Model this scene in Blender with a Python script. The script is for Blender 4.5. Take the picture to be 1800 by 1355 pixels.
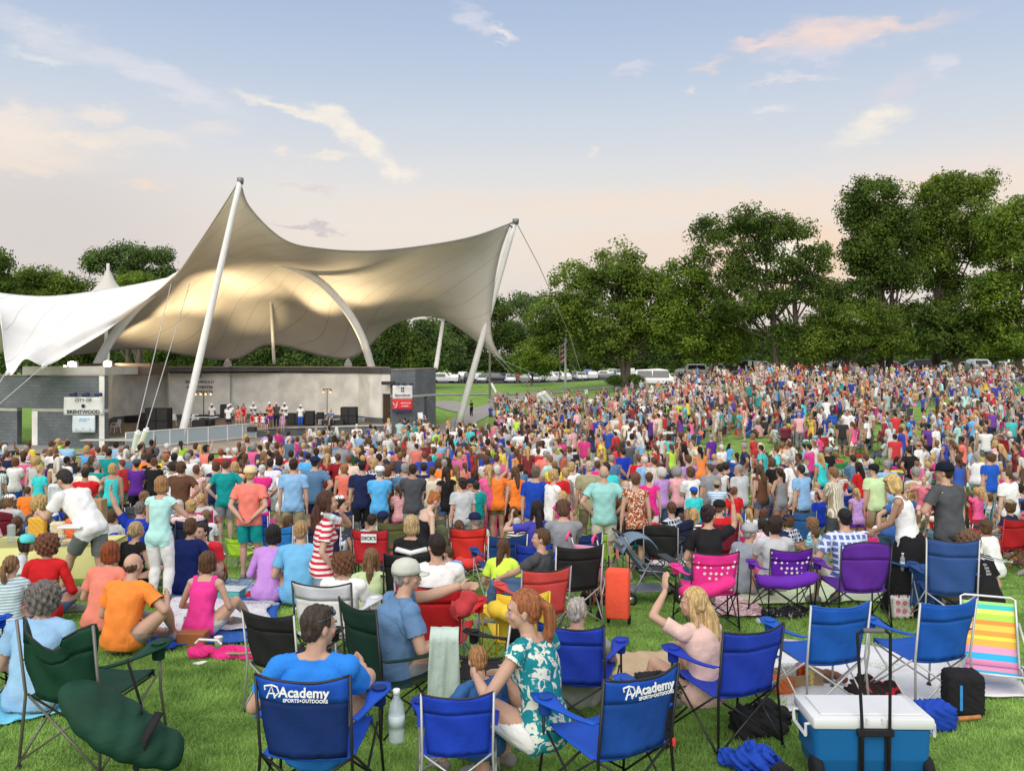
import bpy, bmesh, math, random
import numpy as np
from math import radians as R, sin, cos, pi
from mathutils import Vector, Matrix, Quaternion

scene = bpy.context.scene
for _o in list(bpy.data.objects):
    bpy.data.objects.remove(_o)
col = scene.collection
F = 1560.0; CX = 900.0; HY = 640.0          # focal length and horizon of the 1800 px wide picture

# ------------------------------------------------------------------ camera, sky, sun, exposure
cd = bpy.data.cameras.new("camera"); cam = bpy.data.objects.new("camera", cd); col.objects.link(cam)
cam.location = (0, 0, 0); cam.rotation_euler = (R(90), 0, 0)
cd.sensor_width = 36; cd.lens = 36 * F / 1800; cd.shift_y = -(677.5 - HY) / 1800
cd.clip_start = 0.1; cd.clip_end = 6000
scene.camera = cam
scene.view_settings.view_transform = 'Standard'; scene.view_settings.look = 'None'
scene.view_settings.exposure = 0.35; scene.view_settings.gamma = 1
SUN_EL, SUN_AZ = 36, 192      # azimuth clockwise from +Y: behind the camera, to the left
sd = bpy.data.lights.new("sun", 'SUN'); sun = bpy.data.objects.new("sun", sd); col.objects.link(sun)
sd.energy = 2.0; sd.angle = R(60); sd.color = (1.0, 0.93, 0.84)
_a = R(SUN_AZ); _e = R(SUN_EL)
sun.rotation_euler = Vector((sin(_a) * cos(_e), cos(_a) * cos(_e), sin(_e))).to_track_quat('Z', 'Y').to_euler()

def s2l(c):
    return tuple(((x / 255) / 12.92 if x / 255 <= 0.04045 else ((x / 255 + 0.055) / 1.055) ** 2.4) for x in c[:3]) + (1,)

world = bpy.data.worlds.new("World"); scene.world = world; world.use_nodes = True
def sky():
    nt = world.node_tree; N = nt.nodes; Lk = nt.links; N.clear()
    def n(t, **k):
        o = N.new(t)
        for a, b in k.items(): setattr(o, a, b)
        return o
    def mth(op, a, b=None, clamp=False):
        m = n('ShaderNodeMath', operation=op, use_clamp=clamp)
        for i, v in ((0, a), (1, b)):
            if v is None: continue
            if isinstance(v, (int, float)): m.inputs[i].default_value = v
            else: Lk.new(v, m.inputs[i])
        return m.outputs[0]
    tc = n('ShaderNodeTexCoord'); sx = n('ShaderNodeSeparateXYZ'); Lk.new(tc.outputs['Generated'], sx.inputs[0])
    X, Y, Z = sx.outputs
    hor = mth('SQRT', mth('ADD', mth('MULTIPLY', X, X), mth('MULTIPLY', Y, Y)))
    az = mth('ARCTAN2', X, Y); el = mth('DIVIDE', Z, mth('MAXIMUM', hor, 0.02))
    def ae(px, py):
        u = (px - CX) / F; v = (HY - py) / F
        return math.atan(u), v / math.sqrt(1 + u * u)
    ramp = n('ShaderNodeValToRGB'); cr = ramp.color_ramp; cr.interpolation = 'B_SPLINE'
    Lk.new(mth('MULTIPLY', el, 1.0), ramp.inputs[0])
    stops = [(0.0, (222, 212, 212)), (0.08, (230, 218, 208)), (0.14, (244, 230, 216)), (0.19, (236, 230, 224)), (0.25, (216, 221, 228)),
             (0.32, (196, 210, 229)), (0.42, (168, 188, 220)), (0.6, (165, 186, 218)), (1.0, (345, 350, 360))]  # top stop: unseen sky overhead made brighter than white to add ambient light
    cr.elements[0].position = 0; cr.elements[0].color = s2l(stops[0][1])
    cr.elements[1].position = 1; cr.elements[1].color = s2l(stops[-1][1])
    for p, c in stops[1:-1]:
        e = cr.elements.new(p); e.color = s2l(c)
    cur = ramp.outputs[0]
    vec = n('ShaderNodeCombineXYZ'); Lk.new(az, vec.inputs[0]); Lk.new(el, vec.inputs[1])
    # wind-drawn noise that frays the edges of every cloud
    nw = n('ShaderNodeTexNoise'); nw.inputs['Scale'].default_value = 22; nw.inputs['Detail'].default_value = 8; nw.inputs['Roughness'].default_value = 0.62
    mp0 = n('ShaderNodeMapping'); mp0.inputs['Scale'].default_value = (1, 2.2, 1); Lk.new(vec.outputs[0], mp0.inputs[0]); Lk.new(mp0.outputs[0], nw.inputs['Vector'])
    sub = n('ShaderNodeVectorMath', operation='SUBTRACT'); Lk.new(nw.outputs['Color'], sub.inputs[0]); sub.inputs[1].default_value = (.5, .5, .5)
    scl = n('ShaderNodeVectorMath', operation='SCALE'); Lk.new(sub.outputs[0], scl.inputs[0]); scl.inputs['Scale'].default_value = 0.055
    wv = n('ShaderNodeVectorMath', operation='ADD'); Lk.new(vec.outputs[0], wv.inputs[0]); Lk.new(scl.outputs[0], wv.inputs[1])
    nf = n('ShaderNodeTexNoise'); nf.inputs['Scale'].default_value = 42; nf.inputs['Detail'].default_value = 6; nf.inputs['Roughness'].default_value = 0.7
    mp1 = n('ShaderNodeMapping'); mp1.inputs['Scale'].default_value = (0.5, 1.6, 1); mp1.inputs['Rotation'].default_value = (0, 0, 0.3)
    Lk.new(vec.outputs[0], mp1.inputs[0]); Lk.new(mp1.outputs[0], nf.inputs['Vector'])
    def blob(px, py, rx, ry, ang, colr, st, soft=0.0, warp=True, tex=0.5):
        if warp: rx *= 1.2; ry *= 1.45
        nonlocal cur
        a, e = ae(px, py)
        m = n('ShaderNodeMapping', vector_type='TEXTURE')
        m.inputs['Location'].default_value = (a, e, 0); m.inputs['Rotation'].default_value = (0, 0, R(ang)); m.inputs['Scale'].default_value = (rx / F, ry / F, 1)
        Lk.new((wv if warp else vec).outputs[0], m.inputs[0])
        ln = n('ShaderNodeVectorMath', operation='LENGTH'); Lk.new(m.outputs[0], ln.inputs[0])
        mr = n('ShaderNodeMapRange', interpolation_type='SMOOTHERSTEP'); Lk.new(ln.outputs['Value'], mr.inputs[0])
        mr.inputs[1].default_value = 1.0; mr.inputs[2].default_value = soft; mr.inputs[3].default_value = 0; mr.inputs[4].default_value = st
        f = mr.outputs[0]
        if tex:
            k = mth('MULTIPLY_ADD', nf.outputs['Fac'], 3.4 * tex); k.node.inputs[2].default_value = 1 - 2.0 * tex
            f = mth('MULTIPLY', f, mth('MINIMUM', mth('MAXIMUM', k, 0.0), 1.2), True)
        mx = n('ShaderNodeMix', data_type='RGBA'); Lk.new(f, mx.inputs[0]); Lk.new(cur, mx.inputs[6]); mx.inputs[7].default_value = s2l(colr); cur = mx.outputs[2]
    W = (255, 244, 228); P = (246, 222, 214); C = (250, 235, 222)
    blob(60, 400, 500, 210, 0, (206, 200, 200), .6, 0.0, False, 0)
    blob(1250, 355, 800, 30, 0, (248, 226, 206), .7, 0.0, True, .25)
    blob(1370, 455, 260, 120, 0, (255, 214, 170), .8, 0.0, False, 0)
    blob(1372, 452, 95, 50, 0, (255, 246, 226), 1, 0.2, False, 0)
    blob(1700, 330, 300, 70, 0, (250, 228, 212), .7, 0, True, .3)
    blob(1100, 440, 260, 60, 0, (247, 220, 200), .6, 0, True, .3)
    # long ribbon from the upper left, bending down to the right
    blob(110, 82, 200, 24, -16, (226, 226, 232), .75); blob(290, 140, 170, 24, -22, (232, 230, 234), .8)
    blob(70, 105, 60, 12, -6, (240, 238, 236), .8)
    blob(500, 187, 110, 14, -13, W, 1); blob(590, 215, 90, 19, -22, W, 1.0); blob(650, 255, 62, 20, -38, W, .95); blob(695, 300, 50, 14, -16, W, .95)
    blob(580, 275, 70, 10, 2, (250, 238, 222), .9); blob(490, 267, 30, 8, 0, C, .7)
    # bank at the left
    blob(40, 200, 90, 20, 0, C, .8); blob(170, 202, 50, 14, 0, C, .8); blob(90, 240, 200, 24, 0, (252, 236, 218), .9); blob(270, 240, 70, 18, 0, C, .7)
    blob(60, 285, 130, 26, 4, (250, 232, 214), .85); blob(30, 230, 60, 50, 0, C, .6); blob(375, 228, 70, 16, 0, C, .5)
    blob(257, 326, 55, 6, 3, (246, 224, 206), .9); blob(540, 400, 80, 7, -3, (196, 184, 192), .8); blob(540, 330, 60, 6, -2, (226, 208, 206), .7)
    # high cloud at the upper right
    blob(830, 30, 45, 20, -30, (222, 222, 234), .8); blob(880, 60, 46, 11, -18, (246, 236, 236), .95)
    blob(1330, 70, 55, 15, 0, P, 1); blob(1440, 66, 140, 30, 1, P, 1.0); blob(1570, 55, 130, 17, 4, P, .9); blob(1430, 95, 100, 18, 0, (228, 222, 230), .7)
    blob(1245, 110, 36, 11, 0, P, .6); blob(1390, 140, 90, 10, 3, (236, 228, 228), .7); blob(1110, 122, 45, 10, -4, (232, 226, 230), .6); blob(1217, 156, 12, 6, 0, C, .8)
    blob(1575, 158, 70, 17, 20, (228, 218, 226), .6); blob(1658, 108, 24, 20, -50, (232, 230, 236), .7); blob(1358, 198, 40, 9, 0, (244, 238, 232), .7)
    blob(1530, 222, 82, 22, 24, (250, 240, 226), 1.0); blob(1045, 273, 14, 10, -20, C, .7); blob(1700, 20, 80, 16, 5, (200, 206, 226), .5)
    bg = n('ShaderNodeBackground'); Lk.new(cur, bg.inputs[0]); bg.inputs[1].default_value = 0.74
    st = n('ShaderNodeTexSky', sky_type='NISHITA'); st.sun_disc = False; st.sun_elevation = _e; st.sun_rotation = _a
    bg2 = n('ShaderNodeBackground'); Lk.new(st.outputs[0], bg2.inputs[0]); bg2.inputs[1].default_value = 0.006
    ad = n('ShaderNodeAddShader'); Lk.new(bg.outputs[0], ad.inputs[0]); Lk.new(bg2.outputs[0], ad.inputs[1])
    out = n('ShaderNodeOutputWorld'); Lk.new(ad.outputs[0], out.inputs[0])
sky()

# ------------------------------------------------------------------ helpers
def P(px, py, Y):
    return Vector(((px - CX) / F * Y, Y, (HY - py) / F * Y))
def interp(x, pts):
    return float(np.interp(x, [p[0] for p in pts], [p[1] for p in pts]))
DL = [(-20, 1.2), (0, 1.75), (3, 2.35), (5, 2.63), (6.3, 2.75), (7.4, 2.87), (9, 2.97), (10.8, 3.05), (12, 3.17), (16, 3.65), (20, 4.0), (30, 4.5), (40, 4.85), (50, 5.1), (60, 5.3),
      (80, 5.7), (95, 5.5), (110, 4.6), (125, 3.7), (150, 3.3), (170, 3.2), (300, 3.2), (3000, 3.2)]
DR = [(-20, 1.2), (0, 1.75), (3, 2.35), (5, 2.63), (6.3, 2.75), (7.4, 2.87), (9, 2.97), (10.8, 3.05), (12, 3.17), (16, 3.7), (20, 4.1), (28, 4.4), (36, 4.2), (44, 3.8), (53, 3.45),
      (70, 2.9), (100, 1.8), (130, 1.1), (160, 0.9), (300, 0.9), (3000, 0.9)]
_Yg = np.linspace(-20, 400, 1681)
def _smooth(D):
    v = np.interp(_Yg, [p[0] for p in D], [p[1] for p in D])
    k = np.hanning(25); k /= k.sum()
    s = np.convolve(np.pad(v, 12, mode='edge'), k, 'valid')
    w = np.clip((_Yg - 12) / 10, 0, 1)
    return v * (1 - w) + s * w
_vL, _vR = _smooth(DL), _smooth(DR)
def hgt(X, Y):
    """ground height at world X, Y (arrays or floats)"""
    X = np.asarray(X, float); Y = np.asarray(Y, float)
    u = X / np.maximum(Y, 4.0)
    t = np.clip((u + 0.0) / 0.30, 0, 1); t = t * t * (3 - 2 * t)
    g = -(np.interp(Y, _Yg, _vL) * (1 - t) + np.interp(Y, _Yg, _vR) * t)
    return g + 0.02 * np.sin(X * 0.9) * np.cos(Y * 0.7)
def gz(X, Y): return float(hgt(X, Y))
def solveY(px, py, up=0.0, lo=3.0, hi=300.0):
    """first distance at which the point `up` metres above the ground appears at picture row py"""
    u = (px - CX) / F
    Ys = np.concatenate([np.arange(lo, 40, .05), np.arange(40, hi, .25)])
    row = HY - F * (hgt(u * Ys, Ys) + up) / Ys
    k = np.nonzero(row <= py)[0]
    return float(Ys[k[0]]) if len(k) else hi
def G(px, py, up=0.0):
    Y = solveY(px, py, up); X = (px - CX) / F * Y
    return Vector((X, Y, gz(X, Y)))

# ---- materials
MAT = {}
def mat(name, base=(0.5, 0.5, 0.5), rough=0.7, metal=0.0, spec=0.3, noise=0.0, nscale=20, bump=0.0, bscale=60, objcol=False, col2=None, trans=0.0, sheen=0.0, emit=None, estr=0, stretch=None, alpha=None, coat=0.0):
    if name in MAT: return MAT[name]
    m = bpy.data.materials.new(name); m.use_nodes = True; nt = m.node_tree; N = nt.nodes; Lk = nt.links
    b = N['Principled BSDF']; b.inputs['Roughness'].default_value = rough; b.inputs['Metallic'].default_value = metal
    b.inputs['Specular IOR Level'].default_value = spec
    if sheen: b.inputs['Sheen Weight'].default_value = sheen
    if coat: b.inputs['Coat Weight'].default_value = coat
    tc = N.new('ShaderNodeTexCoord'); mp = N.new('ShaderNodeMapping'); Lk.new(tc.outputs['Object'], mp.inputs[0])
    if stretch: mp.inputs['Scale'].default_value = stretch
    if objcol:
        oi = N.new('ShaderNodeObjectInfo'); src = oi.outputs['Color']
    else:
        rgb = N.new('ShaderNodeRGB'); rgb.outputs[0].default_value = (*base[:3], 1); src = rgb.outputs[0]
    if noise or col2:
        nz = N.new('ShaderNodeTexNoise'); nz.inputs['Scale'].default_value = nscale; nz.inputs['Detail'].default_value = 4; Lk.new(mp.outputs[0], nz.inputs['Vector'])
        mr = N.new('ShaderNodeMapRange'); Lk.new(nz.outputs['Fac'], mr.inputs[0]); mr.inputs[1].default_value = .3; mr.inputs[2].default_value = .7
        if col2:
            mr.inputs[3].default_value = 0; mr.inputs[4].default_value = 1
            mx = N.new('ShaderNodeMix'); mx.data_type = 'RGBA'; Lk.new(mr.outputs[0], mx.inputs[0]); Lk.new(src, mx.inputs[6]); mx.inputs[7].default_value = (*col2[:3], 1); src = mx.outputs[2]
        else:
            mr.inputs[3].default_value = 1 - noise; mr.inputs[4].default_value = 1 + noise
            mx = N.new('ShaderNodeVectorMath'); mx.operation = 'SCALE'; Lk.new(src, mx.inputs[0]); Lk.new(mr.outputs[0], mx.inputs['Scale']); src = mx.outputs[0]
    Lk.new(src, b.inputs['Base Color'])
    if bump:
        nb = N.new('ShaderNodeTexNoise'); nb.inputs['Scale'].default_value = bscale; nb.inputs['Detail'].default_value = 5; Lk.new(mp.outputs[0], nb.inputs['Vector'])
        bp = N.new('ShaderNodeBump'); bp.inputs['Strength'].default_value = bump; bp.inputs['Distance'].default_value = 0.02; Lk.new(nb.outputs['Fac'], bp.inputs['Height']); Lk.new(bp.outputs[0], b.inputs['Normal'])
    if emit:
        b.inputs['Emission Color'].default_value = (*emit[:3], 1); b.inputs['Emission Strength'].default_value = estr
    if trans:
        tr = N.new('ShaderNodeBsdfTranslucent'); Lk.new(src, tr.inputs[0]); ms = N.new('ShaderNodeMixShader'); ms.inputs[0].default_value = trans
        Lk.new(b.outputs[0], ms.inputs[1]); Lk.new(tr.outputs[0], ms.inputs[2]); Lk.new(ms.outputs[0], N['Material Output'].inputs[0])
    if alpha is not None: b.inputs['Alpha'].default_value = alpha
    MAT[name] = m
    return m

def tag(o, label=None, cat=None, group=None, kind=None):
    if label: o['label'] = label
    if cat: o['category'] = cat
    if group: o['group'] = group
    if kind: o['kind'] = kind
    return o
def empty(name, loc, rz=0, label=None, cat=None, group=None, scale=1.0):
    o = bpy.data.objects.new(name, None); col.objects.link(o); o.location = loc; o.rotation_euler = (0, 0, rz); o.scale = (scale,) * 3
    o.empty_display_size = .1
    return tag(o, label, cat, group)
def mesh_obj(name, verts, faces, m, parent=None, smooth=False, mats=None, fmat=None):
    me = bpy.data.meshes.new(name); me.from_pydata([tuple(v) for v in verts], [], [tuple(f) for f in faces])
    if mats:
        for q in mats: me.materials.append(q)
        if fmat is not None: me.polygons.foreach_set('material_index', np.asarray(fmat, dtype=np.int32))
    elif m: me.materials.append(m)
    if smooth: me.polygons.foreach_set('use_smooth', np.ones(len(me.polygons), dtype=bool))
    me.update()
    o = bpy.data.objects.new(name, me); col.objects.link(o)
    if parent: o.parent = parent
    return o
class MB:
    """collects primitives into one mesh"""
    def __init__(s): s.v = []; s.f = []; s.m = []; s.cur = 0
    def add(s, v, f):
        b = len(s.v); s.v += [tuple(p) for p in v]; s.f += [tuple(i + b for i in q) for q in f]; s.m += [s.cur] * len(f)
    def box(s, c, size, rot=None, bevel=0.0):
        sx, sy, sz = [q / 2 for q in size]; M = rot if rot is not None else Matrix.Identity(3)
        if bevel <= 0:
            vs = [Vector((x * sx, y * sy, z * sz)) for x in (-1, 1) for y in (-1, 1) for z in (-1, 1)]
            s.add([M @ v + Vector(c) for v in vs], [(0, 1, 3, 2), (4, 6, 7, 5), (0, 4, 5, 1), (2, 3, 7, 6), (0, 2, 6, 4), (1, 5, 7, 3)])
        else:
            bm = bmesh.new(); bmesh.ops.create_cube(bm, size=1)
            for v in bm.verts: v.co = Vector((v.co.x * size[0], v.co.y * size[1], v.co.z * size[2]))
            bmesh.ops.bevel(bm, geom=bm.edges[:], offset=bevel, segments=2, profile=.5, affect='EDGES')
            bm.verts.index_update()
            s.add([M @ v.co + Vector(c) for v in bm.verts], [[v.index for v in f.verts] for f in bm.faces]); bm.free()
    def tube(s, pts, r, n=8, cap=True, flat=1.0):
        pts = [Vector(p) for p in pts]; k = len(pts); rs = r if isinstance(r, (list, tuple)) else [r] * k
        b = len(s.v); up = None
        for i, p in enumerate(pts):
            t = (pts[min(i + 1, k - 1)] - pts[max(i - 1, 0)])
            t = t.normalized() if t.length > 1e-9 else Vector((0, 0, 1))
            if up is None:
                up = Vector((0, 0, 1)) if abs(t.z) < .9 else Vector((1, 0, 0))
            a = t.cross(up).normalized(); bb = a.cross(t).normalized(); up = bb
            for j in range(n):
                an = 2 * pi * j / n; s.v.append(tuple(p + a * cos(an) * rs[i] + bb * sin(an) * rs[i] * flat))
        for i in range(k - 1):
            for j in range(n):
                j2 = (j + 1) % n; s.f.append((b + i * n + j, b + i * n + j2, b + (i + 1) * n + j2, b + (i + 1) * n + j)); s.m.append(s.cur)
        if cap:
            s.f.append(tuple(b + j for j in reversed(range(n)))); s.f.append(tuple(b + (k - 1) * n + j for j in range(n))); s.m += [s.cur, s.cur]
    def lathe(s, prof, c=(0, 0, 0), n=16, M=None):
        """prof: list of (r, z)"""
        b = len(s.v); c = Vector(c)
        for r, z in prof:
            for j in range(n):
                v = Vector((r * cos(2 * pi * j / n), r * sin(2 * pi * j / n), z)); s.v.append(tuple((M @ v if M else v) + c))
        for i in range(len(prof) - 1):
            for j in range(n):
                j2 = (j + 1) % n; s.f.append((b + i * n + j, b + i * n + j2, b + (i + 1) * n + j2, b + (i + 1) * n + j)); s.m.append(s.cur)
        s.f.append(tuple(b + j for j in reversed(range(n)))); s.f.append(tuple(b + (len(prof) - 1) * n + j for j in range(n))); s.m += [s.cur] * 2
    def ball(s, c, r, seg=10, rings=7, M=None):
        rx, ry, rz = (r, r, r) if isinstance(r, (int, float)) else r
        b = len(s.v); c = Vector(c)
        def put(v): s.v.append(tuple((M @ v if M else v) + c))
        put(Vector((0, 0, rz)))
        for i in range(1, rings):
            th = pi * i / rings
            for j in range(seg):
                ph = 2 * pi * j / seg; put(Vector((rx * sin(th) * cos(ph), ry * sin(th) * sin(ph), rz * cos(th))))
        put(Vector((0, 0, -rz)))
        for j in range(seg):
            s.f.append((b, b + 1 + j, b + 1 + (j + 1) % seg)); s.m.append(s.cur)
        for i in range(rings - 2):
            for j in range(seg):
                j2 = (j + 1) % seg; s.f.append((b + 1 + i * seg + j, b + 1 + (i + 1) * seg + j, b + 1 + (i + 1) * seg + j2, b + 1 + i * seg + j2)); s.m.append(s.cur)
        e = b + 1 + (rings - 1) * seg
        for j in range(seg):
            s.f.append((e, b + 1 + (rings - 2) * seg + (j + 1) % seg, b + 1 + (rings - 2) * seg + j)); s.m.append(s.cur)
    def grid(s, rows, thick=0.0):
        """rows: list of lists of points; thick gives a second skin"""
        nr = len(rows); nc = len(rows[0]); b = len(s.v)
        for r in rows:
            for p in r: s.v.append(tuple(p))
        fs = [(b + i * nc + j, b + i * nc + j + 1, b + (i + 1) * nc + j + 1, b + (i + 1) * nc + j) for i in range(nr - 1) for j in range(nc - 1)]
        s.f += fs; s.m += [s.cur] * len(fs)
        if thick:
            A = np.array([[tuple(p) for p in r] for r in rows], float)
            du = np.gradient(A, axis=1); dv = np.gradient(A, axis=0); nn = np.cross(du, dv); nn /= np.maximum(np.linalg.norm(nn, axis=2, keepdims=True), 1e-9)
            B = A - nn * thick; b2 = len(s.v); s.v += [tuple(p) for p in B.reshape(-1, 3)]
            o = b2 - b; s.f += [tuple(i + o for i in reversed(q)) for q in fs]; s.m += [s.cur] * len(fs)
            ed = [b + j for j in range(nc)] + [b + i * nc + nc - 1 for i in range(1, nr)] + [b + (nr - 1) * nc + j for j in range(nc - 2, -1, -1)] + [b + i * nc for i in range(nr - 2, 0, -1)]
            for i in range(len(ed)):
                a, c2 = ed[i], ed[(i + 1) % len(ed)]; s.f.append((c2, a, a + o, c2 + o)); s.m.append(s.cur)
    def build(s, name, m=None, parent=None, smooth=False, mats=None):
        return mesh_obj(name, s.v, s.f, m, parent, smooth, mats, s.m if mats else None)
def autosmooth(o, ang=35):
    me = o.data
    bm = bmesh.new(); bm.from_mesh(me)
    for e in bm.edges:
        e.smooth = not (len(e.link_faces) == 2 and e.calc_face_angle(0) > R(ang))
    for f in bm.faces: f.smooth = True
    bm.to_mesh(me); bm.free()
    return o
def text_obj(name, s, size, m, M, parent=None, ext=0.004, bold=False, align='CENTER', sx=1.0, shear=0):
    cu = bpy.data.curves.new(name, 'FONT'); cu.body = s; cu.size = size; cu.extrude = ext; cu.align_x = align; cu.align_y = 'CENTER'; cu.shear = shear
    if bold: cu.offset = size * 0.022
    cu.resolution_u = 3
    t = bpy.data.objects.new(name, cu); col.objects.link(t)
    dg = bpy.context.evaluated_depsgraph_get(); me = bpy.data.meshes.new_from_object(t.evaluated_get(dg)); bpy.data.objects.remove(t)
    me.materials.clear(); me.materials.append(m)
    for v in me.vertices: v.co.x *= sx
    o = bpy.data.objects.new(name, me); col.objects.link(o)
    if parent: o.parent = parent
    o.matrix_local = M
    return o
def catmull(pts, n):
    pts = [np.array(p, float) for p in pts]; k = len(pts); out = []
    for t in np.linspace(0, k - 1, n):
        i = min(int(t), k - 2); f = t - i
        p0 = pts[i - 1] if i > 0 else 2 * pts[0] - pts[1]; p1 = pts[i]; p2 = pts[i + 1]; p3 = pts[i + 2] if i + 2 < k else 2 * pts[-1] - pts[-2]
        out.append(0.5 * ((2 * p1) + (-p0 + p2) * f + (2 * p0 - 5 * p1 + 4 * p2 - p3) * f * f + (-p0 + 3 * p1 - 3 * p2 + p3) * f ** 3))
    return out
# ------------------------------------------------------------------ ground
def grass_mat():
    m = bpy.data.materials.new('grass_ground'); m.use_nodes = True; nt = m.node_tree; N = nt.nodes; Lk = nt.links
    b = N['Principled BSDF']; b.inputs['Roughness'].default_value = .9; b.inputs['Specular IOR Level'].default_value = .1
    g = N.new('ShaderNodeNewGeometry')
    def nz(sc, det=4, st=(1, 1, 1)):
        mp = N.new('ShaderNodeMapping'); mp.inputs['Scale'].default_value = st; Lk.new(g.outputs['Position'], mp.inputs[0])
        o = N.new('ShaderNodeTexNoise'); o.inputs['Scale'].default_value = sc; o.inputs['Detail'].default_value = det; Lk.new(mp.outputs[0], o.inputs[0]); return o.outputs['Fac']
    r = N.new('ShaderNodeValToRGB'); Lk.new(nz(1.1, 6), r.inputs[0])
    r.color_ramp.elements[0].position = .3; r.color_ramp.elements[0].color = (.14, .25, .055, 1)
    r.color_ramp.elements[1].position = .7; r.color_ramp.elements[1].color = (.25, .42, .10, 1)
    r2 = N.new('ShaderNodeValToRGB'); Lk.new(nz(55, 3), r2.inputs[0])
    r2.color_ramp.elements[0].position = .3; r2.color_ramp.elements[0].color = (.5, .5, .5, 1)
    r2.color_ramp.elements[1].position = .7; r2.color_ramp.elements[1].color = (1.45, 1.4, 1.3, 1)
    mu = N.new('ShaderNodeMix'); mu.data_type = 'RGBA'; mu.blend_type = 'MULTIPLY'; mu.inputs[0].default_value = 1; Lk.new(r.outputs[0], mu.inputs[6]); Lk.new(r2.outputs[0], mu.inputs[7])
    r3 = N.new('ShaderNodeMapRange'); Lk.new(nz(.35, 3), r3.inputs[0]); r3.inputs[1].default_value = .52; r3.inputs[2].default_value = .75; r3.inputs[4].default_value = .55
    m2 = N.new('ShaderNodeMix'); m2.data_type = 'RGBA'; Lk.new(r3.outputs[0], m2.inputs[0]); Lk.new(mu.outputs[2], m2.inputs[6]); m2.inputs[7].default_value = (.24, .33, .10, 1)
    Lk.new(m2.outputs[2], b.inputs['Base Color'])
    bp = N.new('ShaderNodeBump'); bp.inputs['Strength'].default_value = .9; bp.inputs['Distance'].default_value = .03; Lk.new(nz(30, 5), bp.inputs['Height']); Lk.new(bp.outputs[0], b.inputs['Normal'])
    return m
GRASS = grass_mat()
def ground():
    Ys = list(np.arange(-12, 14, .5)) + list(np.arange(14, 60, 1)) + list(np.arange(60, 180, 2)) + [190, 210, 240, 280, 350, 450, 600, 900, 1400, 2500]
    cs = np.linspace(-1, 1, 121); V = []
    for y in Ys:
        hw = 1.15 * (abs(y) + 14) if y > 0 else 16
        for c in cs:
            x = c * hw; V.append((x, y, gz(x, y) - (0.012 if True else 0)))
    n = len(cs)
    Fc = [(i * n + j, i * n + j + 1, (i + 1) * n + j + 1, (i + 1) * n + j) for i in range(len(Ys) - 1) for j in range(n - 1)]
    tag(mesh_obj('ground', V, Fc, GRASS, smooth=True), kind='structure')
ground()
CONC = mat('concrete', (.36, .33, .29), .85, noise=.18, nscale=3, bump=.3, bscale=25)
ASPH = mat('asphalt', (.055, .055, .058), .9, noise=.25, nscale=2, bump=.3, bscale=40)
def strip(name, pts, w, m, n=60, lift=.04, pix=True):
    """a path laid over the ground along a line"""
    c = [(G(a, b) if pix else Vector((a, b, 0))) for a, b in pts]; c = catmull([(p.x, p.y) for p in c], n); rows = []
    for i, p in enumerate(c):
        t = c[min(i + 1, n - 1)] - c[max(i - 1, 0)]; t = t / max(np.linalg.norm(t), 1e-6); nn = np.array([-t[1], t[0]])
        row = []
        for k in np.linspace(-w / 2, w / 2, 5):
            q = p + nn * k; row.append((q[0], q[1], gz(q[0], q[1]) + lift))
        rows.append(row)
    mb = MB(); mb.grid(rows); return tag(mb.build(name, m, smooth=True), kind='structure')
PATH = mat('path_concrete', (.30, .28, .26), .9, noise=.15, nscale=2)
strip('path', [(742, 762), (800, 748), (850, 722), (905, 703), (945, 692), (1000, 688), (1060, 682), (1130, 679), (1200, 677)], 3.0, PATH, lift=.05)
strip('path', [(770, 706), (800, 716), (850, 728)], 4.0, PATH, lift=.06)
strip('path', [(750, 694), (820, 694), (900, 693), (945, 690)], 1.8, PATH, lift=.07)
strip('path', [(1400, 668), (1500, 671), (1560, 676), (1650, 690), (1760, 700), (1900, 708)], 2.2, PATH, lift=.06)
def sheet(name, poly, m, lift=.05, nx=24, ny=14, z=None):
    """four corners (x, y), draped over the ground"""
    a, b, c, d = [Vector((*p, 0)) for p in poly]; rows = []
    for j in range(ny + 1):
        v = j / ny; row = []
        for i in range(nx + 1):
            u = i / nx; q = (a * (1 - u) + b * u) * (1 - v) + (d * (1 - u) + c * u) * v
            row.append((q.x, q.y, (gz(q.x, q.y) if z is None else z) + lift))
        rows.append(row)
    mb = MB(); mb.grid(rows); return tag(mb.build(name, m, smooth=True), kind='structure')
sheet('plaza', [(-26, 49.5), (2, 52), (0, 74), (-26, 62)], mat('plaza_concrete', (.34, .29, .24), .9, noise=.2, nscale=1.5, bump=.3, bscale=20), lift=.045)
sheet('path', [(-34, 57), (-28.8, 57), (-26.5, 50), (-31.5, 50)], PATH, lift=.08)
sheet('parking_lot', [(-22, 150), (16, 150), (22, 190), (-30, 190)], ASPH, lift=.06)
sheet('parking_lot', [(14, 121), (72, 128), (84, 150), (15, 146)], ASPH, lift=.07)

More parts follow.
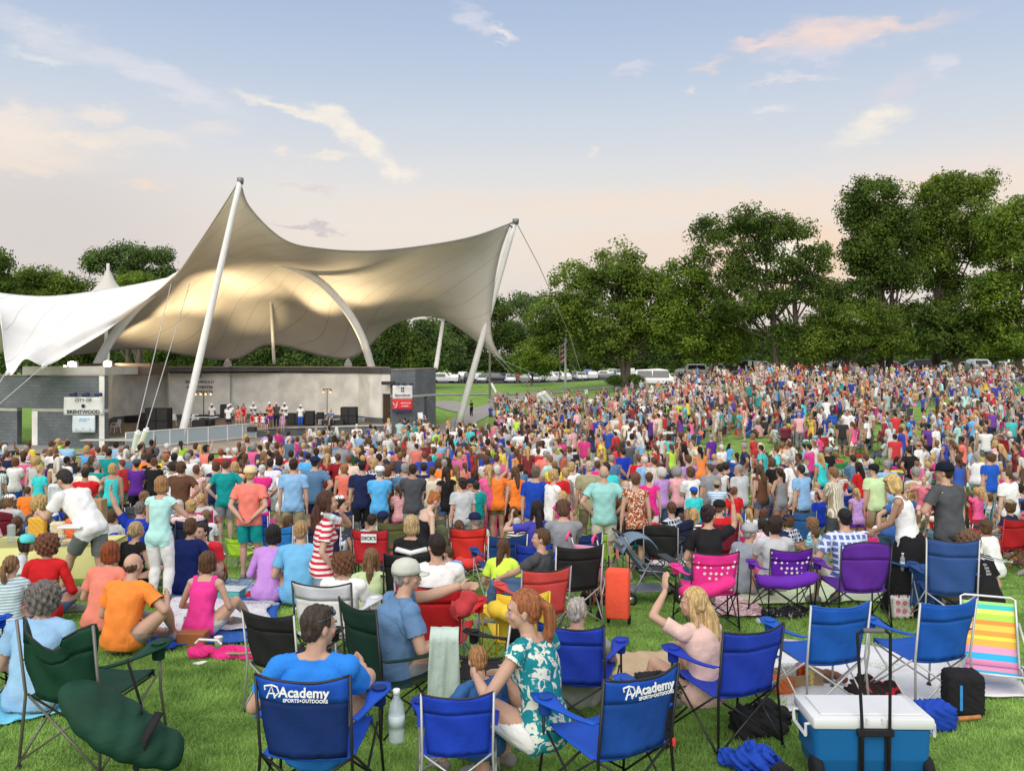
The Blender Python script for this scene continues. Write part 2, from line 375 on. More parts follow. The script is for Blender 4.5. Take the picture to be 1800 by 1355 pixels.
# ------------------------------------------------------------------ stage building
def brick_mat(name, c1, c2, mortar, sx, sy, bump=.5):
    m = bpy.data.materials.new(name); m.use_nodes = True; nt = m.node_tree; N = nt.nodes; Lk = nt.links; b = N['Principled BSDF']; b.inputs['Roughness'].default_value = .85
    tc = N.new('ShaderNodeTexCoord'); sp = N.new('ShaderNodeSeparateXYZ'); cb = N.new('ShaderNodeCombineXYZ'); Lk.new(tc.outputs['UV'], sp.inputs[0])
    Lk.new(sp.outputs[0], cb.inputs[0]); Lk.new(sp.outputs[1], cb.inputs[1])
    br = N.new('ShaderNodeTexBrick'); Lk.new(cb.outputs[0], br.inputs[0]); br.inputs['Scale'].default_value = 1; br.inputs['Brick Width'].default_value = sx; br.inputs['Row Height'].default_value = sy
    br.inputs['Mortar Size'].default_value = .014; br.inputs['Color1'].default_value = (*c1, 1); br.inputs['Color2'].default_value = (*c2, 1); br.inputs['Mortar'].default_value = (*mortar, 1)
    nz = N.new('ShaderNodeTexNoise'); nz.inputs['Scale'].default_value = .7; nz.inputs['Detail'].default_value = 6; Lk.new(cb.outputs[0], nz.inputs[0])
    mr = N.new('ShaderNodeMapRange'); Lk.new(nz.outputs['Fac'], mr.inputs[0]); mr.inputs[1].default_value = .3; mr.inputs[2].default_value = .7; mr.inputs[3].default_value = .8; mr.inputs[4].default_value = 1.15
    sc = N.new('ShaderNodeVectorMath'); sc.operation = 'SCALE'; Lk.new(br.outputs['Color'], sc.inputs[0]); Lk.new(mr.outputs[0], sc.inputs['Scale']); Lk.new(sc.outputs[0], b.inputs['Base Color'])
    bp = N.new('ShaderNodeBump'); bp.inputs['Strength'].default_value = bump; bp.inputs['Distance'].default_value = .02; bp.invert = True; Lk.new(br.outputs['Fac'], bp.inputs['Height']); Lk.new(bp.outputs[0], b.inputs['Normal'])
    return m
BLOCK = brick_mat('grey_block', (.12, .138, .15), (.145, .162, .175), (.10, .112, .12), .42, .21)
CREAM = brick_mat('cream_block', (.80, .785, .73), (.82, .805, .75), (.76, .745, .70), .42, .21, .3)
BAND = mat('pale_band', (.45, .44, .40), .85, noise=.1, nscale=2)
DGREY = mat('roof_fascia', (.085, .085, .09), .7, noise=.2, nscale=2)
ROOFT = mat('roof_coping', (.28, .24, .2), .7)
def wall(name, pts, z0, z1, m, parent, t=.3, n=None):
    """vertical wall along pts (x, y), t thick towards +Y side, with UV in metres"""
    p = [Vector((a, b)) for a, b in pts]; L = [0]
    for i in range(1, len(p)): L.append(L[-1] + (p[i] - p[i - 1]).length)
    V = []; Fc = []; UV = []
    nrm = []
    for i in range(len(p)):
        d = (p[min(i + 1, len(p) - 1)] - p[max(i - 1, 0)]).normalized(); nrm.append(Vector((-d.y, d.x)))
    zz0 = z0 if isinstance(z0, (list, tuple)) else [z0] * len(p); zz1 = z1 if isinstance(z1, (list, tuple)) else [z1] * len(p)
    for i, q in enumerate(p):
        b = q + nrm[i] * t
        V += [(q.x, q.y, zz0[i]), (q.x, q.y, zz1[i]), (b.x, b.y, zz0[i]), (b.x, b.y, zz1[i])]
    for i in range(len(p) - 1):
        a = i * 4; c = a + 4
        Fc += [(a, c, c + 1, a + 1), (a + 2, a + 3, c + 3, c + 2), (a + 1, c + 1, c + 3, a + 3), (a, a + 2, c + 2, c)]
        UV += [[(L[i], zz0[i]), (L[i + 1], zz0[i + 1]), (L[i + 1], zz1[i + 1]), (L[i], zz1[i])], [(L[i], zz0[i]), (L[i], zz1[i]), (L[i + 1], zz1[i + 1]), (L[i + 1], zz0[i + 1])],
               [(L[i], 0), (L[i + 1], 0), (L[i + 1], t), (L[i], t)], [(L[i], 0), (L[i], t), (L[i + 1], t), (L[i + 1], 0)]]
    k = (len(p) - 1) * 4
    Fc += [(0, 1, 3, 2), (k, k + 2, k + 3, k + 1)]; UV += [[(0, zz0[0]), (0, zz1[0]), (t, zz1[0]), (t, zz0[0])], [(0, zz0[-1]), (t, zz0[-1]), (t, zz1[-1]), (0, zz1[-1])]]
    o = mesh_obj(name, V, Fc, m, parent); uv = o.data.uv_layers.new(name='UVMap'); i = 0
    for f in UV:
        for q in f: uv.data[i].uv = q; i += 1
    return o
def XY(px, Y): return ((px - CX) / F * Y, Y)
DZ = -4.72
stage = empty('amphitheater_stage', (0, 0, 0), 0, 'long low stage building with cream curved back wall and grey block wings', 'stage building')
# back wall in three faceted bays
backA = [XY(184, 68), XY(200, 73), XY(240, 76), XY(297, 77.5)]
backB = [XY(297.5, 76.2), XY(404, 77.2)]
backC = [XY(404.5, 77.8), XY(490, 78.2), XY(560, 77.0), XY(630, 74.6), XY(650, 72.6), XY(671, 71.6)]
wall('back_wall', backA, DZ + .38, -.78, CREAM, stage); wall('back_wall', backB, DZ + .38, -.78, CREAM, stage); wall('back_wall', backC, DZ + .38, -.78, CREAM, stage)
for q in (backA, backB, backC):
    wall('skirting', [(a, b - .03) for a, b in q], DZ + .0, DZ + .38, BLOCK, stage, t=.33)
    wall('fascia', [(a, b - .12) for a, b in q], -.78, -.3, DGREY, stage, t=.55)
    wall('coping', [(a, b - .2) for a, b in q], -.3, -.2, ROOFT, stage, t=.9)
wall('return_wall', [XY(296.5, 76.4), XY(297, 77.3)], DZ, -.78, CREAM, stage, t=.1)
# roof slab behind
mb = MB(); mb.grid([[(-40, 70, -.45), (-20, 77.8, -.42), (-8, 73, -.45)], [(-42, 92, -.4), (-20, 92, -.4), (-8, 90, -.4)]], .2); mb.build('roof', DGREY, stage)
# deck
front = [XY(184, 56.0), XY(215, 57.0), XY(260, 58.5), XY(330, 61), XY(400, 63.6), XY(480, 66), XY(560, 67.4), XY(640, 68.6), XY(686, 69.4)]
mb = MB(); mb.grid([[(*p, DZ) for p in front], [(*XY(px, Yb), DZ) for px, Yb in zip((184, 200, 240, 300, 380, 470, 560, 640, 672), (69, 74, 77, 78.5, 78.5, 79, 78, 75, 72))]], .18)
mb.build('deck', mat('stage_deck', (.16, .12, .085), .55, noise=.2, nscale=2), stage)
wall('deck_edge', front, DZ - 1.15, DZ - .02, BLOCK, stage, t=.25)
wall('deck_nosing', [(a, b - .06) for a, b in front], DZ - .1, DZ + .015, BAND, stage, t=.3)
# left wing: band, openings, pale band course
def wing(name, a, b, z0, z1, m, t=.4): return wall(name, [a, b], z0, z1, m, stage, t)
Lw = lambda px: XY(px, 55 + (183 - px) * .012)
zb = lambda row, Y=55: (HY - row) / F * Y
wing('left_wing_wall', Lw(-260), Lw(183), zb(719), zb(661), BLOCK)
wing('left_wing_wall', Lw(66), Lw(183), -5.6, zb(725), BLOCK); wing('left_wing_wall', Lw(-260), Lw(30), -5.6, zb(725), BLOCK)
wing('pale_course', (Lw(56)[0], Lw(56)[1] - .02), (Lw(183)[0], Lw(183)[1] - .02), zb(725), zb(719), BAND, .42); wing('pale_course', (Lw(-260)[0], Lw(-260)[1] - .02), (Lw(30)[0], Lw(30)[1] - .02), zb(725), zb(719), BAND, .42)
wing('doorway_pier', Lw(56), Lw(65.8), -5.6, zb(725), CREAM, .9)
wing('coping', (Lw(-260)[0], Lw(-260)[1] - .06), (Lw(184)[0], Lw(184)[1] - .06), zb(661), zb(659), ROOFT, .6)
wall('left_wing_return', [(Lw(183.5)[0], 55.0), XY(184, 68)], DZ - 1, zb(661), CREAM, stage, t=.3)
mb = MB(); mb.box((Lw(110)[0], 58.5, -.42), (5.2, 5, .55)); mb.build('roof_box', BAND, stage)
mb = MB(); mb.box((Lw(130)[0] - .2, 62.5, -.35), (5.6, 3, .8)); mb.build('roof_parapet', mat('brown_panel', (.09, .06, .045), .7), stage)
# lamps on the roof of the left wing
lampm = mat('lamp_glow', (1, .95, .8), emit=(1, .85, .6), estr=60)
def floodlight(px, py, Y, r):
    c = P(px, py, Y); t = empty('floodlight', c - Vector((0, 0, r * 1.6)), 0, None, 'lamp')
    mb = MB(); mb.box((0, .1, r * 1.5), (r * 2.4, .22, r * 2.2), bevel=.03); mb.tube([(0, .1, 0), (0, .1, r * .5)], .04); mb.build('housing', DGREY, t)
    mb = MB(); mb.ball((0, -.05, r * 1.6), (r, .06, r * .85), 12, 6); mb.build('lens', lampm, t, True)
    return t
for i, (a, b, Y, r, lb) in enumerate([(115, 646, 56.5, .15, 'small lit floodlight at the left end of the row on the left wing roof'), (127, 642, 56.8, .28, 'large glaring floodlight in the middle of the row on the left wing roof'), (189, 640, 60, .26, 'lit floodlight right of the curved white arch foot')]):
    tag(floodlight(a, b, Y, r), lb)
    ld = bpy.data.lights.new('lamp_light', 'SPOT'); lo = bpy.data.objects.new('lamp_light', ld); col.objects.link(lo); lo.location = P(a, b, Y) + Vector((0, .6, .1))
    ld.energy = 900 if i else 300; ld.color = (1, .74, .42); ld.shadow_soft_size = .2; ld.spot_size = R(120); ld.spot_blend = .8
    lo.rotation_euler = Vector((-.9, -.55, -.75)).to_track_quat('Z', 'Y').to_euler()
# right wing
RWm = [XY(686, 71.0), XY(700, 70.6), XY(730, 71.2), XY(752, 73)]
RW = [XY(686, 71.0), XY(700, 70.6), XY(730, 71.2), XY(766, 74.5)]
zr = lambda row: (HY - row) / F * 71.5
wall('right_wing_wall', RW, zr(694), [zr(650), zr(650.5), zr(649.5), zr(648)], BLOCK, stage, .4)
wall('right_wing_wall', [XY(686, 71.0), XY(700, 70.6), XY(730, 71.2), XY(746, 72.3)], -5.9, zr(697.5), BLOCK, stage, .4)
wall('right_wing_wall', [XY(753, 73.1), XY(766, 74.5)], -6.2, zr(697.5), BLOCK, stage, .4)
wall('pale_course', [(a, b - .02) for a, b in RW], zr(697.5), zr(694), BAND, stage, .44)
wall('coping', [(a, b - .08) for a, b in RW], [zr(650), zr(650.5), zr(649.5), zr(648)], [zr(648.5), zr(649), zr(648), zr(646.5)], ROOFT, stage, .8)
wall('side_wall', [XY(671.5, 71.6), XY(686, 71.0)], zr(692), -.78, CREAM, stage, .3)
wall('fascia', [(XY(671.5, 71.6)[0], 71.45), (XY(686, 71.0)[0], 70.9)], -.78, -.3, DGREY, stage, .5)
dr = wall('door', [XY(672, 71.75), XY(685.5, 71.2)], DZ, zr(692), mat('brown_door', (.07, .045, .03), .5), stage, .12)
mb = MB(); mb.ball((XY(684, 71.1)[0], 71.08, DZ + 1.0), .05, 8, 5); mb.build('handle', mat('steel', (.5, .5, .5), .3, 1.0), dr)
wall('ledge', [XY(712, 69.2), XY(748, 71.6)], -5.9, zr(751.5) , BLOCK, stage, 1.0)
mb = MB(); mb.box((XY(680, 70)[0], 70.6, zr(673)), (.62 * 1.6, .4, .28)); mb.build('wall_lamp_box', mat('dark_lamp', (.03, .03, .04), .5), stage)
# lettering on the centre bay
LET = mat('letter_dark', (.03, .045, .04), .6)
def on_wall(px, row, Y, ang=0.0):
    p = P(px, row, Y); return Matrix.Translation(p) @ Matrix.Rotation(ang, 4, 'Z') @ Matrix.Rotation(R(90), 4, 'X')
text_obj('wall_lettering', 'EDDY ARNOLD', .31, LET, on_wall(351, 671.5, 76.0, .05), stage, .03, True, sx=1.1)
text_obj('wall_lettering', 'AMPHITHEATER', .31, LET, on_wall(351, 680.5, 76.0, .05), stage, .03, True, sx=1.0)
mb = MB(); mb.lathe([(.16, 0), (.22, .03), (.16, .04)], P(351, 660, 76.1), 24, Matrix.Rotation(R(90), 3, 'X')); mb.build('wall_emblem', mat('emblem', (.2, .2, .19), .5), stage)
# banners
WHITE = mat('banner_white', (.78, .78, .76), .6, bump=.15, bscale=3); NAVY = mat('print_navy', (.02, .035, .09), .6); PBLUE = mat('print_blue', (.16, .42, .68), .6)
RED = mat('banner_red', (.62, .035, .04), .6); NVB = mat('banner_blue_edge', (.03, .03, .12), .6); DK = mat('dark_lamp', (.03, .03, .04), .5)
def banner(name, x0, y0, x1, y1, Y, m, lb, ang=0):
    a = P(x0, y1, Y); b = P(x1, y0, Y); w = b.x - a.x; h = b.z - a.z
    t = empty(name, (a.x + w / 2, Y - .06, a.z), ang, lb, 'banner')
    rows = [[((i / 8 - .5) * w, -.02 * sin(i * 1.9 + j), j / 5 * h) for i in range(9)] for j in range(6)]
    mb = MB(); mb.grid(rows, .01); o = mb.build('cloth', m, t, True)
    return t, w, h
def wtxt(t, s, size, m, x, z, sx=1.0, bold=False, y=-.05):
    return text_obj('lettering', s, size, m, Matrix.Translation((x, y, z)) @ Matrix.Rotation(R(90), 4, 'X'), t, .004, bold, sx=sx)
Yb = 54.9
t, w, h = banner('banner', 113, 698, 182.5, 729, Yb, WHITE, 'wide white CITY OF BRENTWOOD banner hung on the left wing of the stage')
wtxt(t, 'CITY OF', .28, NAVY, 0, h * .82); wtxt(t, 'BRENTWOOD', .30, NAVY, 0, h * .17, 1.05, True)
mb = MB(); mb.lathe([(.08, 0), (.12, .01), (.1, .012)], (0, -.05, h * .5), 20, Matrix.Rotation(R(90), 3, 'X')); mb.lathe([(.02, 0), (.06, .01), (.04, .012)], (0, -.052, h * .5), 12, Matrix.Rotation(R(90), 3, 'X')); mb.build('emblem', NAVY, t)
t, w, h = banner('banner', 128, 730, 168, 760, Yb, mat('banner_pale', (.66, .74, .80), .6), 'small pale blue sponsor banner below the wide white one')
mb = MB()
for z, ww, off in ((.80, .62, .06), (.70, .5, 0), (.24, .12, 0), (.2, .1, .3), (.2, .1, -.3)):
    k = int(ww * 22)
    for i in range(k):
        mb.box(((i - k / 2) * .046 * 1 + off * w, -.045, z * h + .012 * sin(i * 2.3)), (.026 + .012 * sin(i * 1.7), .008, .05 + .02 * cos(i)))
mb.build('printed_text', PBLUE, t)
for px in (129, 151, 173):
    mb = MB(); c = P(px, 694, Yb - .5); mb.tube([(0, .42, .1), (0, 0, .1)], .03); mb.box((0, 0, 0), (.42, .25, .18), bevel=.04)
    o = mb.build('spotlight', mat('navy_lamp', (.02, .03, .1), .5)); o.location = c
    tag(o, {129: 'left', 151: 'middle', 173: 'right'}[px] + ' dark spotlight of the three above the wide white banner', 'lamp', 'spotlights over the wide banner')
Yb = 70.3
t, w, h = banner('banner', 690.5, 677.5, 725, 701, Yb, WHITE, 'white bank banner hung on the grey right wing of the stage', .1)
wtxt(t, 'BancorpSouth', .23, NAVY, 0, h * .28, .92, True)
mb = MB()
for dx, dz in ((-1, 1), (1, 1), (-1, -1), (1, -1)): mb.box((dx * .07, -.05, h * .7 + dz * .11), (.09, .01, .15))
mb.build('emblem', NAVY, t)
t, w, h = banner('banner', 690, 701.3, 725, 720, Yb - .02, RED, 'red school banner directly below the white one on the right wing', .1)
WP = mat('print_white', (.8, .75, .72), .6)
wtxt(t, 'BRENTWOOD', .15, WP, .28, h * .62, .8, True); wtxt(t, 'ACADEMY', .15, WP, .22, h * .34, .8, True)
mb = MB(); mb.tube([(-.62, -.05, .18), (-.5, -.05, .16), (-.42, -.05, .35), (-.42, -.05, .62)], .03); mb.tube([(-.72, -.05, .62), (-.66, -.05, .4), (-.5, -.05, .36)], .03); mb.build('emblem', WP, t)
t, w, h = banner('banner', 690, 720.4, 724, 724.5, Yb - .03, NVB, 'narrow navy strip banner under the red one', .1)
for px, w_ in ((699, 'left'), (711, 'middle'), (723, 'right')):
    mb = MB(); mb.box((0, 0, 0), (.38, .25, .16), bevel=.04); mb.tube([(0, .8, 0), (0, 0, 0)], .03)
    o = mb.build('spotlight', mat('navy_lamp', (.02, .03, .1), .5)); o.location = P(px, 675, Yb - .5)
    tag(o, w_ + ' dark spotlight of the three above the white bank banner', 'lamp', 'spotlights over the bank banner')

# ------------------------------------------------------------------ canopy
def fabric(name, base, tr, seam):
    m = bpy.data.materials.new(name); m.use_nodes = True; nt = m.node_tree; N = nt.nodes; Lk = nt.links
    b = N['Principled BSDF']; b.inputs['Roughness'].default_value = .62; b.inputs['Specular IOR Level'].default_value = .35
    tc = N.new('ShaderNodeTexCoord'); sp = N.new('ShaderNodeSeparateXYZ'); Lk.new(tc.outputs['UV'], sp.inputs[0])
    def lines(src, k, w):
        a = N.new('ShaderNodeMath'); a.operation = 'MULTIPLY'; Lk.new(src, a.inputs[0]); a.inputs[1].default_value = k
        f = N.new('ShaderNodeMath'); f.operation = 'FRACT'; Lk.new(a.outputs[0], f.inputs[0])
        l = N.new('ShaderNodeMath'); l.operation = 'LESS_THAN'; Lk.new(f.outputs[0], l.inputs[0]); l.inputs[1].default_value = w; return l.outputs[0]
    d = N.new('ShaderNodeMath'); d.operation = 'MULTIPLY_ADD'; Lk.new(sp.outputs[1], d.inputs[0]); d.inputs[1].default_value = .35; Lk.new(sp.outputs[0], d.inputs[2])
    l1 = lines(d.outputs[0], seam, .035)
    nz = N.new('ShaderNodeTexNoise'); nz.inputs['Scale'].default_value = .35; Lk.new(tc.outputs['Object'], nz.inputs[0])
    mr = N.new('ShaderNodeMapRange'); Lk.new(nz.outputs['Fac'], mr.inputs[0]); mr.inputs[3].default_value = .85; mr.inputs[4].default_value = 1.1
    sc = N.new('ShaderNodeVectorMath'); sc.operation = 'SCALE'; sc.inputs[0].default_value = base; Lk.new(mr.outputs[0], sc.inputs['Scale'])
    mx = N.new('ShaderNodeMix'); mx.data_type = 'RGBA'; Lk.new(l1, mx.inputs[0]); Lk.new(sc.outputs[0], mx.inputs[6]); mx.inputs[7].default_value = (base[0] * .72, base[1] * .7, base[2] * .66, 1)
    Lk.new(mx.outputs[2], b.inputs['Base Color'])
    t = N.new('ShaderNodeBsdfTranslucent'); Lk.new(mx.outputs[2], t.inputs[0]); ms = N.new('ShaderNodeMixShader'); ms.inputs[0].default_value = tr
    Lk.new(b.outputs[0], ms.inputs[1]); Lk.new(t.outputs[0], ms.inputs[2]); Lk.new(ms.outputs[0], N['Material Output'].inputs[0])
    return m
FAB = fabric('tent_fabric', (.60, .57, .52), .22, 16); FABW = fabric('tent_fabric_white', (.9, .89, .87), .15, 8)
def loft(name, rows, m, parent, nu=64, nv=40):
    R1 = [catmull([tuple(P(*q)) for q in r], nu) for r in rows]
    cols_ = [catmull([r[j] for r in R1], nv) for j in range(nu)]
    V = [tuple(cols_[j][i]) for i in range(nv) for j in range(nu)]
    Fc = [(i * nu + j, i * nu + j + 1, (i + 1) * nu + j + 1, (i + 1) * nu + j) for i in range(nv - 1) for j in range(nu - 1)]
    o = mesh_obj(name, V, Fc, m, parent, True); uv = o.data.uv_layers.new(name='UVMap')
    li = np.array([l.vertex_index for l in o.data.loops]); a = np.stack([(li % nu) / (nu - 1), (li // nu) / (nv - 1)], 1).astype(np.float32)
    uv.data.foreach_set('uv', a.ravel()); 
    sm = o.modifiers.new('thick', 'SOLIDIFY'); sm.thickness = .03
    return o, V
canopy = empty('tent_canopy', (-16, 68, DZ), 0, 'big tan tensile canopy with two tall peaks stretched over the stage', 'canopy')
def child(o, t):
    o.parent = t; o.matrix_parent_inverse = Matrix.Translation(-t.location); return o
rowsC = [
 [(421, 318, 60), (440, 366, 61.2), (500, 422, 63), (570, 438, 65), (660, 441, 67.5), (760, 430, 70), (835, 415, 72), (897, 393, 74)],
 [(384, 376, 62), (410, 415, 64), (462, 438, 66), (530, 455, 67), (620, 466, 68.5), (715, 458, 70.5), (800, 446, 72.5), (881, 437, 74.5)],
 [(344, 436, 64), (375, 455, 68), (420, 462, 71), (485, 466, 72), (550, 486, 72.3), (640, 505, 72.5), (740, 495, 73.5), (871, 482, 75)],
 [(306, 487, 66), (330, 490, 73), (390, 490, 76), (478, 503, 77), (545, 518, 76), (640, 536, 75.5), (745, 520, 75.5), (864, 535, 75.6)],
 [(240, 540, 68), (300, 545, 76), (385, 545, 79), (478, 530, 80), (570, 565, 79), (660, 560, 78), (756, 535, 77), (862, 575, 76)],
 [(172, 590, 71), (265, 590, 79), (392, 606, 81.5), (478, 575, 82), (595, 604, 81), (680, 566, 79.5), (768, 548, 78), (868, 606, 76.3)],
 [(112, 626, 74), (250, 613, 81), (400, 633, 82.5), (478, 606, 83), (612, 630, 82), (690, 571, 80.5), (775, 560, 79), (885, 635, 76.6)]]
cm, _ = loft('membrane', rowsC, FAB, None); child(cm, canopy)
# edge cable round the membrane
mb = MB(); ec = catmull([tuple(P(*q)) for q in rowsC[0]], 64); mb.tube(ec, .06, 5)
mb.tube(catmull([tuple(P(*r[-1])) for r in rowsC], 50), .05, 5); mb.tube(catmull([tuple(P(*q)) for q in rowsC[-1]], 64), .05, 5); mb.tube(catmull([tuple(P(*r[0])) for r in rowsC], 50), .05, 5)
child(mb.build('edge_cable', mat('edge_grey', (.3, .29, .27), .6), None, True), canopy)
POLE = mat('mast_paint', (.72, .72, .71), .4, noise=.04, nscale=2)
mb = MB(); mb.tube(catmull([tuple(P(*q)) for q in [(163, 657, 63), (195, 598, 64.5), (250, 532, 67), (330, 476, 71.5), (425, 452, 72.4), (500, 466, 72), (560, 494, 71.6), (605, 540, 72), (635, 590, 73), (655, 651, 74.5)]], 60), [.32] * 60, 12)
child(mb.build('arch', POLE, None, True), canopy)
def pole(name, a, b, r0, r1, label=None):
    mb = MB(); a = P(*a); b = P(*b); k = 12
    mb.tube([a + (b - a) * (i / (k - 1)) for i in range(k)], [r0 + (r1 - r0) * abs(i / (k - 1) - .0) ** 1.0 for i in range(k)], 16)
    return child(mb.build(name, POLE, None, True), canopy)
mA = pole('mast', (316, 782, 57), (422.5, 317, 60), .26, .18); mB = pole('mast', (802, 757, 78.5), (906, 388, 74.2), .31, .21)
pole('strut', (482, 640, 80.5), (475, 518, 80), .16, .12); pole('strut', (766, 648, 74.6), (779, 562, 78), .2, .16); pole('strut', (186, 650, 66), (187, 560, 70), .14, .12)
DM = mat('steel_dark', (.22, .22, .23), .45, .6)
for (a, b, Y, r) in ((422.5, 318, 60, .19), (906.5, 389, 74.2, .23)):
    mb = MB(); mb.lathe([(r, -.25), (r * 1.2, 0), (r * 1.15, .18), (r * .5, .22)], P(a, b, Y), 16); child(mb.build('mast_cap', DM, None, True), canopy)
mb = MB(); mb.tube([P(897, 393, 74), P(905, 390, 74.2)], .08, 6); mb.tube([P(894, 396, 74), P(902, 400, 74.2)], .07, 6); child(mb.build('corner_plate', DM), canopy)
for a, Y in ((400, 82.4), (612, 82)):     # white anchor cones on the roof
    mb = MB(); mb.tube([P(a, 630, Y), P(a, 641, Y - 1)], [.08, .38], 8); child(mb.build('anchor_cone', POLE), canopy)
CAB = mat('cable', (.55, .55, .55), .4, .5)
def cable(pts, r=.028):
    mb = MB(); mb.tube([P(*q) for q in pts], r, 5); return child(mb.build('cable', CAB), canopy)
cable([(301, 498, 66), (240, 756, 50)]); cable([(333, 500, 66), (257, 752, 50)]); cable([(10, 655, 50), (-30, 720, 46)]); cable([(78, 642, 52), (-30, 735, 46)])
cable([(908, 392, 74.2), (948, 468, 80), (1002, 590, 92), (1036, 706, 100)], .035); cable([(868, 625, 76.5), (900, 660, 84), (947, 688, 92)], .035); cable([(884, 635, 76.6), (915, 665, 84), (955, 688, 92)], .035); cable([(884, 634, 76.6), (1055, 705, 100)], .03)
def ram(px0, py0, px1, py1, Y, r, lb):
    a = P(px0, py0, Y); b = P(px1, py1, Y - .6); mb = MB(); n = 8
    mb.tube([a, a + (b - a) * .94, a + (b - a) * .95, b], [r, r, r * .6, r * .55], 12); o = mb.build('tension_anchor', mat('white_paint', (.8, .8, .8), .4))
    g = empty('tension_anchor', a, 0, lb, 'anchor post', 'white cable anchor posts'); o.name = 'tube'; child(o, g)
    mb = MB(); mb.box((a.x, a.y, a.z - .15), (.9, .9, .4)); child(mb.build('footing', CONC), g)
ram(233, 806, 243, 757, 50, .17, 'left upright white anchor post by the left end of the stage fence'); ram(236, 810, 259, 752, 50, .17, 'right leaning white anchor post crossing its neighbour by the stage fence')
ram(962, 708, 946, 692, 92, .3, 'white anchor post below the flagpole, left'); ram(968, 706, 954, 689, 92, .3, 'white anchor post below the flagpole, beside its twin')
ram(1056, 733, 1033, 708, 100, .3, 'white anchor post in the crowd, left of the pair that forms a V'); ram(1058, 731, 1050, 703, 100, .3, 'white anchor post in the crowd, right of the pair that forms a V')
# left white wing of the canopy
wc = empty('tent_canopy', P(60, 650, 56), 0, 'bright white side canopy stretched in front of the stage roof at far left', 'canopy')
rowsW = [
 [(-90, 498, 70), (0, 515, 69), (80, 521, 68), (160, 513, 68), (240, 500, 67), (305, 486, 66)],
 [(-88, 502, 66), (3, 535, 64), (78, 548, 63.5), (150, 545, 64), (222, 527, 65), (288, 503, 66)],
 [(-80, 505, 62), (20, 570, 59.5), (75, 590, 59), (135, 580, 60.5), (190, 560, 62.5), (262, 524, 65)],
 [(-70, 508, 60), (30, 606, 55.5), (68, 612, 55.5), (112, 608, 57.5), (160, 590, 60.5), (236, 543, 64)],
 [(-60, 510, 59), (26, 632, 53), (50, 628, 53), (90, 629, 55.5), (134, 614, 58.5), (208, 565, 62)]]
# the last row is the lower edge: from the left tip, arched up to the right tip, then along the right side
rowsW[-1] = [(0, 546, 58), (14, 656, 51), (44, 632, 52), (80, 643, 53), (124, 620, 57), (182, 586, 61)]
rowsW[3] = [(-20, 530, 60), (29, 612, 55.0), (62, 612, 55.2), (100, 614, 57), (146, 600, 60), (214, 562, 63.5)]
wm, _ = loft('membrane', rowsW, FABW, None, 50, 30); child(wm, wc)
for a, b, c, d in (((14, 655, 51), (10, 658, 50.5), .14, .08), ((80, 642, 53), (74, 646, 52.5), .14, .08)):
    mb = MB(); mb.tube([P(*a), P(*b)], [c, d], 6); child(mb.build('corner_plate', mat('white_paint', (.8, .8, .8), .4)), wc)
uc = empty('tent_canopy', P(-20, 650, 66), 0, 'tan underside of another canopy at the left edge of the view', 'canopy')
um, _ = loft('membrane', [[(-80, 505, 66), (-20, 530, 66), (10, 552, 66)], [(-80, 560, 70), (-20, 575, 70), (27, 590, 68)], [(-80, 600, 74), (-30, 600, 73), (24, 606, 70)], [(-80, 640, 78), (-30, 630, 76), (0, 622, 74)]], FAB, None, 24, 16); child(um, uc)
pc = empty('tent_canopy', P(190, 540, 88), 0, 'small pointed white canopy peak behind the white side canopy', 'canopy')
V = []; n = 28
prof = [(0.06, 465), (2, 472), (7, 485), (14, 498), (26, 512), (44, 524), (70, 534)]
c0 = P(190, 465, 88)
mb = MB(); mb.lathe([(r / F * 88, (465 - row) / F * 88) for r, row in prof], c0, 28); child(mb.build('membrane', FABW, None, True), pc)
mb = MB(); mb.tube([c0 + Vector((0, 0, .1)), P(190, 660, 88)], .16); child(mb.build('mast', POLE), pc)
# warm stage uplights under the canopy
for (px, py, Y, e, tx, ty, tY) in ((300, 645, 74, 1500, 322, 545, 75), (350, 645, 76, 1300, 372, 525, 77), (420, 645, 77, 1900, 445, 500, 76), (470, 645, 78, 1100, 455, 570, 80), (530, 642, 77, 1900, 560, 500, 75), (600, 645, 75, 1900, 645, 480, 72), (655, 648, 73, 1500, 700, 500, 73), (230, 648, 72, 1500, 270, 575, 77)):
    ld = bpy.data.lights.new('uplight', 'SPOT'); lo = bpy.data.objects.new('uplight', ld); col.objects.link(lo); lo.location = P(px, py, Y)
    ld.energy = e * 2.1; ld.color = (1, .76, .44); ld.shadow_soft_size = .6; ld.spot_size = R(66); ld.spot_blend = 1
    lo.rotation_euler = (lo.location - P(tx, ty, tY)).to_track_quat('Z', 'Y').to_euler()

# ------------------------------------------------------------------ fence before the stage
def fence(name, pts, lb, h=1.05):
    c = catmull([(P(a, b, solveY(a, b)).x, P(a, b, solveY(a, b)).y) for a, b in pts], len(pts) * 5)
    t = empty(name, (c[0][0], c[0][1], gz(*c[0])), 0, lb, 'fence')
    q = [Vector((x, y, gz(x, y) + .06)) for x, y in c]; WPn = mat('white_paint', (.8, .8, .8), .4)
    mb = MB(); mb.tube([p + Vector((0, 0, h)) for p in q], .035, 6); child(mb.build('top_rail', WPn), t)
    mb = MB(); mb.tube([p + Vector((0, 0, .12)) for p in q], .025, 6); child(mb.build('bottom_rail', WPn), t)
    mb = MB(); mb.grid([[p + Vector((0, .02, .14)) for p in q], [p + Vector((0, .02, h - .03)) for p in q]]); child(mb.build('mesh_infill', mat('fence_mesh', (.42, .5, .53), .6), None), t)
    for p in q[::3]:
        mb = MB(); mb.tube([p, p + Vector((0, 0, h + .03))], .035, 6); child(mb.build('post', WPn), t)
fence('stage_fence', [(221, 794), (270, 789), (330, 783), (400, 776), (450, 772)], 'white rail fence with pale mesh before the left half of the stage')
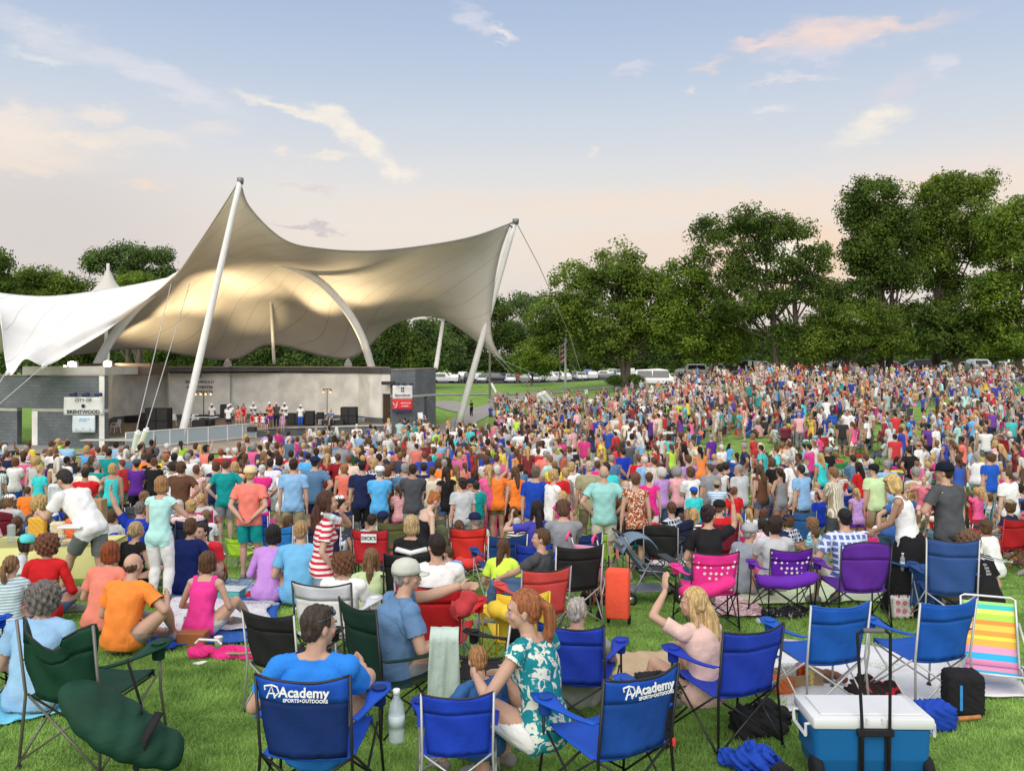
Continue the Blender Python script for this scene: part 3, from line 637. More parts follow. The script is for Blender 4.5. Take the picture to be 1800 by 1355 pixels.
fence('stage_fence', [(560, 763), (620, 760), (660, 757), (692, 754)], 'white rail fence before the right end of the stage')
# ------------------------------------------------------------------ trees
def leaf_mat(name, dark, light, tr=.25):
    m = bpy.data.materials.new(name); m.use_nodes = True; nt = m.node_tree; N = nt.nodes; Lk = nt.links; b = N['Principled BSDF']; b.inputs['Roughness'].default_value = .6; b.inputs['Specular IOR Level'].default_value = .25
    g = N.new('ShaderNodeNewGeometry'); nz = N.new('ShaderNodeTexNoise'); nz.inputs['Scale'].default_value = .33; nz.inputs['Detail'].default_value = 3; Lk.new(g.outputs['Position'], nz.inputs[0])
    n2 = N.new('ShaderNodeTexNoise'); n2.inputs['Scale'].default_value = 3.0; Lk.new(g.outputs['Position'], n2.inputs[0])
    a = N.new('ShaderNodeMath'); a.operation = 'MULTIPLY_ADD'; Lk.new(n2.outputs['Fac'], a.inputs[0]); a.inputs[1].default_value = .8; 
    s = N.new('ShaderNodeMath'); s.operation = 'SUBTRACT'; Lk.new(nz.outputs['Fac'], s.inputs[0]); s.inputs[1].default_value = .4; Lk.new(s.outputs[0], a.inputs[2])
    r = N.new('ShaderNodeValToRGB'); Lk.new(a.outputs[0], r.inputs[0]); e = r.color_ramp.elements; e[0].position = .32; e[0].color = (*dark, 1); e[1].position = .72; e[1].color = (*light, 1)
    Lk.new(r.outputs[0], b.inputs['Base Color']); t = N.new('ShaderNodeBsdfTranslucent'); Lk.new(r.outputs[0], t.inputs[0]); ms = N.new('ShaderNodeMixShader'); ms.inputs[0].default_value = tr
    Lk.new(b.outputs[0], ms.inputs[1]); Lk.new(t.outputs[0], ms.inputs[2]); Lk.new(ms.outputs[0], N['Material Output'].inputs[0]); return m
LF = [leaf_mat('leaves_mid', (.06, .105, .016), (.25, .35, .05), .42), leaf_mat('leaves_dark', (.042, .078, .016), (.17, .255, .04), .42), leaf_mat('leaves_light', (.07, .13, .016), (.28, .40, .05), .42), leaf_mat('leaves_far', (.055, .10, .03), (.17, .26, .065), .4)]
BARK = mat('bark', (.10, .082, .065), .95, noise=.35, nscale=6, bump=.8, bscale=12, stretch=(1, 1, .25))
def leaves(cent, rad, per, size, seed, squash=.75):
    """leaf quads round many small clump centres -> vertex array, n quads"""
    g = np.random.default_rng(seed); n = len(cent); C = np.repeat(cent, per, 0); Rr = np.repeat(rad, per)
    d = g.normal(size=(n * per, 3)); d /= np.linalg.norm(d, axis=1, keepdims=True)
    rr = g.random(n * per) ** .45
    Pn = C + d * (Rr * rr)[:, None] * np.array([1, 1, squash])
    nn = d * .6 + g.normal(size=d.shape) * .6 + np.array([0, 0, .45]); nn /= np.linalg.norm(nn, axis=1, keepdims=True)
    a = np.cross(nn, g.normal(size=d.shape)); a /= np.linalg.norm(a, axis=1, keepdims=True); b = np.cross(nn, a)
    s = size * (.6 + .8 * g.random(n * per))[:, None]
    q = np.stack([Pn - a * s, Pn - b * s * .55, Pn + a * s, Pn + b * s * .55], 1)
    return q.reshape(-1, 3)
def quads_obj(name, V, m, parent):
    me = bpy.data.meshes.new(name); nq = len(V) // 4
    me.vertices.add(len(V)); me.vertices.foreach_set('co', V.astype(np.float32).ravel()); me.loops.add(nq * 4); me.loops.foreach_set('vertex_index', np.arange(nq * 4, dtype=np.int32))
    me.polygons.add(nq); me.polygons.foreach_set('loop_start', np.arange(0, nq * 4, 4, dtype=np.int32)); me.update(calc_edges=True); me.materials.append(m)
    o = bpy.data.objects.new(name, me); col.objects.link(o)
    if parent: child(o, parent)
    return o
def tree(base, Y, lobes, m, lb, seed, clumps=170, per=90, size=.30, trunks=((0, 0),), group=None, name='broadleaf_tree', tr=.45, crad=1.5, depth=.8, cat='tree'):
    """base px,py of the trunk foot; lobes = crown outline ellipses (px, py, rx, ry) at distance Y"""
    g = np.random.default_rng(seed); b = P(base[0], base[1], Y); t = empty(name, b, 0, lb, cat, group)
    A = np.array([l[2] * l[3] for l in lobes], float); A /= A.sum(); cent = []; rad = []
    for (px, py, rx, ry), w in zip(lobes, A):
        c = P(px, py, Y); k = max(5, int(clumps * w)); a = rx / F * Y; h = ry / F * Y
        for _ in range(k):
            d = g.normal(size=3); d /= np.linalg.norm(d); r = (.35 + .65 * g.random()) ** .6
            cent.append((c.x + d[0] * r * (a - crad * .6), c.y + d[1] * r * a * depth, c.z + d[2] * r * (h - crad * .5))); rad.append(crad * (.55 + .8 * g.random()))
    cent = np.array(cent); rad = np.array(rad)
    quads_obj('crown', leaves(cent, rad, int(per * 1.9), size * .62, seed + 1), m, t)
    for i, (dx, lean) in enumerate(trunks):
        mb = MB(); gy = gz(b.x, b.y); b0 = Vector((b.x + dx / F * Y, b.y, min(b.z, gy) - .3)); top = P(base[0] + dx + lean, min(l[1] for l in lobes) + 10, Y)
        k = 9; L = [b0 + (top - b0) * (j / (k - 1)) + Vector((.35 * sin(j * 1.7 + seed + i), .3 * cos(j * 1.3 + i), 0)) * (j / k) for j in range(k)]
        mb.tube(L, [tr * (1.35 if j == 0 else 1) * (1 - .85 * j / (k - 1)) for j in range(k)], 9)
        idx = g.choice(len(cent), min(len(cent), 22), replace=False)
        for q in idx:
            e = Vector(cent[q]); j = int(g.integers(2, 6)); s = L[j]
            if e.z < s.z: s = L[2]
            mid = (s + e) / 2 + Vector((0, 0, -.08 * (e - s).length)) + Vector(g.normal(size=3) * .3)
            mb.tube([s, mid, e], [tr * .32, tr * .2, tr * .05], 5, False)
        child(mb.build('trunk', BARK, None, True), t)
    return t
GR = 'tall trees along the right of the lawn'
tree((1098, 663), 118, [(1090, 480, 62, 58), (1015, 505, 62, 52), (975, 555, 60, 50), (1060, 560, 95, 55), (1140, 555, 60, 65), (1125, 495, 45, 40), (960, 600, 40, 30), (1070, 610, 80, 28)], LF[0], 'broad round tree with forked trunk right of the flagpole', 1, 420, 62, .32, ((0, -14), (4, 12)), GR)
tree((1257, 664), 116, [(1200, 495, 60, 48), (1190, 550, 55, 50), (1250, 560, 60, 60), (1285, 600, 45, 45), (1230, 610, 50, 32), (1165, 590, 32, 36)], LF[2], 'lighter green tree in front between the forked tree and the tallest ones', 2, 340, 60, .30, ((0, 4),), GR)
tree((1368, 660), 112, [(1320, 392, 64, 38), (1255, 405, 56, 34), (1395, 402, 52, 30), (1430, 445, 44, 30), (1240, 445, 40, 26), (1330, 540, 55, 36), (1440, 520, 48, 45), (1290, 500, 42, 36), (1430, 580, 55, 38), (1370, 590, 55, 32), (1385, 520, 40, 22), (1340, 440, 40, 22), (1290, 455, 36, 24), (1420, 500, 40, 26), (1350, 490, 30, 16), (1340, 410, 95, 42), (1370, 470, 60, 34), (1300, 480, 40, 30), (1310, 520, 80, 60), (1425, 470, 40, 40)], LF[1], 'dark tree with the glowing sky showing through the gaps of its crown', 3, 430, 58, .28, ((0, -30), (26, 10)), GR, crad=1.35)
tree((1548, 655), 114, [(1535, 345, 60, 38), (1500, 370, 34, 40), (1560, 400, 60, 45), (1520, 450, 55, 45), (1580, 480, 60, 45), (1500, 520, 60, 40), (1545, 430, 70, 90)], LF[1], 'tall dark tree with a flat head, left of the tallest tree', 4, 400, 62, .30, ((0, 0), (14, 16)), GR)
tree((1645, 655), 118, [(1690, 322, 70, 32), (1640, 345, 50, 38), (1730, 330, 36, 34), (1660, 400, 70, 48), (1720, 420, 60, 50), (1640, 470, 60, 45), (1700, 520, 70, 50), (1620, 560, 70, 45), (1680, 400, 90, 90), (1612, 420, 40, 60)], LF[0], 'tallest tree of the row, its leafy top against the sky', 5, 480, 60, .30, ((0, 10),), GR, tr=.6)
tree((1790, 662), 108, [(1800, 385, 70, 46), (1760, 400, 50, 40), (1800, 460, 80, 60), (1750, 520, 55, 55), (1800, 570, 70, 50), (1860, 450, 70, 100), (1770, 610, 60, 30)], LF[2], 'bright green tree cut off by the right edge of the picture', 6, 430, 62, .30, ((0, 0),), GR)
tree((1470, 655), 110, [(1500, 560, 90, 40), (1470, 600, 75, 34), (1560, 600, 60, 34), (1420, 610, 40, 28)], LF[0], 'low spreading yellowish green tree in front of the tall dark trees', 7, 300, 55, .26, ((0, 20), (18, 8)), GR, tr=.25, crad=1.2)
tree((1680, 655), 112, [(1620, 600, 60, 30), (1690, 600, 60, 32), (1730, 575, 50, 36), (1650, 560, 50, 30)], LF[1], 'low dark branches of a tree over the parked cars on the right', 8, 220, 60, .30, ((0, 6),), GR, tr=.4)
# left trees behind the canopy
GL = 'trees behind the canopy on the left'
tree((225, 640), 120, [(230, 452, 62, 30), (285, 450, 28, 20), (175, 462, 34, 26), (240, 490, 60, 26), (295, 478, 22, 16)], LF[3], 'tall grey green tree with flat airy top behind the white canopy peak', 9, 220, 42, .28, ((0, 0),), GL, crad=1.2)
tree((70, 640), 122, [(75, 490, 50, 26), (40, 500, 40, 24), (120, 505, 50, 26), (80, 530, 80, 30)], LF[0], 'round bushy green tree above the white side canopy', 10, 240, 50, .3, ((0, 0),), GL)
tree((-20, 640), 112, [(-10, 460, 32, 28), (-20, 500, 42, 50), (5, 500, 22, 26)], LF[1], 'dark tree at the left edge of the picture', 11, 160, 50, .3, ((0, 0),), GL)
tree((245, 640), 108, [(242, 492, 38, 14), (250, 512, 45, 18)], LF[2], 'small yellow green tree just above the white canopy edge', 12, 100, 55, .24, ((0, 0),), GL, crad=.9)
# woodland edge behind: every tree its own crown
g0 = np.random.default_rng(5)
wl = ['dark woodland tree behind the {}', 'deep green bushy tree of the wood behind the {}']
def place_word(px):
    for a, w in ((-100, 'left wing wall'), (180, 'recess of the stage'), (300, 'lettered wall'), (400, 'middle of the stage roof'), (520, 'right half of the stage roof'), (640, 'right wing of the stage'), (770, 'leaning right mast'), (870, 'canopy corner'), (950, 'flagpole'), (1050, 'forked tree'), (1150, 'white van'), (1230, 'light green tree'), (1330, 'gap tree'), (1430, 'low spreading tree'), (1550, 'flat headed tree'), (1650, 'tallest tree'), (1760, 'bright right hand tree'), (1900, 'x')):
        if px < a + 100: return w
    return w
seenl = {}
k = 0
for px in range(-60, 1900, 62):
    px = px + g0.uniform(-12, 12); Y = g0.uniform(172, 200) if px > 760 else g0.uniform(118, 150)
    top = interp(px, [(-60, 560), (150, 560), (300, 560), (640, 560), (700, 555), (760, 545), (830, 528), (890, 512), (930, 515), (1100, 560), (1900, 560)]) + g0.uniform(-8, 12)
    mid = (top + 655) / 2; w = place_word(px); lb = wl[k % 2].format(w)
    seenl[lb] = seenl.get(lb, 0) + 1
    if seenl[lb] > 1: lb = lb.replace(' behind the', ', further right, behind the')
    seenl[lb] = seenl.get(lb, 0) + 1
    tree((px, 655), Y, [(px, top + 28, 38, 28), (px - 22, mid + 5, 40, 32), (px + 24, mid + 8, 40, 34), (px, 638, 52, 22)], LF[3] if k % 3 else LF[1], lb, 100 + k, 120, 60, .42 if Y > 160 else .34, ((0, 0),), 'woodland trees behind the lawn and stage', tr=.3, crad=2.2 if Y > 160 else 1.7)
    k += 1
# bushes nearer on the rise
tree((935, 668), 140, [(935, 625, 30, 30), (915, 640, 26, 22), (955, 640, 28, 22)], LF[2], 'light green small tree between the canopy corner and the flagpole', 60, 120, 60, .28, ((0, 0),), None, tr=.2, crad=1.3)
for px, r, lb in ((1081, 14, 'dark clipped bush at the foot of the forked tree, left'), (1117, 15, 'dark clipped bush at the foot of the forked tree, right'), ):
    tree((px, 676), 112, [(px, 668, r, 9)], LF[1], lb, int(px), 40, 60, .16, ((0, 0),), 'clipped bushes', 'bush', .05, .6, cat='bush')
def hedge(px0, px1, row, Y, h, lb, seed):
    g = np.random.default_rng(seed); a = P(px0, row, Y); b = P(px1, row, Y); n = int((b.x - a.x) * 2.2); c = np.array([(g.uniform(a.x, b.x), Y + g.uniform(-2, 2), a.z + g.random() ** .8 * h) for _ in range(n)])
    t = empty('hedge', (a + b) / 2, 0, lb, 'hedge'); quads_obj('foliage', leaves(c, np.full(n, 1.3), 50, .34, seed), LF[3 if seed % 2 else 1], t)
hedge(760, 1000, 662, 186, 7, 'dark hedge behind the parked cars left of the flagpole', 71)
hedge(1000, 1500, 655, 170, 9, 'deep shaded hedge behind the white van', 72)
hedge(1480, 1900, 650, 165, 7, 'hedge behind the parked cars at the far right', 73)

# ------------------------------------------------------------------ cars
def car(px, row, Y, yaw, colr, lb, kind='car', L=4.6):
    p = P(px, row, Y); p.z = max(gz(p.x, p.y) + .07, -99); t = empty('parked_' + kind, p, yaw, lb, kind, 'parked vehicles')
    cm = mat('paint_' + colr, {'white': (.78, .78, .78), 'silver': (.45, .46, .47), 'dark': (.03, .035, .045), 'blue': (.05, .1, .22), 'red': (.35, .02, .02), 'beige': (.42, .38, .3)}[colr], .3, .1 if colr != 'silver' else .6, coat=.6)
    gl = mat('car_glass', (.02, .025, .03), .1, spec=.8); rb = mat('tyre', (.02, .02, .02), .9)
    if kind == 'van': sec = [(-.5, .35, 1.75), (-.48, .32, 2.0), (.1, .32, 2.15), (.3, .32, 2.0), (.38, .34, 1.25), (.5, .36, .95)]; H = 2.15; W = 1.95
    elif kind == 'suv': sec = [(-.5, .3, 1.0), (-.45, .3, 1.65), (-.35, .3, 1.75), (.1, .3, 1.72), (.24, .3, 1.1), (.46, .32, .95), (.5, .35, .7)]; W = 1.9
    else: sec = [(-.5, .3, .85), (-.38, .28, .98), (-.24, .26, 1.42), (.06, .26, 1.45), (.24, .27, .95), (.46, .3, .82), (.5, .34, .6)]; W = 1.78
    mb = MB(); rows = []
    for x, z0, z1 in sec:
        X = x * L; tz = z1; w = W / 2; sh = .82 if z1 > 1.2 else .95; zs = min(z1, .92)
        rows.append([(X, -w * .96, z0), (X, -w, (z0 + zs) / 2), (X, -w * .97, zs), (X, -w * sh, tz - .03), (X, -w * sh * .8, tz), (X, w * sh * .8, tz), (X, w * sh, tz - .03), (X, w * .97, zs), (X, w, (z0 + zs) / 2), (X, w * .96, z0)])
    n = len(rows[0]); b = len(mb.v); mb.grid(rows); mb.f.append(tuple(range(n - 1, -1, -1))); mb.f.append(tuple((len(rows) - 1) * n + j for j in range(n))); mb.m += [0, 0]
    for j in range(len(rows) - 1): mb.f.append((j * n, (j + 1) * n, (j + 1) * n + n - 1, j * n + n - 1)); mb.m.append(0)
    bo = mb.build('body', cm, t); autosmooth(bo, 40)
    top = [s for s in sec if s[2] > 1.2]; x0, x1 = top[0][0] * L, top[-1][0] * L; zt = top[0][2] if kind != 'van' else 2.0
    for s in (-1, 1):
        mb = MB(); w = W / 2; zm = max(q[2] for q in sec) - .03; fb = lambda z: w * (.97 - .15 * (z - .92) / (zm - .92)) + .015; y1 = s * fb(.98); y2 = s * fb(zt - .12)
        for a, c in ((.06, .46), (.5, .94)):
            xa = x0 + (x1 - x0) * a; xb = x0 + (x1 - x0) * c
            mb.add([(xa - .1, y1, .98), (xb + .1, y1, .98), (xb, y2, zt - .12), (xa, y2, zt - .12)], [(0, 1, 2, 3)])
        sm = mb.build('side_window', gl, t); q = sm.modifiers.new('t', 'SOLIDIFY'); q.thickness = .03; q.offset = 0
    for e, (xa, xb) in enumerate(((sec[0][0] * L, x0), (x1, x1 + .16 * L))):
        if e == 1:
            nx = [s for s in sec if s[0] * L > x1][0]; mb = MB(); mb.add([(x1 + .04, -.62, top[-1][2] - .06), (x1 + .04, .62, top[-1][2] - .06), (nx[0] * L + .02, .75, nx[2] + .05), (nx[0] * L + .02, -.75, nx[2] + .05)], [(0, 1, 2, 3)])
            q = mb.build('windscreen', gl, t); z = q.modifiers.new('t', 'SOLIDIFY'); z.thickness = .04; z.offset = 0
    for s in (-1, 1):
        mb = MB(); mb.ball((L * .485, s * W * .36, .66), (.08, .17, .09), 8, 5); mb.build('headlight', mat('lamp_clear', (.7, .7, .7), .15), t, True)
        mb = MB(); mb.ball((-L * .49, s * W * .38, .8), (.06, .14, .09), 8, 5); mb.build('tail_light', mat('lamp_red', (.4, .01, .01), .2), t, True)
        for x in (-.31, .31):
            mb = MB(); mb.lathe([(.2, -.1), (.33, -.09), (.34, 0), (.33, .09), (.2, .1)], (x * L, s * (W / 2 - .1), .33), 14, Matrix.Rotation(R(90), 3, 'X')); wv = mb.build('wheel', rb, t, True)
            mb = MB(); mb.lathe([(.19, -.005), (.2, .01), (.05, .02)], (x * L, s * (W / 2 + .0), .33), 12, Matrix.Rotation(R(90) * -s, 3, 'X')); mb.build('rim', mat('steel', (.5, .5, .5), .3, 1.0), wv, True)
    return t
rc = random.Random(4)
car(1152, 660, 113, R(-8), 'white', 'tall white passenger van parked behind the bush by the forked tree', 'van', 5.0)
spots = [(1215, 128, 'white', 'suv'), (1255, 130, 'silver', 'car'), (1300, 128, 'dark', 'suv'), (1340, 134, 'beige', 'car'), (1560, 134, 'white', 'car'), (1610, 128, 'dark', 'suv'), (1650, 134, 'white', 'car'), (1690, 126, 'silver', 'car'), (1725, 134, 'white', 'suv'), (1765, 130, 'white', 'car'), (1795, 136, 'silver', 'suv'), (1475, 136, 'silver', 'car')]
wd = {1215: 'just right of the white van', 1255: 'behind the light green tree trunk', 1300: 'right of the light green tree trunk', 1340: 'left of the double trunked tree', 1475: 'behind the thin trunks of the low spreading tree', 1560: 'beyond the flat headed tree', 1610: 'left of the thick dark trunk', 1650: 'beyond the thick dark trunk', 1690: 'right of the thick dark trunk', 1725: 'between thick trunk and right edge', 1765: 'near the right edge of the picture', 1795: 'at the very right edge'}
for px, Y, c, kd in spots:
    car(px, 655, Y, rc.uniform(-.5, .5) + (pi if rc.random() < .5 else 0), c, f'{c} {kd} parked {wd[px]}', kd)
rowL = ['behind the corner of the right wing', 'left of the standing visitor by the lot', 'in the gap left of the leaning mast', 'just left of the leaning mast', 'just right of the leaning mast', 'left of the grey lamp post', 'at the grey lamp post', 'right of the grey lamp post', 'below the canopy corner', 'right of the canopy corner', 'left of the flagpole', 'behind the flagpole', 'right of the flagpole', 'far right of the flagpole row']
for r_, (Yq, off) in enumerate(((156, 0), (172, 14))):
    for i in range(14):
        px = 778 + i * 24 + off + rc.uniform(-3, 3); c = rc.choice(['white', 'white', 'silver', 'white', 'dark', 'silver', 'blue', 'red']); kd = rc.choice(['car', 'car', 'suv'])
        car(px, 668, Yq + rc.uniform(-1, 1), R(90) * rc.choice((-1, 1)) + rc.uniform(-.12, .12) if i % 4 else rc.uniform(-.3, .3), c, f'{c} {kd} in the {"front" if r_ == 0 else "back"} parking row {rowL[i]}', kd)

# ------------------------------------------------------------------ flagpole, lamp posts, cones, street things
b = G(994, 684); t = empty('flagpole', b, 0, 'white flagpole with a limp flag in front of the trees', 'flagpole'); H = (HY - 563) / F * b.y - b.z
mb = MB(); mb.tube([(0, 0, 0), (0, 0, H * .5), (0, 0, H)], [.17, .15, .11], 10); mb.build('pole', mat('white_paint', (.8, .8, .8), .4), t, True)
mb = MB(); mb.ball((0, 0, H + .1), .14, 10, 7); mb.build('finial', mat('gold', (.5, .35, .1), .3, 1), t, True)
mb = MB(); mb.cur = 0
rows = []
for j in range(15):
    v = j / 14; rows.append([(.02 - (.08 + .65 * (u / 8)) * (.5 + .5 * v) * 1.1, .18 * sin(u * 1.5 + j * .4) * (u / 8), H - .4 - 5.2 * v - u * .06) for u in range(9)])
for j in range(14):
    mb.cur = (0 if j > 5 else 2) if j < 6 else j % 2; mb.grid(rows[j:j + 2], 0)
fl = mb.build('flag', None, t, True, [mat('flag_red', (.5, .03, .04), .7), mat('flag_white', (.72, .7, .7), .7), mat('flag_blue', (.03, .05, .2), .7)])
def post(px, row, toprow, lb, r=.1, head=True, Y=None, m=None):
    b = G(px, row) if Y is None else P(px, row, Y); t = empty('lamp_post', b, 0, lb, 'lamp post'); H = (HY - toprow) / F * b.y - b.z
    mb = MB(); mb.tube([(0, 0, -.3), (0, 0, H)], [r, r * .7], 8); mb.build('pole', m or mat('post_grey', (.16, .15, .13), .7), t)
    if head: mb = MB(); mb.box((-.25, 0, H), (.8, .35, .16), bevel=.04); mb.build('lamp_head', DM, t)
post(861, 700, 571, 'brown lamp post standing under the canopy corner', .16); post(1340, 660, 570, 'thin lamp post left of the double trunked tree', .1, Y=122); post(984, 665, 610, 'short dark post left of the flagpole', .1, False, Y=140)
def cone(px, row, lb):
    b = G(px, row); t = empty('traffic_cone', b, 0, lb, 'traffic cone', 'orange traffic cones', 1.35); OR = mat('cone_orange', (.85, .16, .03), .5)
    mb = MB(); mb.box((0, 0, .02), (.36, .36, .04)); mb.build('base', OR, t); mb = MB(); mb.lathe([(.14, .04), (.1, .3), (.03, .72), (.02, .73)], (0, 0, 0), 14); mb.build('cone', OR, t, True)
cone(787, 751, 'orange traffic cone left of the leaning mast foot'); cone(812, 743, 'orange traffic cone right of the leaning mast foot')
b = G(877, 708); mb = MB(); mb.ball((0, 0, .55), (1.1, 1.0, .75), 18, 10); mb.box((0, 0, .15), (2.6, 1.8, .5), bevel=.15)
o = tag(mb.build('boulder', mat('boulder', (.28, .25, .22), .95, noise=.3, nscale=3, bump=.8, bscale=6), None, True), 'grey boulder like footing at the base of the slanted white strut', 'boulder'); o.location = b
mb = MB(); mb.tube([P(878, 702, b.y), P(864, 674, b.y + 1)], .14, 8); tag(mb.build('support_strut', POLE), 'short slanted white strut rising from the grey boulder', 'strut')
for px, row, lb in ((1328, 641, 'left of the two small white signs by the thin lamp post'), (1318, 640, 'small white sign at the parking lot'), (1291, 641, 'narrow white sign before the parked cars')):
    t = empty('parking_sign', P(px, 660, 118), 0, lb, 'sign', 'small signs at the lot'); mb = MB(); mb.tube([(0, 0, -1), (0, 0, 1.9)], .05, 6); mb.build('post', DM, t); mb = MB(); mb.box((0, -.05, 1.6), (.5, .03, .7)); mb.build('sign_panel', mat('white_paint', (.8, .8, .8), .4), t)
# ------------------------------------------------------------------ people
def cmat(name, **k): return mat(name, objcol=True, **k)
SKIN = cmat('skin', rough=.55, spec=.35, noise=.06, nscale=9)
CLOTH = cmat('cloth', rough=.9, spec=.12, noise=.10, nscale=7, bump=.75, bscale=11)
HAIR = cmat('hair', rough=.6, spec=.35, noise=.5, nscale=70, bump=1.0, bscale=90, stretch=(1, 1, .12))
SHOE = mat('shoe_grey', (.25, .24, .24), .8); SHOED = mat('shoe_dark', (.04, .035, .03), .7)
def pattern_mat(name, kind, c2, sc=12, thr=.5, c3=None):
    """cloth of the object's colour printed with a second colour"""
    if name in MAT: return MAT[name]
    m = CLOTH.copy(); m.name = name; nt = m.node_tree; N = nt.nodes; Lk = nt.links; b = N['Principled BSDF']
    src = b.inputs['Base Color'].links[0].from_socket; tc = N.new('ShaderNodeTexCoord'); fac = None
    if kind in ('hstripe', 'vstripe', 'check'):
        sp = N.new('ShaderNodeSeparateXYZ'); Lk.new(tc.outputs['Object'], sp.inputs[0])
        def ln(o):
            a = N.new('ShaderNodeMath'); a.operation = 'MULTIPLY'; Lk.new(o, a.inputs[0]); a.inputs[1].default_value = sc
            f = N.new('ShaderNodeMath'); f.operation = 'FRACT'; Lk.new(a.outputs[0], f.inputs[0]); l = N.new('ShaderNodeMath'); l.operation = 'LESS_THAN'; Lk.new(f.outputs[0], l.inputs[0]); l.inputs[1].default_value = thr; return l.outputs[0]
        if kind == 'hstripe': fac = ln(sp.outputs[2])
        elif kind == 'vstripe': fac = ln(sp.outputs[0])
        else:
            q = N.new('ShaderNodeMath'); q.operation = 'MAXIMUM'; Lk.new(ln(sp.outputs[2]), q.inputs[0]); Lk.new(ln(sp.outputs[0]), q.inputs[1]); fac = q.outputs[0]
    elif kind == 'dots':
        v = N.new('ShaderNodeTexVoronoi'); v.inputs['Scale'].default_value = sc; v.inputs['Randomness'].default_value = .25; Lk.new(tc.outputs['Object'], v.inputs['Vector'])
        l = N.new('ShaderNodeMath'); l.operation = 'LESS_THAN'; Lk.new(v.outputs['Distance'], l.inputs[0]); l.inputs[1].default_value = thr; fac = l.outputs[0]
    else:
        v = N.new('ShaderNodeTexNoise'); v.inputs['Scale'].default_value = sc; v.inputs['Detail'].default_value = 2; v.inputs['Distortion'].default_value = 1.2; Lk.new(tc.outputs['Object'], v.inputs['Vector'])
        l = N.new('ShaderNodeMapRange'); Lk.new(v.outputs['Fac'], l.inputs[0]); l.inputs[1].default_value = thr - .02; l.inputs[2].default_value = thr + .02; fac = l.outputs[0]
    mx = N.new('ShaderNodeMix'); mx.data_type = 'RGBA'; Lk.new(fac, mx.inputs[0]); Lk.new(src, mx.inputs[6]); mx.inputs[7].default_value = (*c2, 1); Lk.new(mx.outputs[2], b.inputs['Base Color'])
    MAT[name] = m; return m
PAT = {'bwstripe': ('hstripe', (.75, .75, .78), 16, .5), 'thinstripe': ('hstripe', (.7, .75, .8), 30, .3), 'plaid': ('check', (.62, .68, .8), 14, .35), 'vstripe': ('vstripe', (.72, .68, .6), 26, .5), 'floral': ('noise', (.75, .6, .45), 24, .55),
       'print': ('noise', (.68, .70, .62), 16, .53), 'check': ('check', (.75, .7, .68), 22, .4), 'leopard': ('noise', (.05, .04, .03), 26, .52), 'dots': ('dots', (.8, .78, .75), 20, .3), 'flower': ('dots', (.75, .6, .1), 16, .34), 'flag': ('hstripe', (.6, .03, .06), 17, .5)}
def cloth(p): return CLOTH if not p else pattern_mat('cloth_' + p, *PAT[p])

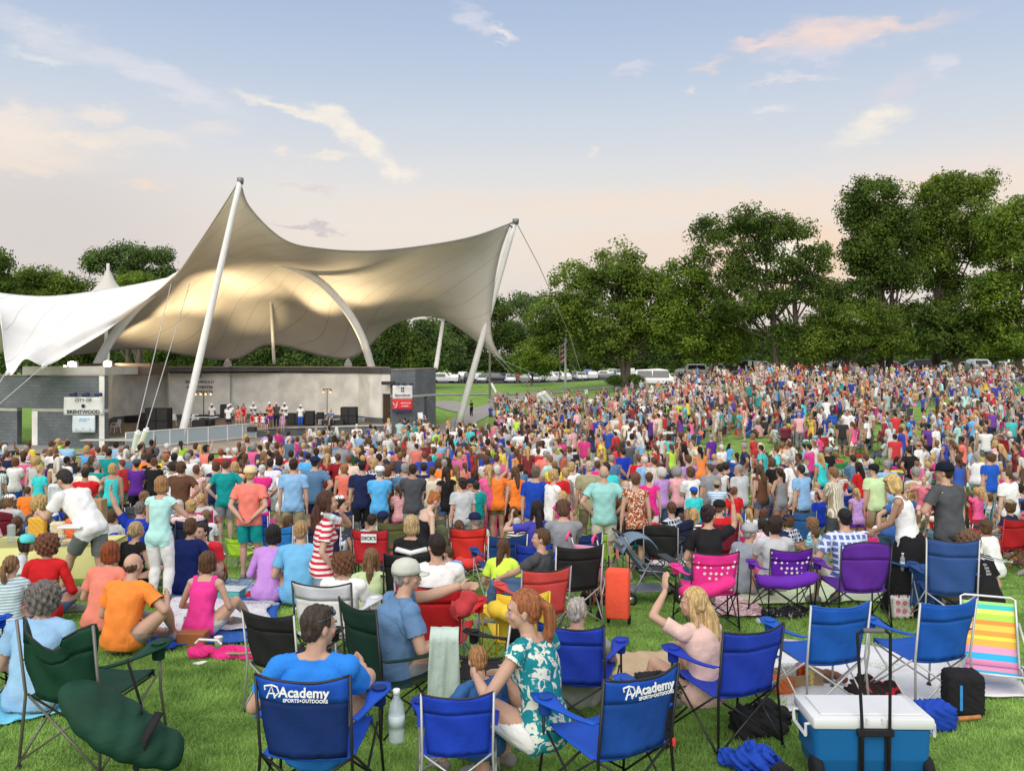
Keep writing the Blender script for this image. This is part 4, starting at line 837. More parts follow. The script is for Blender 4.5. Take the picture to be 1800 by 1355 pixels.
def V3(*a): return Vector(a)
def ik(a, b, l1, l2, pole):
    """knee / elbow of a two-bone limb from a towards b; returns joint and reached end"""
    d = b - a; L = d.length; L2 = min(max(L, abs(l1 - l2) + .02), (l1 + l2) * .995); dn = d.normalized(); e = a + dn * L2
    x = (l1 * l1 - l2 * l2 + L2 * L2) / (2 * L2); h = math.sqrt(max(l1 * l1 - x * x, 0)); p = pole - dn * pole.dot(dn)
    p = p.normalized() if p.length > 1e-5 else V3(0, 1, 0)
    return a + dn * x + p * h, e
def M3(r, f, u): return Matrix((r, f, u)).transposed()
def skeleton(q):
    """q: pose dictionary (metres, local frame: +X right, +Y forward, +Z up, stature 1.75)"""
    pel = Vector(q.get('pel', (0, 0, .95))); lean = R(q.get('lean', 3)); side = R(q.get('side', 0)); tw = R(q.get('twist', 0)); g = q.get('female', 0)
    up = V3(sin(side), sin(lean) * cos(side), cos(lean) * cos(side)).normalized(); hy = R(q.get('hipyaw', 0))
    rp = V3(cos(hy), sin(hy), 0); rp = (rp - up * rp.dot(up)).normalized(); curve = R(q.get('curve', 8 if q.get('sit') else 4))
    rc_ = Quaternion(up, tw) @ rp; fc = up.cross(rc_).normalized() * 1.0; fp = up.cross(rp).normalized()
    waist = pel + up * .17; chest = waist + (Quaternion(rp, -curve * .5) @ up) * .19; upc = Quaternion(rc_, -curve) @ up; neck = chest + upc * .17
    fch = upc.cross(rc_).normalized()
    hyaw = R(q.get('hyaw', 0)); hp = R(q.get('hpitch', 0)); hr = R(q.get('hroll', 0))
    base = M3(rc_, V3(fch.x, fch.y, fch.z * .3).normalized(), V3(0, 0, 1)).copy(); fz = V3(fch.x, fch.y, 0).normalized(); rz = fz.cross(V3(0, 0, 1)).normalized(); base = M3(rz, fz, V3(0, 0, 1))
    HM = base @ Matrix.Rotation(hyaw, 3, 'Z') @ Matrix.Rotation(hp, 3, 'X') @ Matrix.Rotation(hr, 3, 'Y')
    nk2 = neck + (upc * .6 + HM @ V3(0, .15, .75)).normalized() * .085; head = nk2 + HM @ V3(0, .018, .105)
    sw = .168 if g else .188; J = dict(pel=pel, waist=waist, chest=chest, neck=neck, nk2=nk2, head=head, HM=HM, rp=rp, rc=rc_, fp=fp, fc=fch, up=up, upc=upc, g=g)
    for s, k in ((-1, 'L'), (1, 'R')):
        sh = neck + rc_ * s * sw - upc * .045 + upc * q.get('shrug' + k, 0)
        hd = Vector(q.get('hand' + k, (s * .26, .06, .80))); po = Vector(q.get('elbow' + k, (s * .5, -.8, -.4)))
        el, wr = ik(sh, hd, .285, .255, po); J['sh' + k] = sh; J['el' + k] = el; J['wr' + k] = wr
        fa = (wr - el).normalized(); hdv = Vector(q['fing' + k]).normalized() if 'fing' + k in q else (fa * .9 + V3(0, 0, -.25)).normalized(); J['hd' + k] = hdv
        J['pn' + k] = Vector(q.get('palm' + k, (-s, 0, 0)))
        hip = pel + rp * s * .092 - up * .01; ft = Vector(q.get('foot' + k, (s * .11, 0, .085))); kp = Vector(q.get('knee' + k, (s * .12, 1, 0)))
        kn, an = ik(hip, ft, .43, .42, kp); J['hip' + k] = hip; J['kn' + k] = kn; J['an' + k] = an
        tp = Vector(q.get('toe' + k, (s * .12, 1, -.25))).normalized(); J['toe' + k] = an + tp * .165 + V3(0, 0, -.03 if abs(tp.z) < .5 else 0)
        J['tv' + k] = tp
    return J
def limb(mb, a, b, rs, n=10, fl=1.0, ext=.0):
    k = len(rs); d = (b - a); L = [a + d * ((i / (k - 1)) * (1 + 2 * ext) - ext) for i in range(k)]; mb.tube(L, rs, n, True, fl)
def rings(mb, secs, n=18):
    """secs: (centre, right, fwd, a, b)"""
    b0 = len(mb.v)
    for c, r, f, a, b in secs:
        for j in range(n):
            t = 2 * pi * j / n; ct, st = cos(t), sin(t); e = .82
            mb.v.append(tuple(c + r * (a * math.copysign(abs(ct) ** e, ct)) + f * (b * math.copysign(abs(st) ** e, st))))
    for i in range(len(secs) - 1):
        for j in range(n):
            j2 = (j + 1) % n; mb.f.append((b0 + i * n + j, b0 + i * n + j2, b0 + (i + 1) * n + j2, b0 + (i + 1) * n + j)); mb.m.append(0)
    mb.f.append(tuple(b0 + j for j in reversed(range(n)))); mb.f.append(tuple(b0 + (len(secs) - 1) * n + j for j in range(n))); mb.m += [0, 0]
def remesh(mb, vox, sm=2, dec=None, name='tmp'):
    me = bpy.data.meshes.new(name); me.from_pydata(mb.v, [], mb.f); o = bpy.data.objects.new(name, me); col.objects.link(o)
    r = o.modifiers.new('r', 'REMESH'); r.mode = 'VOXEL'; r.voxel_size = vox; r.adaptivity = 0
    if sm:
        s = o.modifiers.new('s', 'SMOOTH'); s.factor = .6; s.iterations = sm
    if dec: d = o.modifiers.new('d', 'DECIMATE'); d.ratio = dec
    dg = bpy.context.evaluated_depsgraph_get(); out = bpy.data.meshes.new_from_object(o.evaluated_get(dg)); bpy.data.objects.remove(o); bpy.data.meshes.remove(me)
    out.polygons.foreach_set('use_smooth', np.ones(len(out.polygons), dtype=bool)); return out
def hand_geo(mb, J, k, fine, curl=.5):
    s = -1 if k == 'L' else 1; w = J['wr' + k]; d = J['hd' + k]; pn = J['pn' + k]; pn = (pn - d * pn.dot(d)).normalized(); sd_ = d.cross(pn).normalized()
    if not fine:
        limb(mb, w, w + d * .17, [.026, .036, .034, .02], 8, .6); return
    c = w + d * .05; Mh = M3(sd_, d, pn); mb.ball(c, (.041, .055, .019), 12, 8, Mh)
    # thumb side: towards the body's front when the arm hangs
    ts = 1 if (sd_.dot(V3(0, 1, .3)) > 0) else -1
    for i, (off, ln) in enumerate(((-.030, .078), (-.010, .088), (.010, .082), (.029, .066))):
        off *= -ts; p = w + d * .085 + sd_ * off; a = .35 + .12 * i; v = d
        for sg in range(3):
            v = (v * cos(a * curl) + pn * sin(a * curl)).normalized(); p2 = p + v * ln * (.42, .33, .28)[sg]; mb.tube([p, p2, p2 + v * .003], [.0092 - .0008 * sg, .0086 - .0008 * sg, .004], 6); p = p2 - v * .002
    p = w + d * .03 + sd_ * .028 * ts; v = (d * .55 + sd_ * .7 * ts + pn * .45).normalized(); p2 = p + v * .042; v2 = (d * .9 + sd_ * .15 * ts + pn * .45).normalized(); mb.tube([p, p2], [.013, .0105], 7); mb.tube([p2 - v2 * .003, p2 + v2 * .03], [.0105, .007], 7)
def body_mesh(q, vox=.02, sm=2, dec=None, fine=False):
    J = skeleton(q); g = J['g']; mb = MB(); fat = q.get('fat', 1.0); A = q.get('arm', 1.0)
    rp, rc_, fp, fc, up, upc = J['rp'], J['rc'], J['fp'], J['fc'], J['up'], J['upc']; mid = ((rp + rc_) / 2).normalized(); mf = ((fp + fc) / 2).normalized()
    if g: S = [(J['pel'] - up * .09, rp, fp, .10, .085), (J['pel'] - up * .04, rp, fp, .158, .112), (J['pel'] + up * .03, rp, fp, .165, .115), (J['pel'] + up * .10, rp, fp, .142, .10), (J['waist'], mid, mf, .122, .088), (J['waist'] + (J['chest'] - J['waist']) * .6, rc_, fc, .132, .095), (J['chest'], rc_, fc, .142, .103), (J['chest'] + upc * .07, rc_, fc, .150, .098), (J['chest'] + upc * .125, rc_, fc, .135, .075), (J['neck'] - upc * .01, rc_, fc, .075, .055), (J['neck'] + upc * .02, rc_, fc, .05, .048)]
    else: S = [(J['pel'] - up * .09, rp, fp, .10, .09), (J['pel'] - up * .04, rp, fp, .150, .112), (J['pel'] + up * .03, rp, fp, .158, .115), (J['pel'] + up * .10, rp, fp, .152, .11), (J['waist'], mid, mf, .146, .105), (J['waist'] + (J['chest'] - J['waist']) * .6, rc_, fc, .155, .11), (J['chest'], rc_, fc, .165, .115), (J['chest'] + upc * .07, rc_, fc, .172, .108), (J['chest'] + upc * .125, rc_, fc, .16, .085), (J['neck'] - upc * .01, rc_, fc, .09, .06), (J['neck'] + upc * .02, rc_, fc, .058, .054)]
    S = [(c, r, f, a * (fat if i < 8 else 1 + (fat - 1) * .3), b * (fat * fat if i < 8 else 1)) for i, (c, r, f, a, b) in enumerate(S)]
    rings(mb, S)
    if fat > 1.08: mb.ball(J['waist'] + mf * .05, (.13 * fat, .12 * fat, .13), 12, 8, M3(rp, fp, up))
    if g:
        for s in (-1, 1): mb.ball(J['chest'] + rc_ * s * .065 + fc * .075 + upc * .0, .058, 10, 7)
    limb(mb, J['neck'] - upc * .03, J['nk2'] + J['HM'] @ V3(0, .01, .03), [.056, .05, .05] if g else [.064, .058, .056], 10)
    for k, s in (('L', -1), ('R', 1)):
        tr = .035
        limb(mb, J['neck'] + rc_ * s * .03, J['sh' + k] + upc * .0, [.052, .055, .05], 8)
        mb.ball(J['sh' + k], (.058 if not g else .048) * A, 10, 7)
        u = .05 if not g else .042; limb(mb, J['sh' + k], J['el' + k], [u * A, u * 1.02 * A, u * .92 * A, u * .8 * A], 10); mb.ball(J['el' + k], u * .8 * A, 8, 6)
        limb(mb, J['el' + k], J['wr' + k], [u * .8 * A, u * .88 * A, u * .72 * A, u * .56 * A], 10); hand_geo(mb, J, k, fine, q.get('curl', .6))
        T = (.086 if not g else .09) * (1 + (fat - 1) * .7); limb(mb, J['hip' + k], J['kn' + k], [T, T * .98, T * .82, T * .62], 12); mb.ball(J['hip' + k], T * 1.02, 10, 7); mb.ball(J['kn' + k], T * .62, 10, 7)
        limb(mb, J['kn' + k], J['an' + k], [T * .6, T * .66, T * .55, T * .38, T * .38], 10); 
        a = J['an' + k]; t = J['toe' + k]; mb.ball(a, .042, 8, 6); tv = J['tv' + k]; dn = V3(0, 0, -1) if abs(tv.z) < .6 else (a - J['kn' + k]).normalized()
        hl = a - tv * .05 + dn * .045; mb.ball(hl, .036, 8, 6); mb.tube([hl, (hl + t) / 2 + dn * .008, t + dn * .02, t + tv * .045 + dn * .02], [.036, .042, .042, .026], 8, True, .8); limb(mb, a, t, [.04, .035], 8)
    # head
    HM, hd = J['HM'], J['head']
    def h(x, y, z): return hd + HM @ V3(x, y, z)
    mb.ball(h(0, -.012, .018), (.074, .094, .092), 16, 12, HM); mb.ball(h(0, .018, -.035), (.058, .070, .075), 14, 10, HM); mb.ball(h(0, .058, -.088), (.028, .024, .024), 8, 6, HM)
    if vox < .017:
        mb.ball(h(0, .088, -.018), (.011, .022, .026), 8, 6, HM); mb.ball(h(0, .1, -.034), (.015, .013, .011), 8, 6, HM); mb.ball(h(0, .082, -.066), (.026, .012, .010), 8, 6, HM)
        mb.ball(h(0, .078, .022), (.05, .014, .012), 8, 6, HM)
        for s in (-1, 1): mb.ball(h(s * .076, -.008, -.018), (.010, .020, .032), 8, 6, HM); mb.ball(h(s * .036, .06, -.03), (.024, .022, .024), 8, 6, HM)
    me = remesh(mb, vox, sm, dec); return me, J
PARTS = ['head', 'torso', 'uaL', 'uaR', 'faL', 'faR', 'haL', 'haR', 'thL', 'thR', 'shL', 'shR', 'ftL', 'ftR']
def classify(me, J):
    n = len(me.vertices); co = np.empty(n * 3, np.float32); me.vertices.foreach_get('co', co); co = co.reshape(-1, 3).astype(float)
    def seg(a, b, r):
        a = np.array(a); d = np.array(b) - a; t = np.clip(((co - a) @ d) / max(d @ d, 1e-9), 0, 1); return np.linalg.norm(co - (a + t[:, None] * d), axis=1) - r, t
    D = []; T = []
    def add(x): D.append(x[0]); T.append(x[1])
    add(seg(J['nk2'], J['head'] + J['HM'] @ V3(0, 0, .03), .075))
    d1, t1 = seg(J['pel'] - J['up'] * .06, J['chest'] + J['upc'] * .12, .135); add((d1, t1))
    for k in 'LR': add(seg(J['sh' + k], J['el' + k], .05))
    for k in 'LR': add(seg(J['el' + k], J['wr' + k], .04))
    for k in 'LR': add(seg(J['wr' + k] + J['hd' + k] * .02, J['wr' + k] + J['hd' + k] * .17, .035))
    for k in 'LR': add(seg(J['hip' + k], J['kn' + k], .075))
    for k in 'LR': add(seg(J['kn' + k], J['an' + k], .045))
    for k in 'LR': add(seg(J['an' + k] - J['tv' + k] * .04 + V3(0, 0, -.03), J['toe' + k], .045))
    D = np.array(D); T = np.array(T); p = D.argmin(0); t = T[p, np.arange(n)]
    return co, p, t
def shell(me, J, cls, keep, off, name, m, taper=None, noise=.0, thick=False):
    """garment: the faces of the body where keep(part, t, co) holds, pushed outwards by off"""
    co, p, t = cls; kv = keep(p, t, co); nrm = np.empty(len(co) * 3, np.float32); me.vertices.foreach_get('normal', nrm) if hasattr(me.vertices[0], 'normal') else None; nrm = nrm.reshape(-1, 3)
    nf = len(me.polygons); ls = np.empty(nf, np.int32); lt = np.empty(nf, np.int32); me.polygons.foreach_get('loop_start', ls); me.polygons.foreach_get('loop_total', lt); lv = np.empty(len(me.loops), np.int32); me.loops.foreach_get('vertex_index', lv)
    o_ = off(p, t, co) if callable(off) else off
    q = co + nrm * (np.asarray(o_).reshape(-1, 1) if np.ndim(o_) else o_)
    if noise: q += nrm * (noise * (np.sin(co[:, 0:1] * 17 + co[:, 2:3] * 29 + 3 * np.sin(co[:, 1:2] * 11)) * np.cos(co[:, 1:2] * 23 - co[:, 2:3] * 13 + 2 * np.sin(co[:, 0:1] * 19)) + .5 * np.sin(co[:, 0:1] * 41 - co[:, 2:3] * 33 + 2 * np.cos(co[:, 1:2] * 27))))
    fs = []; 
    for a, c in zip(ls, lt):
        ix = lv[a:a + c]
        if kv[ix].all(): fs.append(ix)
    if not fs: return None
    used = np.unique(np.concatenate(fs)); mp = -np.ones(len(co), int); mp[used] = np.arange(len(used))
    mesh = bpy.data.meshes.new(name); mesh.from_pydata(q[used].tolist(), [], [mp[f].tolist() for f in fs]); mesh.materials.append(m)
    mesh.polygons.foreach_set('use_smooth', np.ones(len(mesh.polygons), dtype=bool)); mesh.update(); return mesh
def top_shell(me, J, cls, kind='tee', m=CLOTH, hem=.0, o=.012):
    up = np.array(J['up']); pel = np.array(J['pel']); neck = np.array(J['neck']); upc = np.array(J['upc']); fc = np.array(J['fc']); rc_ = np.array(J['rc'])
    sl = {'tee': .62, 'long': 1.0, 'tank': -.1, 'sleeveless': .12, 'dress': .1, 'polo': .62, 'strapless': -1}[kind]
    low = {'dress': -.30}.get(kind, -.07 - hem)
    def keep(p, t, co):
        hz = (co - pel) @ up; nz = (co - neck) @ upc; fr = (co - neck) @ fc; lat = np.abs((co - neck) @ rc_)
        k = ((p == 1) | (((p == 8) | (p == 9)) & (hz > low) & ((t < .2) | (kind == 'dress')))) & (hz > low) & (nz < -.005 + .05 * np.clip(lat / .12, 0, 1))
        if kind in ('tank', 'sleeveless'): k &= ~((nz > (-.05 if kind == 'tank' else -.015)) & (lat < (.075 if kind == 'tank' else .055))) & (lat < .165)
        elif kind == 'dress': k &= ~((nz > -.09) & (lat < .06))
        elif kind == 'strapless': k &= (nz < -.13)
        else: k &= ~((nz > -.012) & (lat < .055) & (fr > 0)); k |= (p == 1) & (fr <= 0) & (nz >= -.03) & (nz < .022)
        if sl >= 0:
            k |= ((p == 2) | (p == 3)) & (t < sl)
            if sl >= 1: k |= ((p == 4) | (p == 5)) & (t < .9)
            if kind == 'long': k |= (p == 2) | (p == 3)
        return k
    def off(p, t, co):
        hz = (co - pel) @ up; b = np.full(len(p), o); b += np.clip((.30 - hz) / .3, 0, 1) * .010 * (p == 1); b += ((p == 2) | (p == 3)) * (.004 + .012 * np.clip(t / max(sl, .1), 0, 1) * (sl < 1)); b += ((p >= 8)) * .012; return b
    return shell(me, J, cls, keep, off, 'shirt', m, noise=.0045)
def bottom_shell(me, J, cls, kind='shorts', m=CLOTH):
    up = np.array(J['up']); pel = np.array(J['pel']); lim = {'shorts': .78, 'short': .42, 'pants': 2, 'capri': 1.5, 'skirt': .7}[kind]
    def keep(p, t, co):
        hz = (co - pel) @ up; k = (p == 1) & (hz < .085); k |= ((p == 8) | (p == 9)) & (t < lim) & (hz < .085)
        if lim > 1: k |= ((p == 10) | (p == 11)) & (t < (.93 if lim == 2 else .5))
        return k
    def off(p, t, co): return .007 + ((p == 8) | (p == 9)) * (.004 + (.014 * t if lim < 1 else .004)) + ((p == 10) | (p == 11)) * (.012 + .006 * t)
    return shell(me, J, cls, keep, off, 'bottoms', m, noise=.003)
def shoe_shell(me, J, cls, m=SHOE): return shell(me, J, cls, lambda p, t, co: (p == 12) | (p == 13), .007, 'shoes', m)
# hair in head-local metres (origin at head centre)
def hair_mesh(style, vox=.012, dec=None):
    mb = MB()
    def cap(th=.012, back=.0, low=0): mb.ball((0, -.024 - back, .028), (.077 + th, .092 + th, .090 + th), 16, 12); mb.ball((0, -.055, -.02 - low), (.066 + th, .05 + th, .06 + th), 12, 9)
    if style == 'short': cap(.007); mb.ball((0, .05, .085), (.05, .03, .022), 8, 6)
    elif style == 'crop': cap(.003)
    elif style == 'balding': mb.ball((0, -.05, -.015), (.079, .055, .055), 12, 9); mb.ball((0, -.02, .0), (.082, .07, .03), 12, 8)
    elif style == 'bob': cap(.018); mb.ball((0, -.045, -.045), (.094, .068, .085), 14, 10); [mb.ball((s * .072, .0, -.045), (.024, .05, .07), 10, 8) for s in (-1, 1)]; mb.ball((0, .052, .082), (.06, .03, .022), 8, 6)
    elif style == 'shaggy': cap(.02); mb.ball((0, -.05, -.05), (.09, .06, .07), 14, 10); [mb.ball((.085 * sin(a), -.03 + .07 * cos(a), .02 + .05 * cos(a * 3)), .032, 8, 6) for a in np.arange(1.4, 5.0, .5)]
    elif style == 'curly':
        cap(.025)
        for i in range(60):
            a = i * 2.399; z = -.10 + .21 * (i / 60); r = .098 * math.sqrt(max(0, 1 - ((z - .01) / .13) ** 2)) + .012
            y = -.03 + r * cos(a)
            if y > .045 and z < .06: continue
            mb.ball((r * sin(a), y, z), .026, 8, 6)
    elif style == 'long':
        cap(.014); mb.tube([(0, -.055, .02), (0, -.085, -.06), (0, -.105, -.16), (0, -.12, -.28), (0, -.122, -.36)], [.07, .085, .098, .088, .05], 14, True, .45); [mb.tube([(s * .07, .0, .02), (s * .082, -.01, -.08), (s * .085, -.03, -.18)], [.022, .026, .02], 8) for s in (-1, 1)]
    elif style == 'ponytail':
        cap(.008); mb.ball((0, -.115, .035), .024, 8, 6); mb.tube([(0, -.115, .035), (0, -.155, -.0), (.005, -.16, -.08), (.012, -.145, -.17), (.02, -.13, -.25)], [.02, .034, .038, .032, .012], 10)
    elif style == 'bun': cap(.009); mb.ball((0, -.10, .085), (.042, .042, .038), 12, 9)
    elif style == 'lowbun': cap(.012); mb.ball((0, -.12, -.02), (.036, .032, .034), 12, 9)
    elif style == 'baby': cap(.002)
    me = remesh(mb, vox, 1, dec)
    # cut away everything lying over the face
    bm = bmesh.new(); bm.from_mesh(me); kill = []
    for v in bm.verts:
        x, y, z = v.co
        if y > .035 and z < .055 + .02 * (1 - abs(x) / .09) or (y > -.002 and z < -.0 and abs(x) < .06) or (style in ('short', 'crop', 'baby', 'ponytail', 'bun', 'lowbun') and z < -.015 and y > -.03): kill.append(v)
        r = .0035 * sin(x * 150 + y * 90) * (1 if style not in ('crop', 'baby') else .2); v.co += v.normal * r
    bmesh.ops.delete(bm, geom=kill, context='VERTS')
    for f in bm.faces: f.smooth = True
    bm.to_mesh(me); bm.free(); me.materials.clear(); me.materials.append(HAIR); me.name = 'hair'; return me
_HC = {}
def hair(style, vox=.012, dec=None):
    k = (style, vox)
    if k not in _HC: _HC[k] = hair_mesh(style, vox, dec)
    return _HC[k]
def cap_mesh():
    mb = MB(); prof = [(.104, -.0), (.105, .03), (.098, .065), (.075, .095), (.04, .11), (.0005, .115)]; b = len(mb.v); mb.lathe([(r, z) for r, z in prof], (0, -.012, .022), 20)
    rows = [[(x * 1.0, .075 + .012 + e * .075 * math.sqrt(max(0, 1 - (x / .085) ** 2)), .028 - .012 * e - 1.2 * x * x) for x in np.linspace(-.08, .08, 9)] for e in (0, .35, .7, 1)]
    mb.grid(rows, .006); return mb
_o = cap_mesh().build('cap', CLOTH, None, True); CAPM = _o.data; bpy.data.objects.remove(_o)
for v in CAPM.vertices: v.co.y *= 1.06
SKINC = {'l': (.54, .33, .24), 'm': (.42, .24, .16), 'd': (.16, .075, .045), 'p': (.62, .42, .33)}
HAIRC = {'blonde': (.50, .33, .14), 'brown': (.10, .05, .025), 'dark': (.03, .018, .012), 'black': (.012, .010, .010), 'red': (.30, .085, .03), 'auburn': (.15, .06, .035), 'grey': (.30, .29, .28), 'white': (.62, .60, .56), 'light brown': (.22, .12, .06), 'strawberry': (.38, .16, .07)}
COL = {'white': (.80, .80, .80), 'black': (.018, .018, .02), 'navy': (.018, .025, .075), 'blue': (.02, .10, .50), 'royal blue': (.015, .045, .42), 'light blue': (.25, .46, .72), 'sky blue': (.10, .42, .80), 'red': (.58, .02, .025), 'dark red': (.25, .015, .025), 'pink': (.75, .12, .30), 'hot pink': (.72, .03, .25), 'light pink': (.80, .42, .45),
       'salmon': (.76, .20, .15), 'coral': (.85, .20, .14), 'orange': (.88, .22, .035), 'yellow': (.85, .60, .06), 'lime': (.45, .75, .06), 'green': (.04, .30, .10), 'dark green': (.01, .07, .045), 'teal': (.01, .28, .28), 'aqua': (.05, .60, .62), 'mint': (.42, .70, .66), 'purple': (.12, .03, .30), 'lavender': (.48, .28, .62), 'grey': (.26, .27, .29), 'light grey': (.50, .52, .54),
       'charcoal': (.07, .075, .085), 'brown': (.12, .06, .035), 'tan': (.42, .32, .20), 'khaki': (.36, .30, .20), 'olive': (.12, .12, .05), 'cream': (.75, .68, .55), 'maroon': (.16, .012, .03), 'denim': (.08, .14, .26), 'light denim': (.25, .34, .46), 'peach': (.82, .42, .28), 'steel blue': (.10, .20, .34), 'pale green': (.55, .72, .40), 'gold': (.55, .33, .04)}
def setc(o, c):
    c = COL.get(c, c) if isinstance(c, str) else c; o.color = (c[0], c[1], c[2], 1); return o
def addm(me, name, t, c=None, M=None):
    if me is None: return None
    o = bpy.data.objects.new(name, me); col.objects.link(o); o.parent = t
    if M is not None: o.matrix_local = M
    if c is not None: setc(o, c)
    return o
def headM(J): return Matrix.Translation(J['head']) @ J['HM'].to_4x4()
def face(t, J, hairc, glasses=False):
    """eyes, brows and mouth for faces the camera can see"""
    HM = headM(J); W_ = mat('eye_white', (.5, .47, .44), .3); I_ = mat('eye_dark', (.02, .015, .012), .2); Lp = mat('lips', (.42, .12, .10), .5)
    for s in (-1, 1):
        mb = MB(); mb.ball((s * .031, .0745, -.003), (.0135, .009, .0062), 10, 7); e = mb.build('eye', W_, t, True); e.matrix_local = HM
        mb = MB(); mb.ball((s * .031, .0815, -.003), (.0075, .0032, .006), 8, 6); i = mb.build('iris', I_, e, True)
        mb = MB(); mb.tube([(s * .015, .089, .020), (s * .032, .087, .025), (s * .048, .076, .019)], .0035, 5); b = mb.build('eyebrow', HAIR, t, True); b.matrix_local = HM; setc(b, hairc)
    mb = MB(); mb.tube([(-.021, .088, -.064), (0, .0955, -.062), (.021, .088, -.064)], [.003, .0052, .003], 6); o = mb.build('mouth', Lp, t, True); o.matrix_local = HM
def person(loc, rz, q, label, top=('white', 'tee', None), bot=('khaki', 'shorts', None), hr=('brown', 'short'), skin='l', scale=1.0, vox=.012, fine=True, group=None, cap=None, shoes=SHOE, see_face=False, cat='person', hem=.0):
    me, J = body_mesh(q, vox, 3 if vox < .011 else 2, None, fine); me.materials.clear(); me.materials.append(SKIN); me.name = 'body'
    t = empty('person', loc, rz, label, cat, group, scale); addm(me, 'body', t, SKINC[skin]); cls = classify(me, J)
    if top: addm(top_shell(me, J, cls, top[1], cloth(top[2] if len(top) > 2 else None), hem), 'shirt' if top[1] != 'dress' else 'dress', t, top[0])
    if bot: addm(bottom_shell(me, J, cls, bot[1], cloth(bot[2] if len(bot) > 2 else None)), 'trousers' if bot[1] in ('pants', 'capri') else 'shorts', t, bot[0])
    if shoes: addm(shoe_shell(me, J, cls, shoes), 'shoes', t)
    if hr: addm(hair(hr[1], .007 if vox < .013 else .012), 'hair', t, HAIRC.get(hr[0], hr[0]), headM(J))
    if cap: addm(CAPM, 'cap', t, cap, headM(J))
    if see_face: face(t, J, HAIRC.get(hr[0], hr[0]) if hr else (.1, .05, .03))
    return t, J
# ---- poses (stature 1.75 m)
def stand(**k): return dict(dict(pel=(0, 0, .93), handL=(-.24, .05, .86), handR=(.24, .05, .86), footL=(-.1, .0, .085), footR=(.1, .02, .085)), **k)
def ground_sit(**k): return dict(dict(sit=1, pel=(0, 0, .13), lean=6, curve=22, footL=(.12, .46, .09), footR=(-.12, .50, .10), kneeL=(-1, .5, .6), kneeR=(1, .5, .6), handL=(-.2, .36, .28), handR=(.2, .38, .28), toeL=(.6, .6, -.1), toeR=(-.6, .6, -.1)), **k)
def chair_sit(**k): return dict(dict(sit=1, pel=(0, -.02, .40), lean=-12, curve=14, footL=(-.14, .50, .085), footR=(.14, .52, .085), kneeL=(-.1, .6, 1), kneeR=(.1, .6, 1), handL=(-.16, .34, .58), handR=(.16, .34, .58)), **k)
